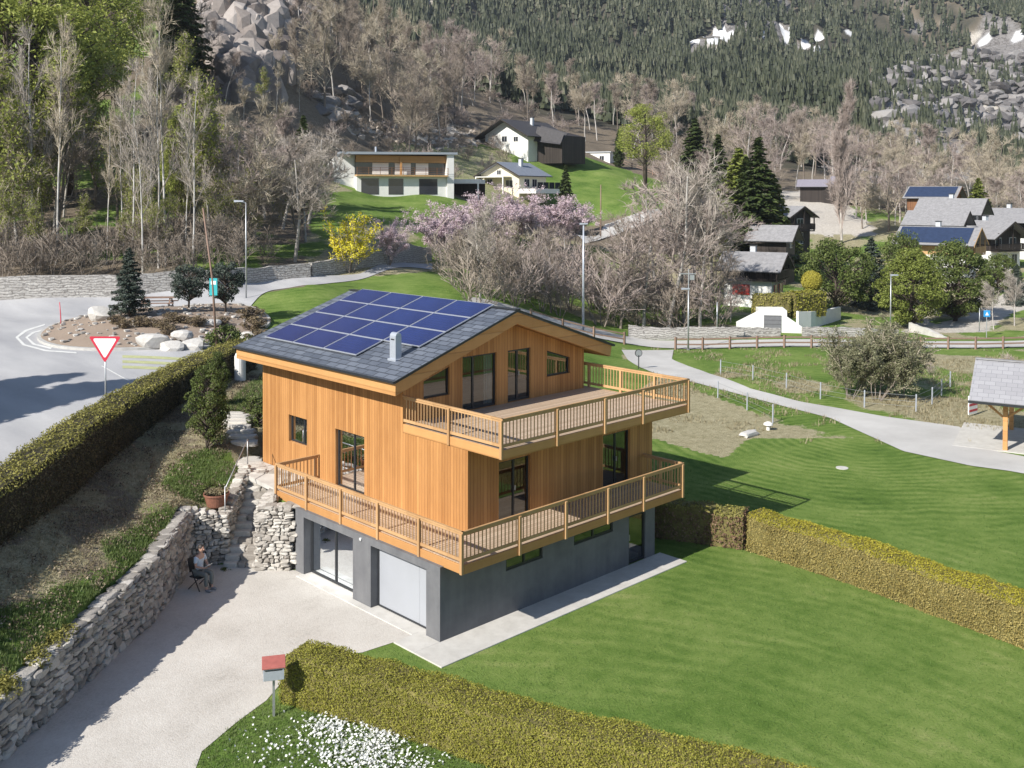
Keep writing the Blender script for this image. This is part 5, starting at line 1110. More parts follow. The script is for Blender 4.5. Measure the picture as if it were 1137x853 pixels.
# far stone walls along the roads
def band_wall(name, label, P, hb, n_=60, thick=.5, mat=M_COURSE, cat='wall', zlow=0):
    P = resample(P, n_); x, y = xy(P[:, 0], P[:, 1]); z = height(P[:, 0], P[:, 1]); hb = np.interp(np.linspace(0, 1, n_), np.linspace(0, 1, len(hb)), hb)+(vnoise(np.arange(n_)*.7, np.zeros(n_), 3)-.5)*.12
    dx, dy = np.gradient(x), np.gradient(y); l_ = np.hypot(dx, dy); nx, ny = -dy/l_*thick, dx/l_*thick
    V = []; 
    for i in range(n_): V += [(x[i], y[i], z[i]-.6), (x[i]+nx[i]*.15, y[i]+ny[i]*.15, z[i]+hb[i]), (x[i]+nx[i], y[i]+ny[i], z[i]+hb[i]), (x[i]+nx[i], y[i]+ny[i], z[i]-.6)]
    b = MB(); b.add(V, [(i*4+k, i*4+(k+1) % 4, (i+1)*4+(k+1) % 4, (i+1)*4+k) for i in range(n_-1) for k in range(4)]+[(3, 2, 1, 0), ((n_-1)*4, (n_-1)*4+1, (n_-1)*4+2, (n_-1)*4+3)])
    return tag(b.build(name, mat, fixn=True), label, cat)
band_wall('stone_wall', 'long coursed stone wall behind the roundabout at the foot of the wooded slope', ss([(-250, 91.5), (0, 92.5), (130, 94), (240, 97), (300, 102), (345, 104)]), [1.8, 1.8, 1.7, 1.7, 1.3, 1.2])
band_wall('stone_wall', 'rough stone wall beside the climbing road under the yellow bush', ss([(347, 104.5), (400, 109.5), (430, 112), (480, 123.5)]), [1.2, 1.5, 2.0, 1.3])
band_wall('stone_wall', 'low pale stone wall along the village road below the bare trees', ss([(699, 94), (780, 94.3), (868, 94.3)]), [1.1, 1.05, .8])
band_wall('stone_wall', 'low terraced stone wall along the village road right of the white garage', ss([(893, 95), (960, 95), (1000, 96)]), [.8, .85, .7])
band_wall('stone_wall', 'rough stone wall at the bend under the dark pine', hs([(1038, 352), (1060, 352), (1085, 347), (1096, 338)]), [1.2, 1.3, 1.2, .8])
band_wall('concrete_wall', 'white sloping parapet wall beside the village road junction', hs([(1008, 368), (1030, 373), (1048, 377)]), [.8, .6, .2], 20, .4, M_SLAB)
band_wall('block_wall', 'pale dry-stone boulder wall beside the hill road', hs([(585, 262), (610, 256), (640, 246)]), [2.6, 2.8, 2.4], 30, .8, M_COURSE)
# ------------------------------------------------------------------ village houses
def wbox(parent, name, x0, x1, z0, z1, y, mat=M_GLASSF, frame=M_WHITE, side='front', d=.08, label=None):
    """window with frame on the gable front (y const) or on a side wall (x const)"""
    b = MB(); g = MB()
    if side == 'front': b.box((x0-.06, y-d, z0-.06), (x1+.06, y, z1+.06)); g.box((x0, y-d-.01, z0), ((x0+x1)/2-.03, y-d+.01, z1)); g.box(((x0+x1)/2+.03, y-d-.01, z0), (x1, y-d+.01, z1))
    else:
        sg = -1 if y < 0 else 1; a = sorted((y, y+sg*d)); b.box((a[0], x0-.06, z0-.06), (a[1], x1+.06, z1+.06)); c_ = y+sg*d; a = sorted((c_-.01, c_+.01)); g.box((a[0], x0, z0), (a[1], (x0+x1)/2-.03, z1)); g.box((a[0], (x0+x1)/2+.03, z0), (a[1], x1, z1))
    w = b.build(name, frame, parent)
    g.build('pane', mat, w)
    if label: w['label'] = label
    return w
def chalet(label, px, t, yb, w, d, hl, hu, th, mlow, mup, mroof, rise=None, ov=.8, solar=False, wins=(), swins=(), balcony=None, bmat=M_DARKWOOD, chim=True, found=3.0, shutters=False, doors=()):
    f_ = tm(px, t)/t; t = tm(px, t); w *= f_; d *= f_; hl *= f_; hu *= f_; rise = rise*f_ if rise else None; ov *= f_
    wins = [tuple(v*f_ for v in q) for q in wins]; swins = [(q[0],)+tuple(v*f_ for v in q[1:]) for q in swins]
    if balcony: balcony = (balcony[0]*f_, balcony[1]*f_, balcony[2])
    z = zof(yb, t); x, y = XY(S(px, t), t); o = thing('chalet_house', label, 'house', (x, y, z), YAW-math.pi/2+R(th)); rise = rise or w*.24
    hw = w/2; H_ = hl+hu
    b = MB(); b.box((-hw, 0, -found), (hw, d, hl)); b.build('lower_wall', mlow, o)
    b = MB(); b.extr([(-hw-.04, -.04, hl), (hw+.04, -.04, hl), (hw+.04, -.04, H_), (0, -.04, H_+rise), (-hw-.04, -.04, H_)], (0, d+.08, 0)); b.build('upper_wall', mup, o, fixn=True)
    k = rise/hw; b = MB(); y0, y1 = -ov*1.3, d+ov; tk = .16
    b.extr([(-hw-ov, y0, H_-k*ov+.02), (0, y0, H_+rise+.02), (hw+ov, y0, H_-k*ov+.02), (hw+ov, y0, H_-k*ov+.02+tk), (0, y0, H_+rise+.02+tk), (-hw-ov, y0, H_-k*ov+.02+tk)], (0, y1-y0, 0)); rf = b.build('roof', mroof, o, fixn=True)
    b = MB(); b.extr([(-hw-ov-.02, y0-.06, H_-k*ov-.08), (0, y0-.06, H_+rise-.08), (hw+ov+.02, y0-.06, H_-k*ov-.08), (hw+ov+.02, y0-.06, H_-k*ov+.14), (0, y0-.06, H_+rise+.16), (-hw-ov-.02, y0-.06, H_-k*ov+.14)], (0, .055, 0)); b.build('barge_board', bmat, rf, fixn=True)
    for sx_ in (-1, 1): b = MB(); b.beam((sx_*(hw+ov+.05), y0, H_-k*ov+.06), (sx_*(hw+ov+.05), y1, H_-k*ov+.06), .12, .1); b.build('gutter', M_DARKMETAL, rf)
    if chim: b = MB(); b.box((hw*.25, d*.5, H_+rise*.5), (hw*.25+.6, d*.5+.6, H_+rise+.8)); c_ = b.build('chimney', M_GREYWALL, rf); b = MB(); b.box((hw*.25-.08, d*.5-.08, H_+rise+.8), (hw*.25+.68, d*.5+.68, H_+rise+.9)); b.build('chimney_cap', M_DARKMETAL, rf)
    if solar:
        n_ = math.hypot(1, k); b = MB()
        for (u0, u1) in ((.08, .92),):
            p_ = lambda u, yy, dz: (-(hw+ov)*(1-u), yy, H_-k*ov+(rise+k*ov)*u+.02+tk+dz)
            b.add([p_(u0, y0+ov*.8, .03), p_(u1, y0+ov*.8, .03), p_(u1, y1-ov*.4, .03), p_(u0, y1-ov*.4, .03), p_(u0, y0+ov*.8, .1), p_(u1, y0+ov*.8, .1), p_(u1, y1-ov*.4, .1), p_(u0, y1-ov*.4, .1)], [(0,3,2,1),(4,5,6,7),(0,1,5,4),(1,2,6,5),(2,3,7,6),(3,0,4,7)])
        b.build('solar_array', M_ROOFBLUE, rf)
    for q in wins: wbox(o, 'window', *q, -.0 if q[3] <= hl else -.04)
    for q in swins: wbox(o, 'window', *q[1:], (-hw if q[3+0] <= hl+9 else -hw) if q[0] == 'l' else hw, side='side')
    if shutters:
        for q in wins:
            for xx in (q[0]-.42, q[1]+.1): b = MB(); b.box((xx, -.1, q[2]), (xx+.32, -.045, q[3])); b.build('shutter', M_RED, o)
    if balcony is not None:
        zb_, dep, sides = balcony; bo = MB(); bo.box((-hw-(dep if sides else 0), -dep, zb_-.15), (hw+.0, -.05, zb_))
        if sides: bo.box((-hw-dep, -.05, zb_-.149), (-hw-.05, d*.95, zb_-.001))
        bb = bo.build('balcony', bmat, o); r_ = MB()
        def run(p, q):
            p = np.array(p, float); q = np.array(q, float); L_ = np.linalg.norm(q-p); up_ = np.array([0, 0, 1.])
            r_.beam(p+up_*.95, q+up_*.95, .09, .07); r_.beam(p+up_*.15, q+up_*.15, .05, .06)
            for i in range(int(L_/.22)+1): a = p+(q-p)*min(1, i*.22/L_); r_.beam(a+up_*.1, a+up_*.93, .13, .04)
        x0_ = -hw-(dep if sides else 0); run((x0_, -dep, zb_), (hw, -dep, zb_))
        if sides: run((x0_, -dep, zb_), (x0_, d*.95, zb_))
        else: run((-hw, -dep, zb_), (-hw, 0, zb_))
        run((hw, -dep, zb_), (hw, 0, zb_)); r_.build('balcony_railing', bmat, bb)
        for xx in (x0_+.1, 0, hw-.1): b = MB(); b.beam((xx, -dep+.08, zb_), (xx, -dep+.08, H_+rise*(1-abs(xx)/hw*.8)-.1), .14, .14); b.build('post', bmat, bb)
    return o
chalet('small chalet with dark upper floor and bright red shutters above the white garage', 864, 116, 331, 5.6, 5.6, 2.35, 1.35, 62, M_WHITE, M_DARKWOOD, M_ROOFGREY, ov=.9, rise=1.5,
       wins=((-1.6, -.7, .6, 1.7), (.9, 1.8, .6, 1.7)), swins=(), balcony=(2.35, .8, True), shutters=True)
o = bpy.data.objects[-1] if False else None
for ob in [q for q in col.objects if q.get('label', '').startswith('small chalet with dark upper')]:
    b = MB(); b.box((-2.74, 2.4, .5), (-2.65, 4.3, 1.65)); b.build('roller_shutter', M_RED, ob)
chalet('little black wooden chalet directly behind the chalet with red shutters', 878, 133, 290, 4.6, 4.6, 1.6, 1.6, 60, M_DARKWOOD, M_DARKWOOD, M_ROOFGREY, rise=1.5, wins=((-.5, .5, 1.9, 2.9),), chim=False)
chalet('tall narrow dark chalet with balconies beside the pale earth heap', 888, 150, 272, 4.4, 4.2, 2.4, 2.2, 30, M_DARKWOOD, M_DARKWOOD, M_ROOFGREY, rise=1.2, balcony=(2.3, 1.0, False), wins=((-.6, .6, .3, 1.9), (-.6, .6, 2.8, 4.0)), chim=False)
chalet('pale timber chalet with a big solar roof above the green pines', 1078, 138, 301, 6.2, 8.4, 2.4, 1.9, 52, M_WHITE, M_LIGHTWOOD, M_ROOFGREY, rise=1.75, ov=1.1, solar=True, wins=((-2.4, -1.2, .5, 2.0), (.6, 2.0, 2.7, 4.1), (-2.0, -.8, 2.7, 4.1)), balcony=(2.5, 1.3, False), bmat=M_LIGHTWOOD)
chalet('grey-roofed house peeking over the solar-roofed timber chalet', 1068, 150, 280, 5.5, 7, 2.4, 2.2, 52, M_GREYWALL, M_DARKWOOD, M_ROOFGREY, rise=1.6, ov=.9, chim=False)
chalet('pale grey house with a wide weathered roof, above the solar-roofed chalet', 1086, 160, 268, 6.3, 8.0, 2.8, 2.2, 52, M_GREYWALL, M_DARKWOOD, M_ROOFGREY, rise=1.9, ov=1.1, wins=((-2.4, -1.2, .5, 2.0), (-1.6, -.4, 3.2, 4.3)), swins=(('l', 1.5, 4.5, 3.2, 4.4),))
chalet('reddish brown timber house with blue solar roof, highest of the right-hand village', 1062, 178, 246, 6.2, 7.6, 2.6, 2.0, 52, M_BROWNWOOD, M_BROWNWOOD, M_ROOFGREY, rise=1.7, ov=.7, solar=True, wins=((-1.6, -.6, .6, 1.9), (.6, 1.6, .6, 1.9), (-.5, .5, 3.0, 4.2)), bmat=M_BROWNWOOD, chim=False)
chalet('white and black chalet with two long balconies near the right edge of the village', 1117, 150, 297, 6.8, 8, 2.7, 2.4, 28, M_WHITE, M_DARKWOOD, M_ROOFGREY, rise=1.9, ov=1.2, wins=((-2.6, -1.4, .5, 2.1), (-.6, .4, .5, 2.1), (1.4, 2.6, .5, 2.1), (-2.4, -1.2, 3.1, 4.6), (.8, 2.2, 3.1, 4.6)), balcony=(2.75, 1.3, False))
chalet('half-hidden grey-roofed house cut by the right edge', 1150, 165, 276, 8, 9, 2.7, 2.2, 40, M_WHITE, M_DARKWOOD, M_ROOFGREY, rise=1.8, ov=1.1)
o2 = chalet('large white house with a dark roof and dark right wing, highest on the meadow', 562, 222, 166, 12.5, 13, 3.0, .3, -40, M_WHITE, M_WHITE, M_ROOFDARK, rise=3.2, ov=1.6, wins=((-4.6, -3.6, 1.7, 2.7), (-1.2, .2, 1.7, 2.9), (2.2, 3.4, 1.7, 2.7)), swins=(('r', 3, 4.2, 1.5, 2.5), ('r', 6, 7.2, 1.5, 2.5), ('r', 9, 10.2, 1.5, 2.5)), chim=True)
b = MB(); b.extr([(5.6, 3.0, -3), (12.2, 3.0, -3), (12.2, 3.0, 2.6), (5.6, 3.0, 4.2)], (0, 8, 0)); wg = b.build('side_wing', M_DARKWOOD, o2, fixn=True); b = MB(); b.extr([(5.7, 2.0, 1.7), (12.6, 2.0, .9), (12.6, 3.2, 3.0), (5.7, 3.2, 4.7)], (0, 0.01, 0)); b.add([(5.7, 1.7, 1.6), (12.6, 1.7, .7), (12.6, 4.4, 3.1), (5.7, 4.4, 4.9), (5.7, 1.9, 1.6), (12.6, 1.9, .7), (12.6, 4.6, 3.1), (5.7, 4.6, 4.9)], [(0,1,2,3),(7,6,5,4),(0,4,5,1),(1,5,6,2),(2,6,7,3),(3,7,4,0)]); b.build('wing_roof', M_ROOFDARK, wg, fixn=True)
o = chalet('cream house with a grey-blue roof and glazed veranda below the large white house', 555, 188, 211, 9.2, 8.5, 2.7, .2, -38, M_CREAM, M_CREAM, simple('blue_grey_roof', (.20, .22, .26), .6, .15, 3), rise=2.2, ov=.9, wins=((-3.0, -1.8, .3, 2.0), (-.6, .3, 2.9, 3.7), (1.5, 3.1, .4, 1.8)), swins=(('r', 1.5, 3.0, .6, 2.0), ('r', 4.0, 5.4, .6, 2.0)))
b = MB(); b.box((4.4, -.5, -.6), (8.2, 9, .2)); tr_ = b.build('terrace', M_WHITE, o)
for i in range(5): b = MB(); b.box((8.12, .0+i*1.7, .2), (8.18, 1.5+i*1.7, 1.3)); b.build('glass_screen', M_GLASSF, tr_)
b = MB(); b.box((-3.6, -2.4, 2.15), (2.6, -.05, 2.3)); b.box((-3.6, -2.4, -1), (-3.4, -2.2, 2.15)); b.box((2.4, -2.4, -1), (2.6, -2.2, 2.15)); b.build('porch', M_WHITE, o)
for lab, px, t, yb, w, d, h in (('small white flat-roofed building beside the dark cypress', 662, 240, 183, 6.5, 4, 2.8), ):
    t = tm(px, t); x, y = XY(S(px, t), t); o = thing('outbuilding', lab, 'building', (x, y, zof(yb, t)), YAW-math.pi/2+R(-25)); b = MB(); b.box((-w/2, 0, -3), (w/2, d, h)); b.build('wall', M_WHITE, o); b = MB(); b.box((-w/2-.3, -.3, h), (w/2+.3, d+.3, h+.2)); b.build('roof', M_GREYWALL, o); wbox(o, 'window', -2, -1, 1, 2, 0); wbox(o, 'window', .8, 1.8, 1, 2, 0)
chalet('low house with a violet-grey roof half hidden by bare trees above the earth heap', 930, 225, 214, 6, 8, 1.2, .5, 70, M_DARKWOOD, M_DARKWOOD, simple('violet_grey_roof', (.26, .24, .28), .6, .15, 3), rise=1.3, chim=False)
chalet('long low house with a pale violet roof behind the tall poplar', 972, 225, 209, 5, 9, 1.0, .5, 75, M_DARKWOOD, M_DARKWOOD, MATS['violet_grey_roof'], rise=1.2, chim=False)

# modern white house on the green bank
t_h = tm(447, 152); x, y = XY(S(447, t_h), t_h); H1 = thing('modern_house', 'modern white house with orange-brown timber band and long balcony on the green bank', 'house', (x, y, zof(214, t_h)), YAW-math.pi/2+R(20)); H1.scale = (t_h/152, t_h/152, t_h/152*1.1)
b = MB(); b.box((-9.0, 1.4, -2), (7.6, 9, 2.35)); b.box((-9.0, 1.4, 2.35), (-7.1, 9, 5.1)); b.box((7.0, -.3, -2), (8.1, 9, 5.3)); b.box((-7.1, 6, 2.35), (7.0, 9, 5.0)); b.extr([(-9.01, 1.4, 4.9), (-9.01, 9, 3.7), (-9.01, 9, 2.3), (-9.01, 1.4, 2.3)], (-1.2, 0, 0)); b.box((-10.2, 1.4, -2), (-9.01, 9, 2.3))
b.box((-7.09, -.02, -2), (6.99, 1.39, 2.18))
b.build('wall', M_WHITE, H1)
b = MB(); b.box((-7.1, .3, 4.15), (7.0, .8, 5.1)); b.box((-.35, .1, 2.4), (-.05, .3, 4.9)); b.build('timber_band', M_FASC, H1)
b = MB(); b.box((-7.1, .95, 2.45), (7.0, 1.0, 4.15)); b.box((-7.1, 1.0, 4.6), (7.0, 6.0, 4.7)); gl_ = b.build('glazing', M_GLASSF, H1); b = MB()
for xx in (-4.5, -1.0, 2.3): b.box((xx, .85, 2.5), (xx+2.5 if xx < 2 else xx+2.0, .93, 4.1))
b.build('white_blind', M_WHITE, gl_)
b = MB(); b.box((-7.2, -.9, 2.2), (7.0, .94, 2.42)); bb = b.build('balcony', M_LIGHTWOOD, H1); b = MB()
for k in range(4): b.beam((-7.2, -.85, 2.65+k*.25), (7.0, -.85, 2.65+k*.25), .03, .04)
for k in range(9): b.beam((-7.2+k*1.775, -.85, 2.4), (-7.2+k*1.775, -.85, 3.45), .06, .06)
b.build('railing', M_BROWNWOOD, bb)
for a, c_ in ((-6.4, -3.6), (-2.2, .2), (2.6, 5.6)): b = MB(); b.box((a, -.06, -.3), (c_-.1, .02, 1.9)); b.build('lower_window', M_GLASSF, H1)
b = MB(); b.extr([(-9.6, -.6, 5.15), (8.6, -.6, 5.35), (8.6, -.6, 5.65), (-9.6, -.6, 5.5)], (0, 2.4, 0)); b.extr([(-9.6, 1.8, 5.2), (-9.6, 9.8, 3.9), (-9.6, 9.8, 4.1), (-9.6, 1.8, 5.5)], (18.2, 0, .1)); rf = b.build('roof', simple('pale_metal_roof', (.30, .33, .37), .5, .08), H1, fixn=True); b = MB(); b.tube([(-3.5, 3, 5), (-3.5, 3, 6.4)], .16, 8); b.build('flue', M_ZINC, rf)
wbox(H1, 'window', 3.0, 3.8, 3.0, 4.1, -10.2, side='side'); wbox(H1, 'window', 5.8, 6.6, 2.6, 3.6, -10.2, side='side')
t_h = tm(512, 156); x, y = XY(S(512, t_h), t_h); o = thing('flat_carport', 'flat white carport attached right of the modern white house', 'carport', (x, y, zof(219, t_h)), YAW-math.pi/2+R(-8)); b = MB(); b.box((-2.6, 0, 1.9), (2.6, 5, 2.5)); b.build('roof', M_WHITE, o); b = MB(); b.box((-2.6, 4.7, -2), (2.6, 5, 1.9)); b.build('back_wall', M_DARKWOOD, o)
for xx in (-2.5, 2.3): b = MB(); b.box((xx, 0, -2), (xx+.2, .2, 1.9)); b.build('post', M_WHITE, o)

# white garage with wing walls
t_h = tm(858, 97); x, y = XY(S(858, t_h), t_h); zz = zof(369, t_h); o = thing('concrete_garage', 'white garage with grey door and sloping wing walls beside the village road', 'garage', (x, y, zz), YAW-math.pi/2+R(-8))
b = MB(); b.box((-1.15, 0, -.3), (1.35, 5, 2.05)); b.extr([(-1.15, 0, -.3), (-1.15, 0, 2.0), (-3.2, 0, .9), (-3.2, 0, -.3)], (0, .3, 0)); b.extr([(1.35, 0, -.3), (1.35, 0, 1.5), (3.3, 0, .2), (3.3, 0, -.3)], (0, .3, 0)); b.build('wall', M_WHITE, o, fixn=True)
b = MB(); b.box((-.72, -.04, 0), (.85, .03, 1.6)); dr_ = b.build('door', simple('grey_metal_door', (.16, .16, .17), .5, .1), o); b = MB()
for k in range(4): b.box((-.72, -.05, .38+k*.38), (.85, -.041, .4+k*.38))
b.build('panel_seams', M_DARKMETAL, dr_)
band_wall('garden_wall', 'white garden wall stepping up right of the hedge above the garage', ss([(888, 99.5), (905, 101), (935, 108)]), [1.7, 1.4, 1.3], 12, .3, M_WHITE)
zt_ = zof(325, 95.5); 
hedge('clipped_hedge', 'dark green clipped hedge on the terrace above the white garage', ss([(838, 101), (876, 101)]), 1.6, [zof(347, 95.5)-.4]*2, [zt_-.1]*2, M_HEDGE_G, M_HEDGE_G, dens=60, leaf=.2, seed=31)
hedge('clipped_hedge', 'yellowish right-hand part of the hedge above the garage, under the round topiary', ss([(878, 101), (912, 103)]), 1.6, [zof(345, 95.5)-.6]*2, [zt_+.1]*2, M_HEDGE_Y, M_HEDGE_Y, dens=60, leaf=.2, seed=32)
# ------------------------------------------------------------------ trees
def bark(name, a, c_, sc=3): n = NT(name); x = n.ramp(n.noise(sc, 4, n.mapv((1, 1, .35)), .7), [(.35, a), (.7, c_)]); return n.fin(x, .9, 0, .15)
M_BARKB = bark('brown_bark', (.13, .105, .085), (.29, .25, .215)); M_BARKG = bark('grey_bark', (.30, .275, .25), (.56, .525, .49)); M_BIRCH = bark('birch_bark', (.30, .28, .26), (.72, .70, .67), 5); M_BARKD = bark('dark_bark', (.06, .05, .04), (.14, .11, .09))
M_TWIGB = bark('brown_twigs', (.22, .18, .145), (.38, .325, .275), 1); M_TWIGG = bark('grey_twigs', (.28, .245, .21), (.45, .40, .355), 1); M_TWIGR = bark('reddish_twigs', (.28, .225, .20), (.46, .39, .355), 1)
M_TWIGO = bark('tan_twigs', (.33, .28, .21), (.50, .44, .35), 1)
M_NEEDLE = leafmat('dark_needles', (.02, .034, .01), (.055, .08, .02), (.11, .135, .04), .1, .5); M_NEEDLEL = leafmat('spring_needles', (.08, .10, .02), (.19, .225, .045), (.30, .33, .085), .2, .4)
M_NEEDLEB = leafmat('blue_needles', (.03, .045, .035), (.07, .09, .07), (.13, .155, .12), .1, .5)
M_NEEDLEF = leafmat('far_needles', (.022, .03, .016), (.058, .068, .036), (.135, .135, .085), .0, .02)
M_BUD = leafmat('pale_green_buds', (.14, .17, .03), (.27, .30, .06), (.40, .42, .12), .3, .3); M_YEL_ = leafmat('yellow_blossom', (.50, .42, .02), (.75, .66, .04), (.85, .78, .1), .25, .5)
M_PINK = leafmat('pink_blossom', (.48, .36, .40), (.68, .54, .59), (.82, .72, .76), .25, .5); M_OLIVE = leafmat('grey_olive_leaves', (.10, .11, .05), (.21, .21, .12), (.34, .33, .21), .2, .5)
M_BUSHG = leafmat('bush_leaves', (.045, .062, .016), (.11, .145, .036), (.22, .25, .07), .2, .8); M_BALL = leafmat('golden_topiary', (.20, .18, .02), (.40, .35, .05), (.5, .45, .1), .2, .6)
M_HEATHER = leafmat('brown_heather', (.09, .065, .04), (.20, .15, .09), (.28, .24, .13), .1, 1)
M_LIGHTN = leafmat('pale_larch_needles', (.17, .20, .035), (.33, .37, .08), (.50, .52, .17), .3, .3)
def frame(d):
    a = np.cross(d, [0, 0, 1.]) if abs(d[2]) < .9 else np.cross(d, [1., 0, 0]); a /= np.linalg.norm(a); return a, np.cross(d, a)
def skeleton(r, Hh, form='spread', r0=None, maxl=4, dens=1.0):
    segs = []; r0 = r0 or Hh*.014
    def grow(p, d, L, rad, lev, nseg):
        pts = [p]; rs = [rad]; 
        for i in range(nseg):
            a, c_ = frame(d); wob = .16 if lev else .06
            d = d+a*r.normal(0, wob)+c_*r.normal(0, wob)+np.array([0, 0, .10 if lev and form != 'weep' else 0]); d /= np.linalg.norm(d)
            p = p+d*L/nseg; pts.append(p); rs.append(rad*(1-(i+1)/nseg*.72))
        segs.append((pts, rs, lev))
        if lev >= maxl: return
        nch = {0: int(13*dens), 1: 6, 2: 5, 3: 3}[lev]
        for k in range(nch):
            if form == 'column': u = r.uniform(.06 if lev == 0 else .2, .98)
            elif form == 'birch': u = r.uniform(.34 if lev == 0 else .2, .98)
            else: u = r.uniform(.22 if lev == 0 else .25, 1.0)
            j = min(nseg-1, int(u*nseg)); f = u*nseg-j; q = pts[j]*(1-f)+pts[j+1]*f; dd = pts[j+1]-pts[j]; dd = dd/np.linalg.norm(dd)
            a, c_ = frame(dd); th = r.uniform(0, 6.28); ang = {'spread': r.uniform(.5, 1.05), 'birch': r.uniform(.35, .75), 'column': r.uniform(.18, .4), 'shrub': r.uniform(.3, .8)}.get(form, .7)
            nd = dd*math.cos(ang)+(a*math.cos(th)+c_*math.sin(th))*math.sin(ang)
            if lev == 0: LL = {'spread': Hh*.36*(1.15-.55*u), 'birch': Hh*.24*(1.2-.75*u), 'column': Hh*.2*(1.1-.8*u), 'shrub': Hh*.4*(1.1-.5*u)}.get(form, Hh*.3)
            else: LL = L*r.uniform(.38, .62)
            grow(q, nd, LL*r.uniform(.75, 1.2), max(rs[j]*.52, .008), lev+1, 3 if lev < 2 else 2)
    if form == 'shrub':
        for k in range(7): th = r.uniform(0, 6.28); grow(np.array([math.cos(th)*.2, math.sin(th)*.2, 0]), np.array([math.cos(th)*.35, math.sin(th)*.35, 1.]), Hh*r.uniform(.6, .9), r0*.5, 1, 4)
    else: grow(np.zeros(3), np.array([0, 0, 1.]), Hh*.93, r0, 0, 7)
    return segs
def fast_tubes(b, segs, n_, rmin):
    for pts, rs, lev in segs:
        pts = np.array(pts); m = len(pts); d = pts[-1]-pts[0]; d = d/(np.linalg.norm(d)+1e-9); a, c_ = frame(d); th = np.arange(n_)*2*math.pi/n_
        ring = np.cos(th)[:, None]*a+np.sin(th)[:, None]*c_; V = pts[:, None]+ring[None]*np.maximum(np.array(rs), rmin)[:, None, None]
        i = np.arange(m-1)[:, None]*n_; k = np.arange(n_)[None]; k2 = (k+1) % n_
        Qs = np.stack([i+k, i+k2, i+n_+k2, i+n_+k], -1).reshape(-1, 4); b.add(V.reshape(-1, 3), Qs)
def tree_meshes(seed, Hh, form, twig_w=.022, twigs=1.0, leaf=None, nleaf=0, lsize=.2, maxl=3, dens=1.0, rmin=.02, r0=None):
    r = np.random.default_rng(seed); sg = skeleton(r, Hh, form, r0, maxl, dens); tk = MB(); fast_tubes(tk, [s for s in sg if s[2] <= (0 if form != 'shrub' else 1)], 8 if form != 'shrub' else 5, .02)
    cr = MB(); fast_tubes(cr, [s for s in sg if s[2] > (0 if form != 'shrub' else 1)], 3, rmin)
    ends = []
    for pts, rs, lev in sg:
        if lev >= maxl-1: ends += [(pts[k], pts[k+1]-pts[k]) for k in range(len(pts)-1)]
    P = np.array([e[0]+e[1]*r.random() for e in ends]); D = np.array([e[1] for e in ends]); D /= np.linalg.norm(D, axis=1)[:, None]
    k = max(1, int(round(twigs*4))); P = np.repeat(P, k, 0); D = np.repeat(D, k, 0); D = D+r.normal(0, .55, D.shape)+np.array([0, 0, .25]); D /= np.linalg.norm(D, axis=1)[:, None]
    L = Hh*.055*r.uniform(.5, 1.4, len(P)); W_ = np.cross(D, r.normal(size=D.shape)); W_ /= np.linalg.norm(W_, axis=1)[:, None]; W_ *= twig_w/2
    V = np.stack([P-W_, P+W_, P+D*L[:, None]], 1).reshape(-1, 3); cr.add(V, None, np.arange(len(V)).reshape(-1, 3))
    lf = None
    if nleaf: 
        lf = MB(); idx_ = r.integers(0, len(P), nleaf); leaves(lf, P[idx_]+r.normal(0, Hh*.022, (nleaf, 3))+D[idx_]*L[idx_][:, None]*.5, lsize, .7, r)
    return tk, cr, lf
_first = {}; _zmax = {}
def proto(key, name, build):
    """build() -> list of (part name, mesh)"""
    _first[key] = (name, build()); zm = 0
    for _, me in _first[key][1]:
        a_ = np.empty(len(me.vertices)*3); me.vertices.foreach_get('co', a_); zm = max(zm, np.percentile(a_[2::3], 99.5))
    _zmax[key] = float(zm)
def plant(key, label, cat, loc, rz=0, sc=1.0, group=None):
    name, parts = _first[key]; o = thing(name, label, cat, loc, rz, group); o.scale = (sc, sc, sc) if np.isscalar(sc) else sc
    if len(parts) == 1 and False: pass
    for pn, me in parts: c_ = bpy.data.objects.new(pn, me); c_.parent = o; col.objects.link(c_)
    return o
def bare(key, seed, Hh, form, mb, mt, **kw):
    leafm = kw.pop('leafm', None); nm = kw.pop('nm', 'bare_tree')
    def f():
        tk, cr, lf = tree_meshes(seed, Hh, form, **kw); L = [('trunk', tk.mesh('trunk', mb, True)), ('crown', cr.mesh('crown', mt))]
        if lf: L.append(('foliage', lf.mesh('foliage', leafm)))
        return L
    proto(key, nm, f)
bare('spreadA', 1, 10, 'spread', M_BARKG, M_TWIGR, twigs=.95); bare('spreadB', 2, 10, 'spread', M_BARKB, M_TWIGB, twigs=.95); bare('spreadC', 3, 10, 'spread', M_BARKG, M_TWIGG, twigs=1.2); bare('spreadD', 14, 10, 'spread', M_BARKB, M_TWIGO, twigs=.95)
bare('birchA', 4, 10, 'birch', M_BIRCH, M_TWIGG, twigs=.25, nm='birch_tree', r0=.085, rmin=.012, twig_w=.018); bare('birchB', 5, 10, 'birch', M_BIRCH, M_TWIGO, twigs=.25, nm='birch_tree', r0=.08, rmin=.012, twig_w=.018)
bare('uprA', 6, 10, 'birch', M_BARKG, M_TWIGO, twigs=.95, r0=.1); bare('uprB', 7, 10, 'birch', M_BARKB, M_TWIGB, twigs=.95, r0=.11); bare('uprC', 8, 10, 'birch', M_BARKG, M_TWIGR, twigs=.95, r0=.11)
bare('shrubA', 9, 5, 'shrub', M_BARKB, M_TWIGR, twigs=.95, nm='bare_shrub', twig_w=.03); bare('shrubB', 10, 5, 'shrub', M_BARKB, M_TWIGB, twigs=.95, nm='bare_shrub', twig_w=.03)
bare('poplar', 11, 18, 'column', M_BARKG, M_TWIGR, twigs=1.0, nm='poplar_tree', dens=4.5, twig_w=.05, rmin=.035)
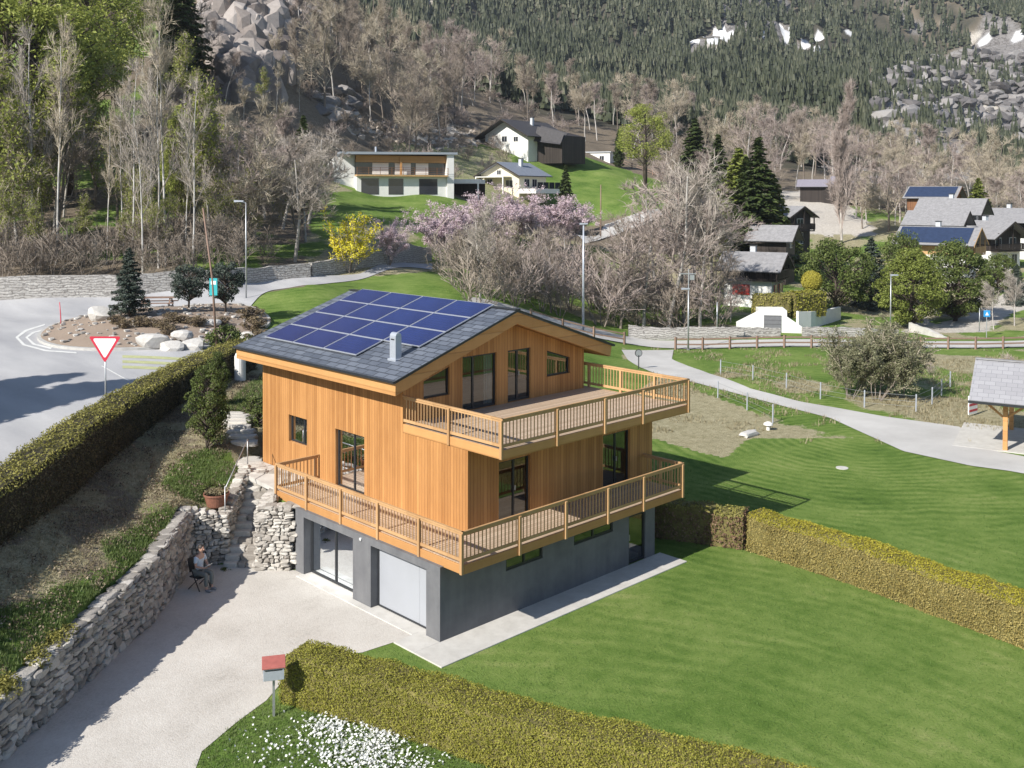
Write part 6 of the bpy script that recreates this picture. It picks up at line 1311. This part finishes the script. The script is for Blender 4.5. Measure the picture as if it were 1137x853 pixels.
bare('budA', 12, 10, 'birch', M_BARKG, M_TWIGO, twigs=.8, leafm=M_BUD, nleaf=2600, lsize=.2, nm='budding_tree', r0=.1); bare('budB', 13, 10, 'spread', M_BARKB, M_TWIGO, twigs=.8, leafm=M_BUD, nleaf=3000, lsize=.2, nm='budding_tree')
bare('pink', 15, 5, 'shrub', M_BARKB, M_TWIGR, twigs=1.0, leafm=M_PINK, nleaf=15000, lsize=.115, nm='blossom_tree', twig_w=.03); bare('yellow', 16, 5, 'shrub', M_BARKB, M_TWIGO, twigs=.6, leafm=M_YEL_, nleaf=6500, lsize=.16, nm='forsythia_bush', twig_w=.03)
bare('willow', 17, 5, 'shrub', M_BARKB, M_TWIGO, twigs=1.4, leafm=M_OLIVE, nleaf=20000, lsize=.11, nm='willow_bush', twig_w=.025)
def conifer(seed, Hh, rad, mat, ncard, size, droop=.25, base=.06, prof=1.0, clump=0, barkm=M_BARKD):
    r = np.random.default_rng(seed)
    def f():
        tk = MB(); tk.tube([(0, 0, 0), (0, 0, Hh*.5), (0, 0, Hh*.98)], [Hh*.016, Hh*.01, Hh*.002], 7)
        nb = int(26+Hh*9); br = MB(); P = []; N = []
        for k in range(nb):
            u = (k+.5)/nb; u = u**.85; z = Hh*(base+(1-base)*u*.97); rr_ = rad*(1-u)**prof*r.uniform(.72, 1.12)+.06*Hh*.15; th = k*2.4+r.normal(0, .3)
            dv = np.array([math.cos(th), math.sin(th), 0]); e = np.array([0, 0, z])+dv*rr_+np.array([0, 0, -droop*rr_+.1*rr_*(u)])
            br.beam((0, 0, z), e, .03+.04*(1-u), .03)
            nc_ = max(4, int(ncard/nb*(rr_/rad*1.6+.25)))
            v = r.random(nc_)**.75; pt = np.array([0, 0, z])*(1-v)[:, None]+e*v[:, None]; sp = np.array([-dv[1], dv[0], 0]); pt = pt+sp*(r.normal(0, .24, nc_)*rr_*(1.15-v*.8))[:, None]+np.c_[0*v, 0*v, r.normal(-.03, .05, nc_)*rr_-.02]
            P.append(pt); N.append(np.tile(dv*.5+np.array([0, 0, .8]), (nc_, 1)))
        P = np.concatenate(P); N = np.concatenate(N); br2 = MB(); leaves(br2, P, size, .45, r, outdir=N/np.linalg.norm(N, axis=1)[:, None], up=1.1)
        return [('trunk', tk.mesh('trunk', barkm, True)), ('branches', br.mesh('branches', barkm)), ('foliage', br2.mesh('foliage', mat))]
    return f
def clumpy(seed, Hh, rx, zc0, mat, nclump, per, size, csz, trunk=True, barkm=M_BARKD, shape='egg', flat=.75):
    r = np.random.default_rng(seed)
    def f():
        tk = MB(); tk.tube([(0, 0, 0), (r.normal(0, .1), r.normal(0, .1), Hh*.5), (0, 0, Hh*.88)], [Hh*.025, Hh*.016, Hh*.005], 8); br = MB(); P = []; N = []
        for k in range(nclump):
            v = r.normal(size=3); v /= np.linalg.norm(v); rad_ = r.uniform(.55, 1.0)**.6; zz = v[2]*rad_
            w_ = 1.0 if shape == 'round' else (1.05-.45*max(0, zz) if shape == 'egg' else 1.0-.5*(zz+1)/2*1.6)
            c_ = np.array([v[0]*rx*rad_*w_, v[1]*rx*rad_*w_, zc0+(zz+1)/2*(Hh-zc0)])
            br.beam((0, 0, max(zc0*.8, c_[2]-rx*.5)), c_, .05, .05)
            q = r.normal(size=(per, 3)); q /= np.linalg.norm(q, axis=1)[:, None]; q2 = q*(r.uniform(.5, 1.0, per)**.5)[:, None]*csz*r.uniform(.7, 1.3); q2[:, 2] *= flat; kk = q2[:, 2] > -csz*.45
            P.append((c_+q2)[kk]); N.append(q[kk])
        P = np.concatenate(P); N = np.concatenate(N); lf = MB(); leaves(lf, P, size, .5, r, outdir=N, up=.9)
        return [('trunk', tk.mesh('trunk', barkm, True)), ('branches', br.mesh('branches', barkm)), ('foliage', lf.mesh('foliage', mat))]
    return f
proto('spruceA', 'spruce_tree', conifer(20, 10, 2.3, M_NEEDLE, 9000, .34)); proto('spruceB', 'spruce_tree', conifer(21, 10, 2.0, M_NEEDLE, 8000, .34, .35, .1, .8)); proto('spruceL', 'fir_tree', conifer(22, 10, 2.7, M_NEEDLEL, 9000, .34, .1, .08, .8))
proto('islandfir', 'spruce_tree', conifer(23, 5, 1.55, M_NEEDLEB, 9000, .19, .05, .06, .72)); proto('cypress', 'cypress_tree', conifer(24, 10, 1.9, M_NEEDLE, 9000, .4, -.5, .02, .55))
proto('pineround', 'pine_tree', clumpy(25, 8, 3.2, .5, M_NEEDLEL, 190, 120, .22, .62)); proto('pinedark', 'pine_tree', clumpy(26, 8, 3.4, .4, M_BUSHG, 190, 120, .22, .62)); proto('leafy', 'evergreen_tree', clumpy(27, 6, 3.2, .5, M_BUSHG, 130, 100, .22, .6, shape='round'))
proto('islandround', 'dwarf_pine', clumpy(28, 3.4, 1.35, .7, M_NEEDLEB, 70, 110, .15, .36, shape='round')); proto('pinelight', 'pine_tree', clumpy(29, 14, 3.4, 4.5, M_LIGHTN, 90, 150, .22, .95)); proto('bluespruce', 'spruce_tree', conifer(30, 8, 2.8, M_NEEDLEB, 8000, .3, .15, .04, .7))
proto('gardenbush', 'evergreen_bush', clumpy(33, 3.6, .95, .15, M_BUSHG, 110, 150, .085, .26, shape='egg')); proto('heather', 'heather_bush', clumpy(34, .8, .55, .05, M_HEATHER, 26, 60, .1, .2, shape='round')); proto('lowgreen', 'low_bush', clumpy(35, .8, .6, .05, M_BUSHG, 26, 60, .1, .2, shape='round'))

def gp(px, t): t = tm(px, t); s_ = S(px, t); x, y = XY(s_, t); return x, y, float(height(s_, t))-.1
def by_px(key, label, cat, px, t, ytop, protoH, group=None, rz=None, yb=None, wsc=1.0):
    x, y, z = gp(px, t); t = tm(px, t)
    if yb is not None: z = zof(yb, t)
    sc = max(.1, (zof(ytop, t)-z)/_zmax[key]); return plant(key, label, cat, (x, y, z), rz if rz is not None else rng.uniform(0, 6.28), (sc*wsc, sc*wsc, sc), group)
# roundabout island
s_, t_i = IS(143, 71); o = plant('islandfir', 'tall bluish spruce at the left of the roundabout island', 'tree', (*XY(s_, t_i), islz(s_, t_i)), 1, (.88, .88, .88)); s_, t_i = IS(209, 76); plant('islandround', 'rounded dwarf pine in the middle of the roundabout island beside the picnic table', 'tree', (*XY(s_, t_i), islz(s_, t_i)), 2, .85); s_, t_i = IS(250, 76.5); plant('islandround', 'dark dwarf pine at the right back of the roundabout island, behind the flag pole', 'tree', (*XY(s_, t_i), islz(s_, t_i)), 4, (.82, .82, .98))
hb = [(128, 68.5, 1), (137, 67, 1), (155, 67.5, 1.2), (170, 67.5, 1), (184, 67, 1.25), (191, 69.5, 1.2), (204, 69.5, .9), (218, 69, 1.2), (186, 65.5, 1.0), (247, 71, .9)]
for i, (px, t, k) in enumerate(hb): s_, t = IS(px, t); plant('heather', 'small brown heather bush on the bark bed of the roundabout island', 'bush', (*XY(s_, t), islz(s_, t)), i, (k*.85, k*.85, k*.6), 'heather bushes on the roundabout island')
for i, (px, t, k) in enumerate([(250, 63.5, 1.6), (262, 64.5, 1.2)]): s_, t = IS(px, t); plant('lowgreen', ['low green bush at the foot of the flag pole', 'low green bush beside the roof corner, right of the one at the flag pole'][i], 'bush', (*XY(s_, t), islz(s_, t)), i, k)
for i, (px, t) in enumerate([(278, 75), (283, 71), (288, 67.5)]): s_, t = IS(px, t); plant('heather', ['topmost brown shrub of the row along the lawn edge', 'middle brown shrub of the row along the lawn edge', 'lowest brown shrub of the row along the lawn edge'][i], 'bush', (*XY(s_, t), islz(s_, t)), i, (1.5, 1.5, .95), 'brown shrubs along the lawn edge')
# garden shrubs
x, y, z = gp(229, 38.6); plant('gardenbush', 'dense dark green evergreen bush at the end of the road hedge', 'bush', (x, y, z), .4, (.78, .78, .98)); x, y, z = gp(240, 43.5); plant('gardenbush', 'smaller spiky bush behind the dense evergreen bush', 'bush', (x, y, z), 2, (.55, .55, .72))
r7 = np.random.default_rng(77); pts = []
for i in range(26):
    u = r7.random(); c_ = np.array(XY(-11.75-.35*r7.random()+.2+u*.35, 20.8+u*5.0)); q = r7.normal(size=(210, 3)); q /= np.linalg.norm(q, axis=1)[:, None]; q *= .34*r7.random((210, 1))**.4; q[:, 2] *= .6; pts.append(q+np.array([c_[0], c_[1], 1.38+r7.uniform(-.15, .12)+u*.1]))
b = MB(); leaves(b, np.concatenate(pts), .085, .5, r7, up=.6); tag(b.build('juniper_bush', M_HEDGE_G), 'spreading olive juniper bush hanging over the driveway wall', 'bush')
x, y, z = gp(297, 35.5); pb = plant('lowgreen', 'tiny round tuft growing on the rubble left of the balcony', 'plant', (x, y, z+.1), 0, .5)
for i, (px, t, k) in enumerate([(232, 35.6, .6), (248, 33.5, .35), (282, 42.6, 1.0), (287, 41.3, .9)]): x, y, z = gp(px, t); plant('lowgreen', ['green weeds beside the planter tub', 'yellow-green weeds at the foot of the stone steps', 'upper green bush growing from the rock wall beside the chalet', 'lower green bush growing from the rock wall beside the chalet'][i], 'plant', (x, y, z), i, k)
# behind the wall and on the bank
by_px('yellow', 'bright yellow forsythia bush beside the climbing road', 'bush', 390, 108, 237, 5, wsc=1.05); by_px('pink', 'small pink blossoming tree right of the yellow forsythia', 'blossom tree', 431, 112, 236, 5)
for i, (px, t, yt, w) in enumerate([(492, 124, 228, 1.3), (520, 126, 218, 1.4), (548, 132, 209, 1.3), (580, 136, 208, 1.4), (612, 138, 210, 1.4), (636, 142, 219, 1.1)]):
    by_px('pink', 'pink magnolia tree blossoming below the cream house, %s' % ['leftmost of the row', 'second from the left', 'third from the left', 'fourth from the left', 'fifth from the left', 'rightmost of the row'][i], 'blossom tree', px, t, yt, 5, 'pink blossom trees below the cream house', wsc=w)
# conifers
cl = [('spruceB', 'dark spruce left of the modern white house', 337, 134, 128, 10, None, 1.0), ('spruceA', 'tall dark spruce high on the left hillside beside the rock face', 205, 158, -45, 10, None, 1.15), ('spruceA', 'second dark spruce at the top of the left hillside, left of the rock face', 190, 162, -30, 10, None, .9),
 ('cypress', 'slim dark cypress on top of the green meadow', 687, 235, 143, 10, None, .8), ('spruceB', 'small conifer on the green slope beside the cream house', 628, 170, 183, 10, None, 1.0),
 ('spruceA', 'tallest dark conifer of the group left of the dark chalets', 842, 138, 151, 10, None, 1.45), ('spruceL', 'broad green conifer in the group behind the bare trees', 820, 145, 163, 10, None, 1.35), ('spruceA', 'dark conifer standing left in the group behind the bare trees', 797, 168, 148, 10, None, 1.25), ('spruceB', 'dark layered conifer behind the conifer group, leftmost', 771, 190, 131, 10, None, 1.5), ('spruceL', 'small green conifer in front of the tallest dark one', 858, 140, 192, 10, None, 1.2), ('spruceA', 'deep green conifer between the two tallest of the group', 828, 142, 172, 10, None, 1.3),
 ('pinelight', 'tall loose pine standing above the meadow fence', 716, 200, 116, 14, None, 1.1), ('spruceL', 'olive conifer beside the brown solar-roofed house', 1086, 190, 196, 10, None, 1.3),
 ('leafy', 'broad dark green evergreen tree right of the round topiary', 929, 114, 266, 6, None, .95), ('bluespruce', 'blue-grey spruce between the two green evergreens', 968, 118, 262, 8, None, 1.0), ('leafy', 'dark evergreen tree behind the blue-grey spruce', 1000, 125, 258, 6, None, .6),
 ('pineround', 'bright green rounded pine beside the village road', 1013, 103, 277, 8, None, 1.02), ('pinedark', 'dark green spreading pine right of the bright green one', 1062, 108, 268, 8, None, 1.05), ('leafy', 'rounded evergreen shrub in front of the white and black chalet', 1108, 128, 281, 6, None, .9), ('bluespruce', 'blue-grey conifer at the right edge beside the pale yard', 1130, 118, 292, 8, None, .9)]
for k, lab, px, t, yt, ph, yb, w in cl: by_px(k, lab, 'tree', px, t, yt, ph, yb=yb, wsc=w)
t_h = tm(902, 105); x, y = XY(S(902, t_h), t_h); b = MB(); r8 = np.random.default_rng(5); q = r8.normal(size=(5200, 3)); q /= np.linalg.norm(q, axis=1)[:, None]; leaves(b, q*(.98+r8.random((5200, 1))*.06), .16, .6, r8, outdir=q, up=1.2)
o = thing('round_topiary', 'large golden ball-shaped topiary on the hedge above the garage', 'topiary', (x, y, zof(322, t_h)-1)); o.scale = (.98, .98, .98); q_ = b.build('foliage', M_BALL, o); q_.location = (0, 0, 2.0); b = MB(); b.tube([(0, 0, -1), (0, 0, 2)], .12, 6); b.build('trunk', M_BARKB, o); b = MB(); b.add(ICO_V*.93, None, ICO_F); c_ = b.build('core', M_HCORE, o); c_.location = (0, 0, 2.0)
for s_, t_, k_ in ((-19.4, 15.0, .8), (-19.2, 19.6, .8), (-19.8, 24.2, .8)): x, y = XY(s_, t_); plant('leafy', 'unseen evergreen tree added outside the left edge to shade the bank', 'tree', (x, y, float(height(s_, t_))), s_, k_, 'unseen evergreens added to shade the bank')  # out of view, added only to throw shade on the bank
# off-frame spruce whose shadow falls on the left road
for i_, (px, py, hh_, k_) in enumerate([(106, 424, 1.45, 'spruceL'), (60, 440, 1.3, 'spruceA'), (40, 418, 1.35, 'spruceL')]):
    tp = hit(px, py); sc_h = _zmax[k_]*hh_/.84; x, y = tp[0]-sc_h, tp[1]-.08*sc_h
    plant(k_, 'tall spruce just outside the left side of the road', 'tree', (x, y, H(x, y)-.1), i_, (hh_*1.5, hh_*1.5, hh_), 'spruces outside the left side of the road')
# pale green conifers / budding trees of the left slope
for i, (k, px, t, yt, w) in enumerate([('pinelight', 38, 122, -40, 1.2), ('pinelight', 8, 118, -30, 1.1), ('pinelight', 78, 126, 20, .9), ('pinelight', 98, 135, -40, 1.0), ('budA', 20, 104, 110, 1.0), ('budA', 60, 112, 60, 1.0), ('budA', -20, 105, 60, 1.2), ('budB', 5, 100, 195, 1.0), ('pinelight', 200, 112, 120, .55), ('budA', 232, 108, 90, .9), ('budB', 130, 118, 120, 1.0), ('pinelight', -60, 125, -60, 1.2), ('pinelight', 128, 150, -60, 1.0)]):
    by_px(k, 'pale yellow-green tree on the wooded left slope', 'tree', px, t, yt, 14 if k == 'pinelight' else 10, 'pale green trees on the left slope', wsc=w)
bir = [(148, 103, 62, 'birchA'), (138, 105, 95, 'birchB'), (176, 101, 50, 'birchA'), (184, 102, -10, 'birchB'), (165, 106, 70, 'birchB'), (215, 100, 84, 'birchA'), (158, 99, 110, 'birchA'), (118, 104, 120, 'birchB'), (205, 104, 130, 'birchB'), (62, 103, 20, 'birchB'), (35, 106, 25, 'birchA')]
for i, (px, t, yt, k) in enumerate(bir): by_px(k, 'white-barked leafless birch on the slope behind the roundabout', 'tree', px, t, yt, 10, 'birches behind the roundabout', wsc=.62)
# scattered leafless trees
rt = np.random.default_rng(99)
def scatter(n_, poly, keys, hrange, trange, label, group, wsc=1.0, sep=1.2, cat='tree'):
    cnt = 0; tries = 0; used = []
    xs = [p[0] for p in poly]; ts = [p[1] for p in poly]
    while cnt < n_ and tries < n_*60:
        tries += 1; px = rt.uniform(min(xs), max(xs)); t = rt.uniform(min(ts), max(ts))
        if not inpoly(np.array([px]), np.array([t]), poly)[0]: continue
        t = tm(px, t); s_ = S(px, t)
        if any((s_-a)**2+(t-c_)**2 < sep*sep for a, c_ in used): continue
        used.append((s_, t)); x, y = XY(s_, t); z = float(height(s_, t))-.1; h = rt.uniform(*hrange); k = keys[int(rt.integers(len(keys)))]; ph = {'shrubA': 5, 'shrubB': 5, 'pink': 5, 'willow': 5, 'pinelight': 14}.get(k, 10)
        plant(k, label, cat, (x, y, z), rt.uniform(0, 6.28), (h/ph*wsc, h/ph*wsc, h/ph), group); cnt += 1
scatter(26, [(-60, 97), (250, 100), (330, 112), (320, 130), (-60, 125)], ['budA', 'budB'], (4, 8), None, 'young tree with fresh yellow-green buds on the left slope', 'budding young trees on the left slope', .9, 3)
scatter(50, [(-120, 100), (260, 104), (345, 118), (345, 135), (225, 135), (215, 180), (-120, 175)], ['uprA', 'uprB', 'uprC', 'spreadB', 'spreadD', 'birchB', 'budA'], (8, 14), None, 'leafless grey-brown tree in the wood on the left slope', 'leafless trees of the left slope', .95, 3)
scatter(34, [(-100, 95), (250, 99), (330, 112), (250, 108), (-100, 104)], ['shrubB', 'shrubB'], (2.2, 4.5), None, 'leafless brown shrub at the top of the roundabout wall', 'brown shrubs above the roundabout wall', 1.1, 2, 'bush')
scatter(14, [(230, 150), (330, 150), (340, 200), (235, 190)], ['uprA', 'uprC', 'budA', 'birchB'], (5, 9), None, 'thin leafless tree rooted on the rock face', 'thin trees on the rock face', .9, 4)
scatter(10, [(215, 120), (262, 118), (300, 126), (225, 140)], ['uprA', 'uprC', 'budA'], (7, 10), None, 'leafless tree below the violet-grey rock face', 'leafless trees below the rock face', 1.0, 4)
scatter(9, [(262, 104), (345, 108), (350, 130), (270, 126)], ['spreadC', 'spreadA', 'spreadB'], (8, 11), None, 'spreading leafless grey tree right of the birches', 'spreading trees right of the birches', 1.25, 4)
scatter(60, [(345, 150), (480, 160), (570, 215), (480, 260), (360, 230), (330, 170)], ['shrubA', 'shrubB'], (1.6, 3.4), None, 'low leafless scrub on the tan slope above the modern white house', 'scrub on the tan slope', 1.5, 2, 'bush')
scatter(46, [(470, 225), (560, 232), (660, 255), (640, 300), (480, 290), (440, 240)], ['shrubA', 'shrubB', 'uprC'], (2, 5), None, 'low leafless scrub on the slope above the large white house', 'scrub above the large white house', 1.5, 3, 'bush')
scatter(56, [(330, 170), (400, 190), (470, 190), (520, 250), (470, 290), (360, 260), (320, 210)], ['uprA', 'uprB', 'uprC', 'spreadB', 'spreadD'], (11, 17), None, 'leafless tree on the ridge behind the modern white house', 'leafless trees on the ridge', .9, 4)
scatter(96, [(500, 245), (640, 262), (760, 245), (860, 240), (1180, 245), (1180, 330), (850, 350), (620, 345), (480, 300)], ['uprA', 'uprC', 'spreadD', 'spreadA', 'uprB', 'uprA'], (12, 18), None, 'leafless tree in the pale band of woodland below the conifers', 'leafless woodland below the conifer forest', 1.0, 5)
scatter(20, [(730, 175), (850, 180), (860, 240), (740, 235)], ['spreadA', 'spreadB', 'uprC'], (8, 12), None, 'leafless tree behind the conifer group', 'leafless trees behind the conifer group', 1.1, 5)
scatter(22, [(930, 190), (1040, 185), (1060, 225), (940, 235)], ['spreadA', 'spreadA', 'spreadD', 'uprC'], (8, 12), None, 'pinkish leafless tree left of the brown solar-roofed house', 'leafless trees beside the upper village', 1.2, 4)
scatter(13, [(1095, 195), (1180, 195), (1180, 240), (1090, 240)], ['spreadA', 'spreadD', 'uprC'], (8, 12), None, 'leafless tree above the upper village houses', 'leafless trees above the upper village', 1.2, 4)
# thicket behind the roof
th_l = [(533, 92, 222, 'spreadC', .9), (512, 97, 255, 'spreadB', 1.0), (560, 95, 248, 'spreadB', 1.0), (583, 99, 246, 'spreadD', 1.0), (612, 97, 252, 'spreadB', 1.1), (632, 104, 250, 'spreadA', 1.0), (668, 97, 258, 'shrubA', 1.3), (690, 98, 235, 'spreadB', 1.2), (715, 99, 228, 'spreadA', 1.2), (742, 99, 170, 'spreadC', .95), (760, 103, 178, 'spreadA', 1.05), (778, 99, 222, 'spreadA', 1.1), (796, 100, 250, 'spreadB', .9), (728, 112, 200, 'spreadA', 1.2), (770, 115, 190, 'spreadC', 1.1), (655, 110, 255, 'spreadB', 1.2), (600, 112, 255, 'spreadA', 1.2), (545, 112, 250, 'spreadD', 1.1), (812, 104, 285, 'spreadA', .9), (790, 125, 205, 'spreadA', 1.2), (486, 118, 262, 'spreadA', 1.0)]
for i, (px, t, yt, k, w) in enumerate(th_l): by_px(k, 'leafless tree in the brown thicket behind the chalet roof', 'tree', px, t, yt, 10 if k[0:2] != 'sh' else 5, 'leafless thicket behind the chalet', wsc=w)
scatter(40, [(505, 90), (625, 95.5), (690, 98), (805, 97.5), (808, 106), (700, 118), (520, 110)], ['shrubA', 'shrubB'], (3.2, 5.5), None, 'dense brown leafless shrub in the thicket behind the chalet', 'brown shrubs behind the chalet', 1.25, 2.3, 'bush')
by_px('poplar', 'tall slender pinkish poplar rising above the village', 'tree', 935, 178, 92, 18, wsc=.62)
by_px('spreadC', 'bent leafless tree at the blue road sign', 'tree', 1105, 101, 312, 10, wsc=.9); by_px('spreadC', 'leafless tree at the right edge above the village road', 'tree', 1128, 103, 300, 10, wsc=.9)
# bushes in the field
for i, (px, t, yt, w) in enumerate([(945, 62.5, 370, 1.25), (976, 62, 357, 1.3), (1003, 63, 368, 1.15), (960, 65, 362, 1.2)]):
    by_px('willow', 'big grey-olive willow bush in the field above the path, %s' % ['left clump', 'front middle clump', 'right clump', 'rear clump'][i], 'bush', px, t, yt, 4.6, 'willow bushes in the field', wsc=w)
for i, (px, t, yt) in enumerate([(1120, 73, 388), (1035, 70, 400)]): by_px('shrubA', 'grey leafless bush in the field %s' % ['behind the carport', 'right of the willow bushes'][i], 'bush', px, t, yt, 5, wsc=1.3)

# ------------------------------------------------------------------ distant conifer forest: one mass
rf_ = np.random.default_rng(123); n_try = 120000
px = rf_.uniform(330, 1260, n_try); t = np.exp(rf_.uniform(math.log(300), math.log(1300), n_try)); s_ = S(px, t); z = height(s_, t); x, y = xy(s_, t); ppx, ppy, _ = proj(np.c_[x, y, z])
lim = np.interp(ppx, [330, 395, 430, 480, 520, 580, 640, 700, 780, 850, 900, 1000, 1060, 1140, 1260], [-20, 10, 55, 84, 92, 112, 118, 137, 150, 165, 178, 178, 186, 200, 205])
ok = (ppy < lim+8) & (ppy > -70)
dn = fbm(x/28, y/28, 3, 71); dn2 = fbm(x/60, y/60, 4, 61)
prob = np.clip(1.3-sstep(.56, .74, dn2)*.9-sstep(.64, .78, dn)*.5, .06, 1)
sparse = inpoly(ppx, ppy, [(958, 90), (1000, 70), (1080, 60), (1160, 60), (1160, 195), (1060, 185), (1000, 180), (965, 140)]); prob[sparse] *= .3
for P_ in SNOW+[[(1082,112),(1100,105),(1140,110),(1140,135),(1110,128),(1085,132)]]: [prob.__setitem__(inpoly(ppx, ppy-dq, P_), .01) for dq in (0, 5, 10, 14)]
keep = ok & (rf_.random(n_try) < prob); ii = np.where(keep)[0][:26000]; print('forest trees', keep.sum(), len(ii))
x, y, z, t = x[ii], y[ii], z[ii], t[ii]; ht = rf_.uniform(6, 13, len(ii))*(.85+t/2600); wd = ht*rf_.uniform(.14, .21, len(ii))
FV = []; FT = []; FQ = []
# each tree: 5 jagged skirts of 7 points
for L_ in range(4):
    zb = .06+L_*.23; zt = min(1.0, zb+.42); rb = 1-L_*.235
    ang = rf_.uniform(0, 6.28, len(ii))[:, None]+np.arange(8)*2*math.pi/8; rr_ = wd[:, None]*rb*np.where(np.arange(8) % 2 == 0, 1.12, .62)*rf_.uniform(.8, 1.2, (len(ii), 8))
    ring = np.stack([x[:, None]+rr_*np.cos(ang), y[:, None]+rr_*np.sin(ang), z[:, None]+ht[:, None]*(zb+rf_.uniform(-.03, .03, (len(ii), 8)))], -1); tip = np.stack([x, y, z+ht*zt], -1)[:, None]
    V = np.concatenate([ring, tip], 1); FV.append(V.reshape(-1, 3)); base = (np.arange(len(ii))*9)[:, None, None]; k = np.arange(8)
    FT.append((np.stack([k, (k+1) % 8, np.full(8, 8)], -1)[None]+base).reshape(-1, 3)+sum(len(v) for v in FV[:-1]))
b = MB(); b.add(np.concatenate(FV), None, np.concatenate(FT)); tag(b.build('conifer_forest', M_NEEDLEF), 'dense dark conifer forest covering the mountainside', 'forest', kind='stuff')

# craggy rock faces: angular blocks bedded in the hillside
def crag(name, label, polyp, tr, n_, smin, smax, seed, mat, flat=.8):
    r = np.random.default_rng(seed); b = MB(); cnt = 0; tries = 0
    xs = [q[0] for q in polyp]; ys = [q[1] for q in polyp]
    while cnt < n_ and tries < n_*30:
        tries += 1; px, py = r.uniform(min(xs), max(xs)), r.uniform(min(ys), max(ys))
        if not inpoly(np.array([px]), np.array([py]), polyp)[0]: continue
        x, y, z, t = hit(px, py, tr[0]-5, tr[1]+5)
        if not (tr[0] < t < tr[1]): continue
        k = r.uniform(smin, smax)*r.uniform(.6, 1); V = np.sign(ICO_V)*np.abs(ICO_V)**.7; M_ = rand_rot(1, r)[0]
        for q in range(7): dd = r.normal(size=3); dd /= np.linalg.norm(dd); e_ = V@dd-r.uniform(.45, .75); V = V-np.maximum(e_, 0)[:, None]*dd*.95
        V = V@M_.T*np.array([k, k*.8, k*flat])*np.array([1, 1, 1]); b.add(V*.62+np.array([x, y, z-k*(.12 if smin > 2.5 and smax < 9 else -.02)]), None, ICO_F); cnt += 1
    o = b.build(name, mat); o['kind'] = 'structure'; return o
M_CRAG = stone('violet_grey_rock', (.07, .065, .065), (.185, .172, .168), (.36, .34, .325), .5, 1.0)
M_TANROCK = stone('tan_scree_rock', (.17, .14, .115), (.34, .29, .245), (.52, .46, .40), .8, .8)
M_CRAGW = stone('brown_violet_rock', (.12, .10, .092), (.26, .228, .21), (.40, .36, .335), .3, 1.0)
crag('rock_face', 'craggy violet-grey rock face at the top of the left hillside', [(228,-8),(300,-30),(330,-5),(345,15),(335,60),(312,75),(300,112),(268,108),(236,62)], (110, 235), 420, 2.8, 7.0, 51, M_CRAGW, 1.45)
crag('rock_outcrop', 'small grey rock outcrop on the tan slope left above the modern house', [(345,100),(392,106),(402,130),(360,132)], (110, 330), 30, 2, 5, 52, M_CRAG, .5)
(crag('scree', 'broken tan scree spilling down the slope behind the modern white house', [(385,125),(440,135),(520,140),(545,160),(500,168),(440,162),(385,150)], (110, 330), 170, .5, 1.7, 53, M_TANROCK, .7))
crag('rock_band', 'fractured grey rock walls high on the right mountainside', [(965,95),(1000,75),(1080,60),(1145,60),(1145,195),(1060,182),(1000,172),(970,135)], (380, 1250), 700, 5, 17, 54, M_CRAG, .55)
# ------------------------------------------------------------------ light, air and colour
W = bpy.data.worlds.new('World'); scene.world = W; W.use_nodes = True; nt = W.node_tree; bg = nt.nodes['Background']
sky = nt.nodes.new('ShaderNodeTexSky'); sky.sky_type = 'NISHITA'; sky.sun_disc = False
SD = Vector((1.0, .0, -.71)).normalized()
elev = math.asin(-SD.z); azv = math.atan2(-SD.x, -SD.y)
sky.sun_elevation = elev; sky.sun_rotation = azv; sky.air_density = 1.0; sky.dust_density = .6; sky.ozone_density = 1.2; sky.altitude = 1000
nt.links.new(sky.outputs[0], bg.inputs[0]); bg.inputs[1].default_value = .088
sd_ = bpy.data.lights.new('sun', 'SUN'); sun = bpy.data.objects.new('sun', sd_); scene.collection.objects.link(sun)
sd_.energy = 4.6; sd_.angle = R(.55); sd_.color = (1, .955, .88); sun.rotation_euler = SD.to_track_quat('-Z', 'Y').to_euler(); sun.location = (-40, -10, 60)
vs = scene.view_settings; scene.display_settings.display_device = 'sRGB'; vs.view_transform = 'Standard'; vs.look = 'None'; vs.exposure = EXPOSURE; vs.gamma = 1
cy = scene.cycles; cy.max_bounces = 5; cy.diffuse_bounces = 2; cy.glossy_bounces = 2; cy.transmission_bounces = 4; cy.transparent_max_bounces = 8; cy.use_adaptive_sampling = True

# air
hz = MB(); cx0, cy0 = CAM[0]+FH[0]*1350, CAM[1]+FH[1]*1350
zmin = float(Zg.min())-1.0; cs_ = []
for a_, c_ in ((-1450, -200), (1450, -200), (1450, 1500+1.0), (-1450, 1500+1.0)): cs_.append(xy(a_, c_))
srng = float(np.abs(sl).max())+6; trng = (float(tl.min())-6, float(tl.max())+6); zmax = float(Zg.max())+30
P4 = [tuple(map(float, xy(a_, c_))) for a_, c_ in ((-srng, trng[0]), (srng, trng[0]), (srng, trng[1]), (-srng, trng[1]))]
hz = MB(); hz.prism(P4, zmin, zmax)
hm = bpy.data.materials.new('haze'); hm.use_nodes = True; ht_ = hm.node_tree
for nd in list(ht_.nodes):
    if nd.type != 'OUTPUT_MATERIAL': ht_.nodes.remove(nd)
pv_ = ht_.nodes.new('ShaderNodeVolumePrincipled'); pv_.inputs['Color'].default_value = (.78, .84, .95, 1); pv_.inputs['Density'].default_value = HAZE; pv_.inputs['Anisotropy'].default_value = .2
ht_.links.new(pv_.outputs[0], ht_.nodes['Material Output'].inputs['Volume'])
tag(hz.build('haze', hm, fixn=True), 'thin pale blue haze in the valley air', 'haze', kind='stuff')
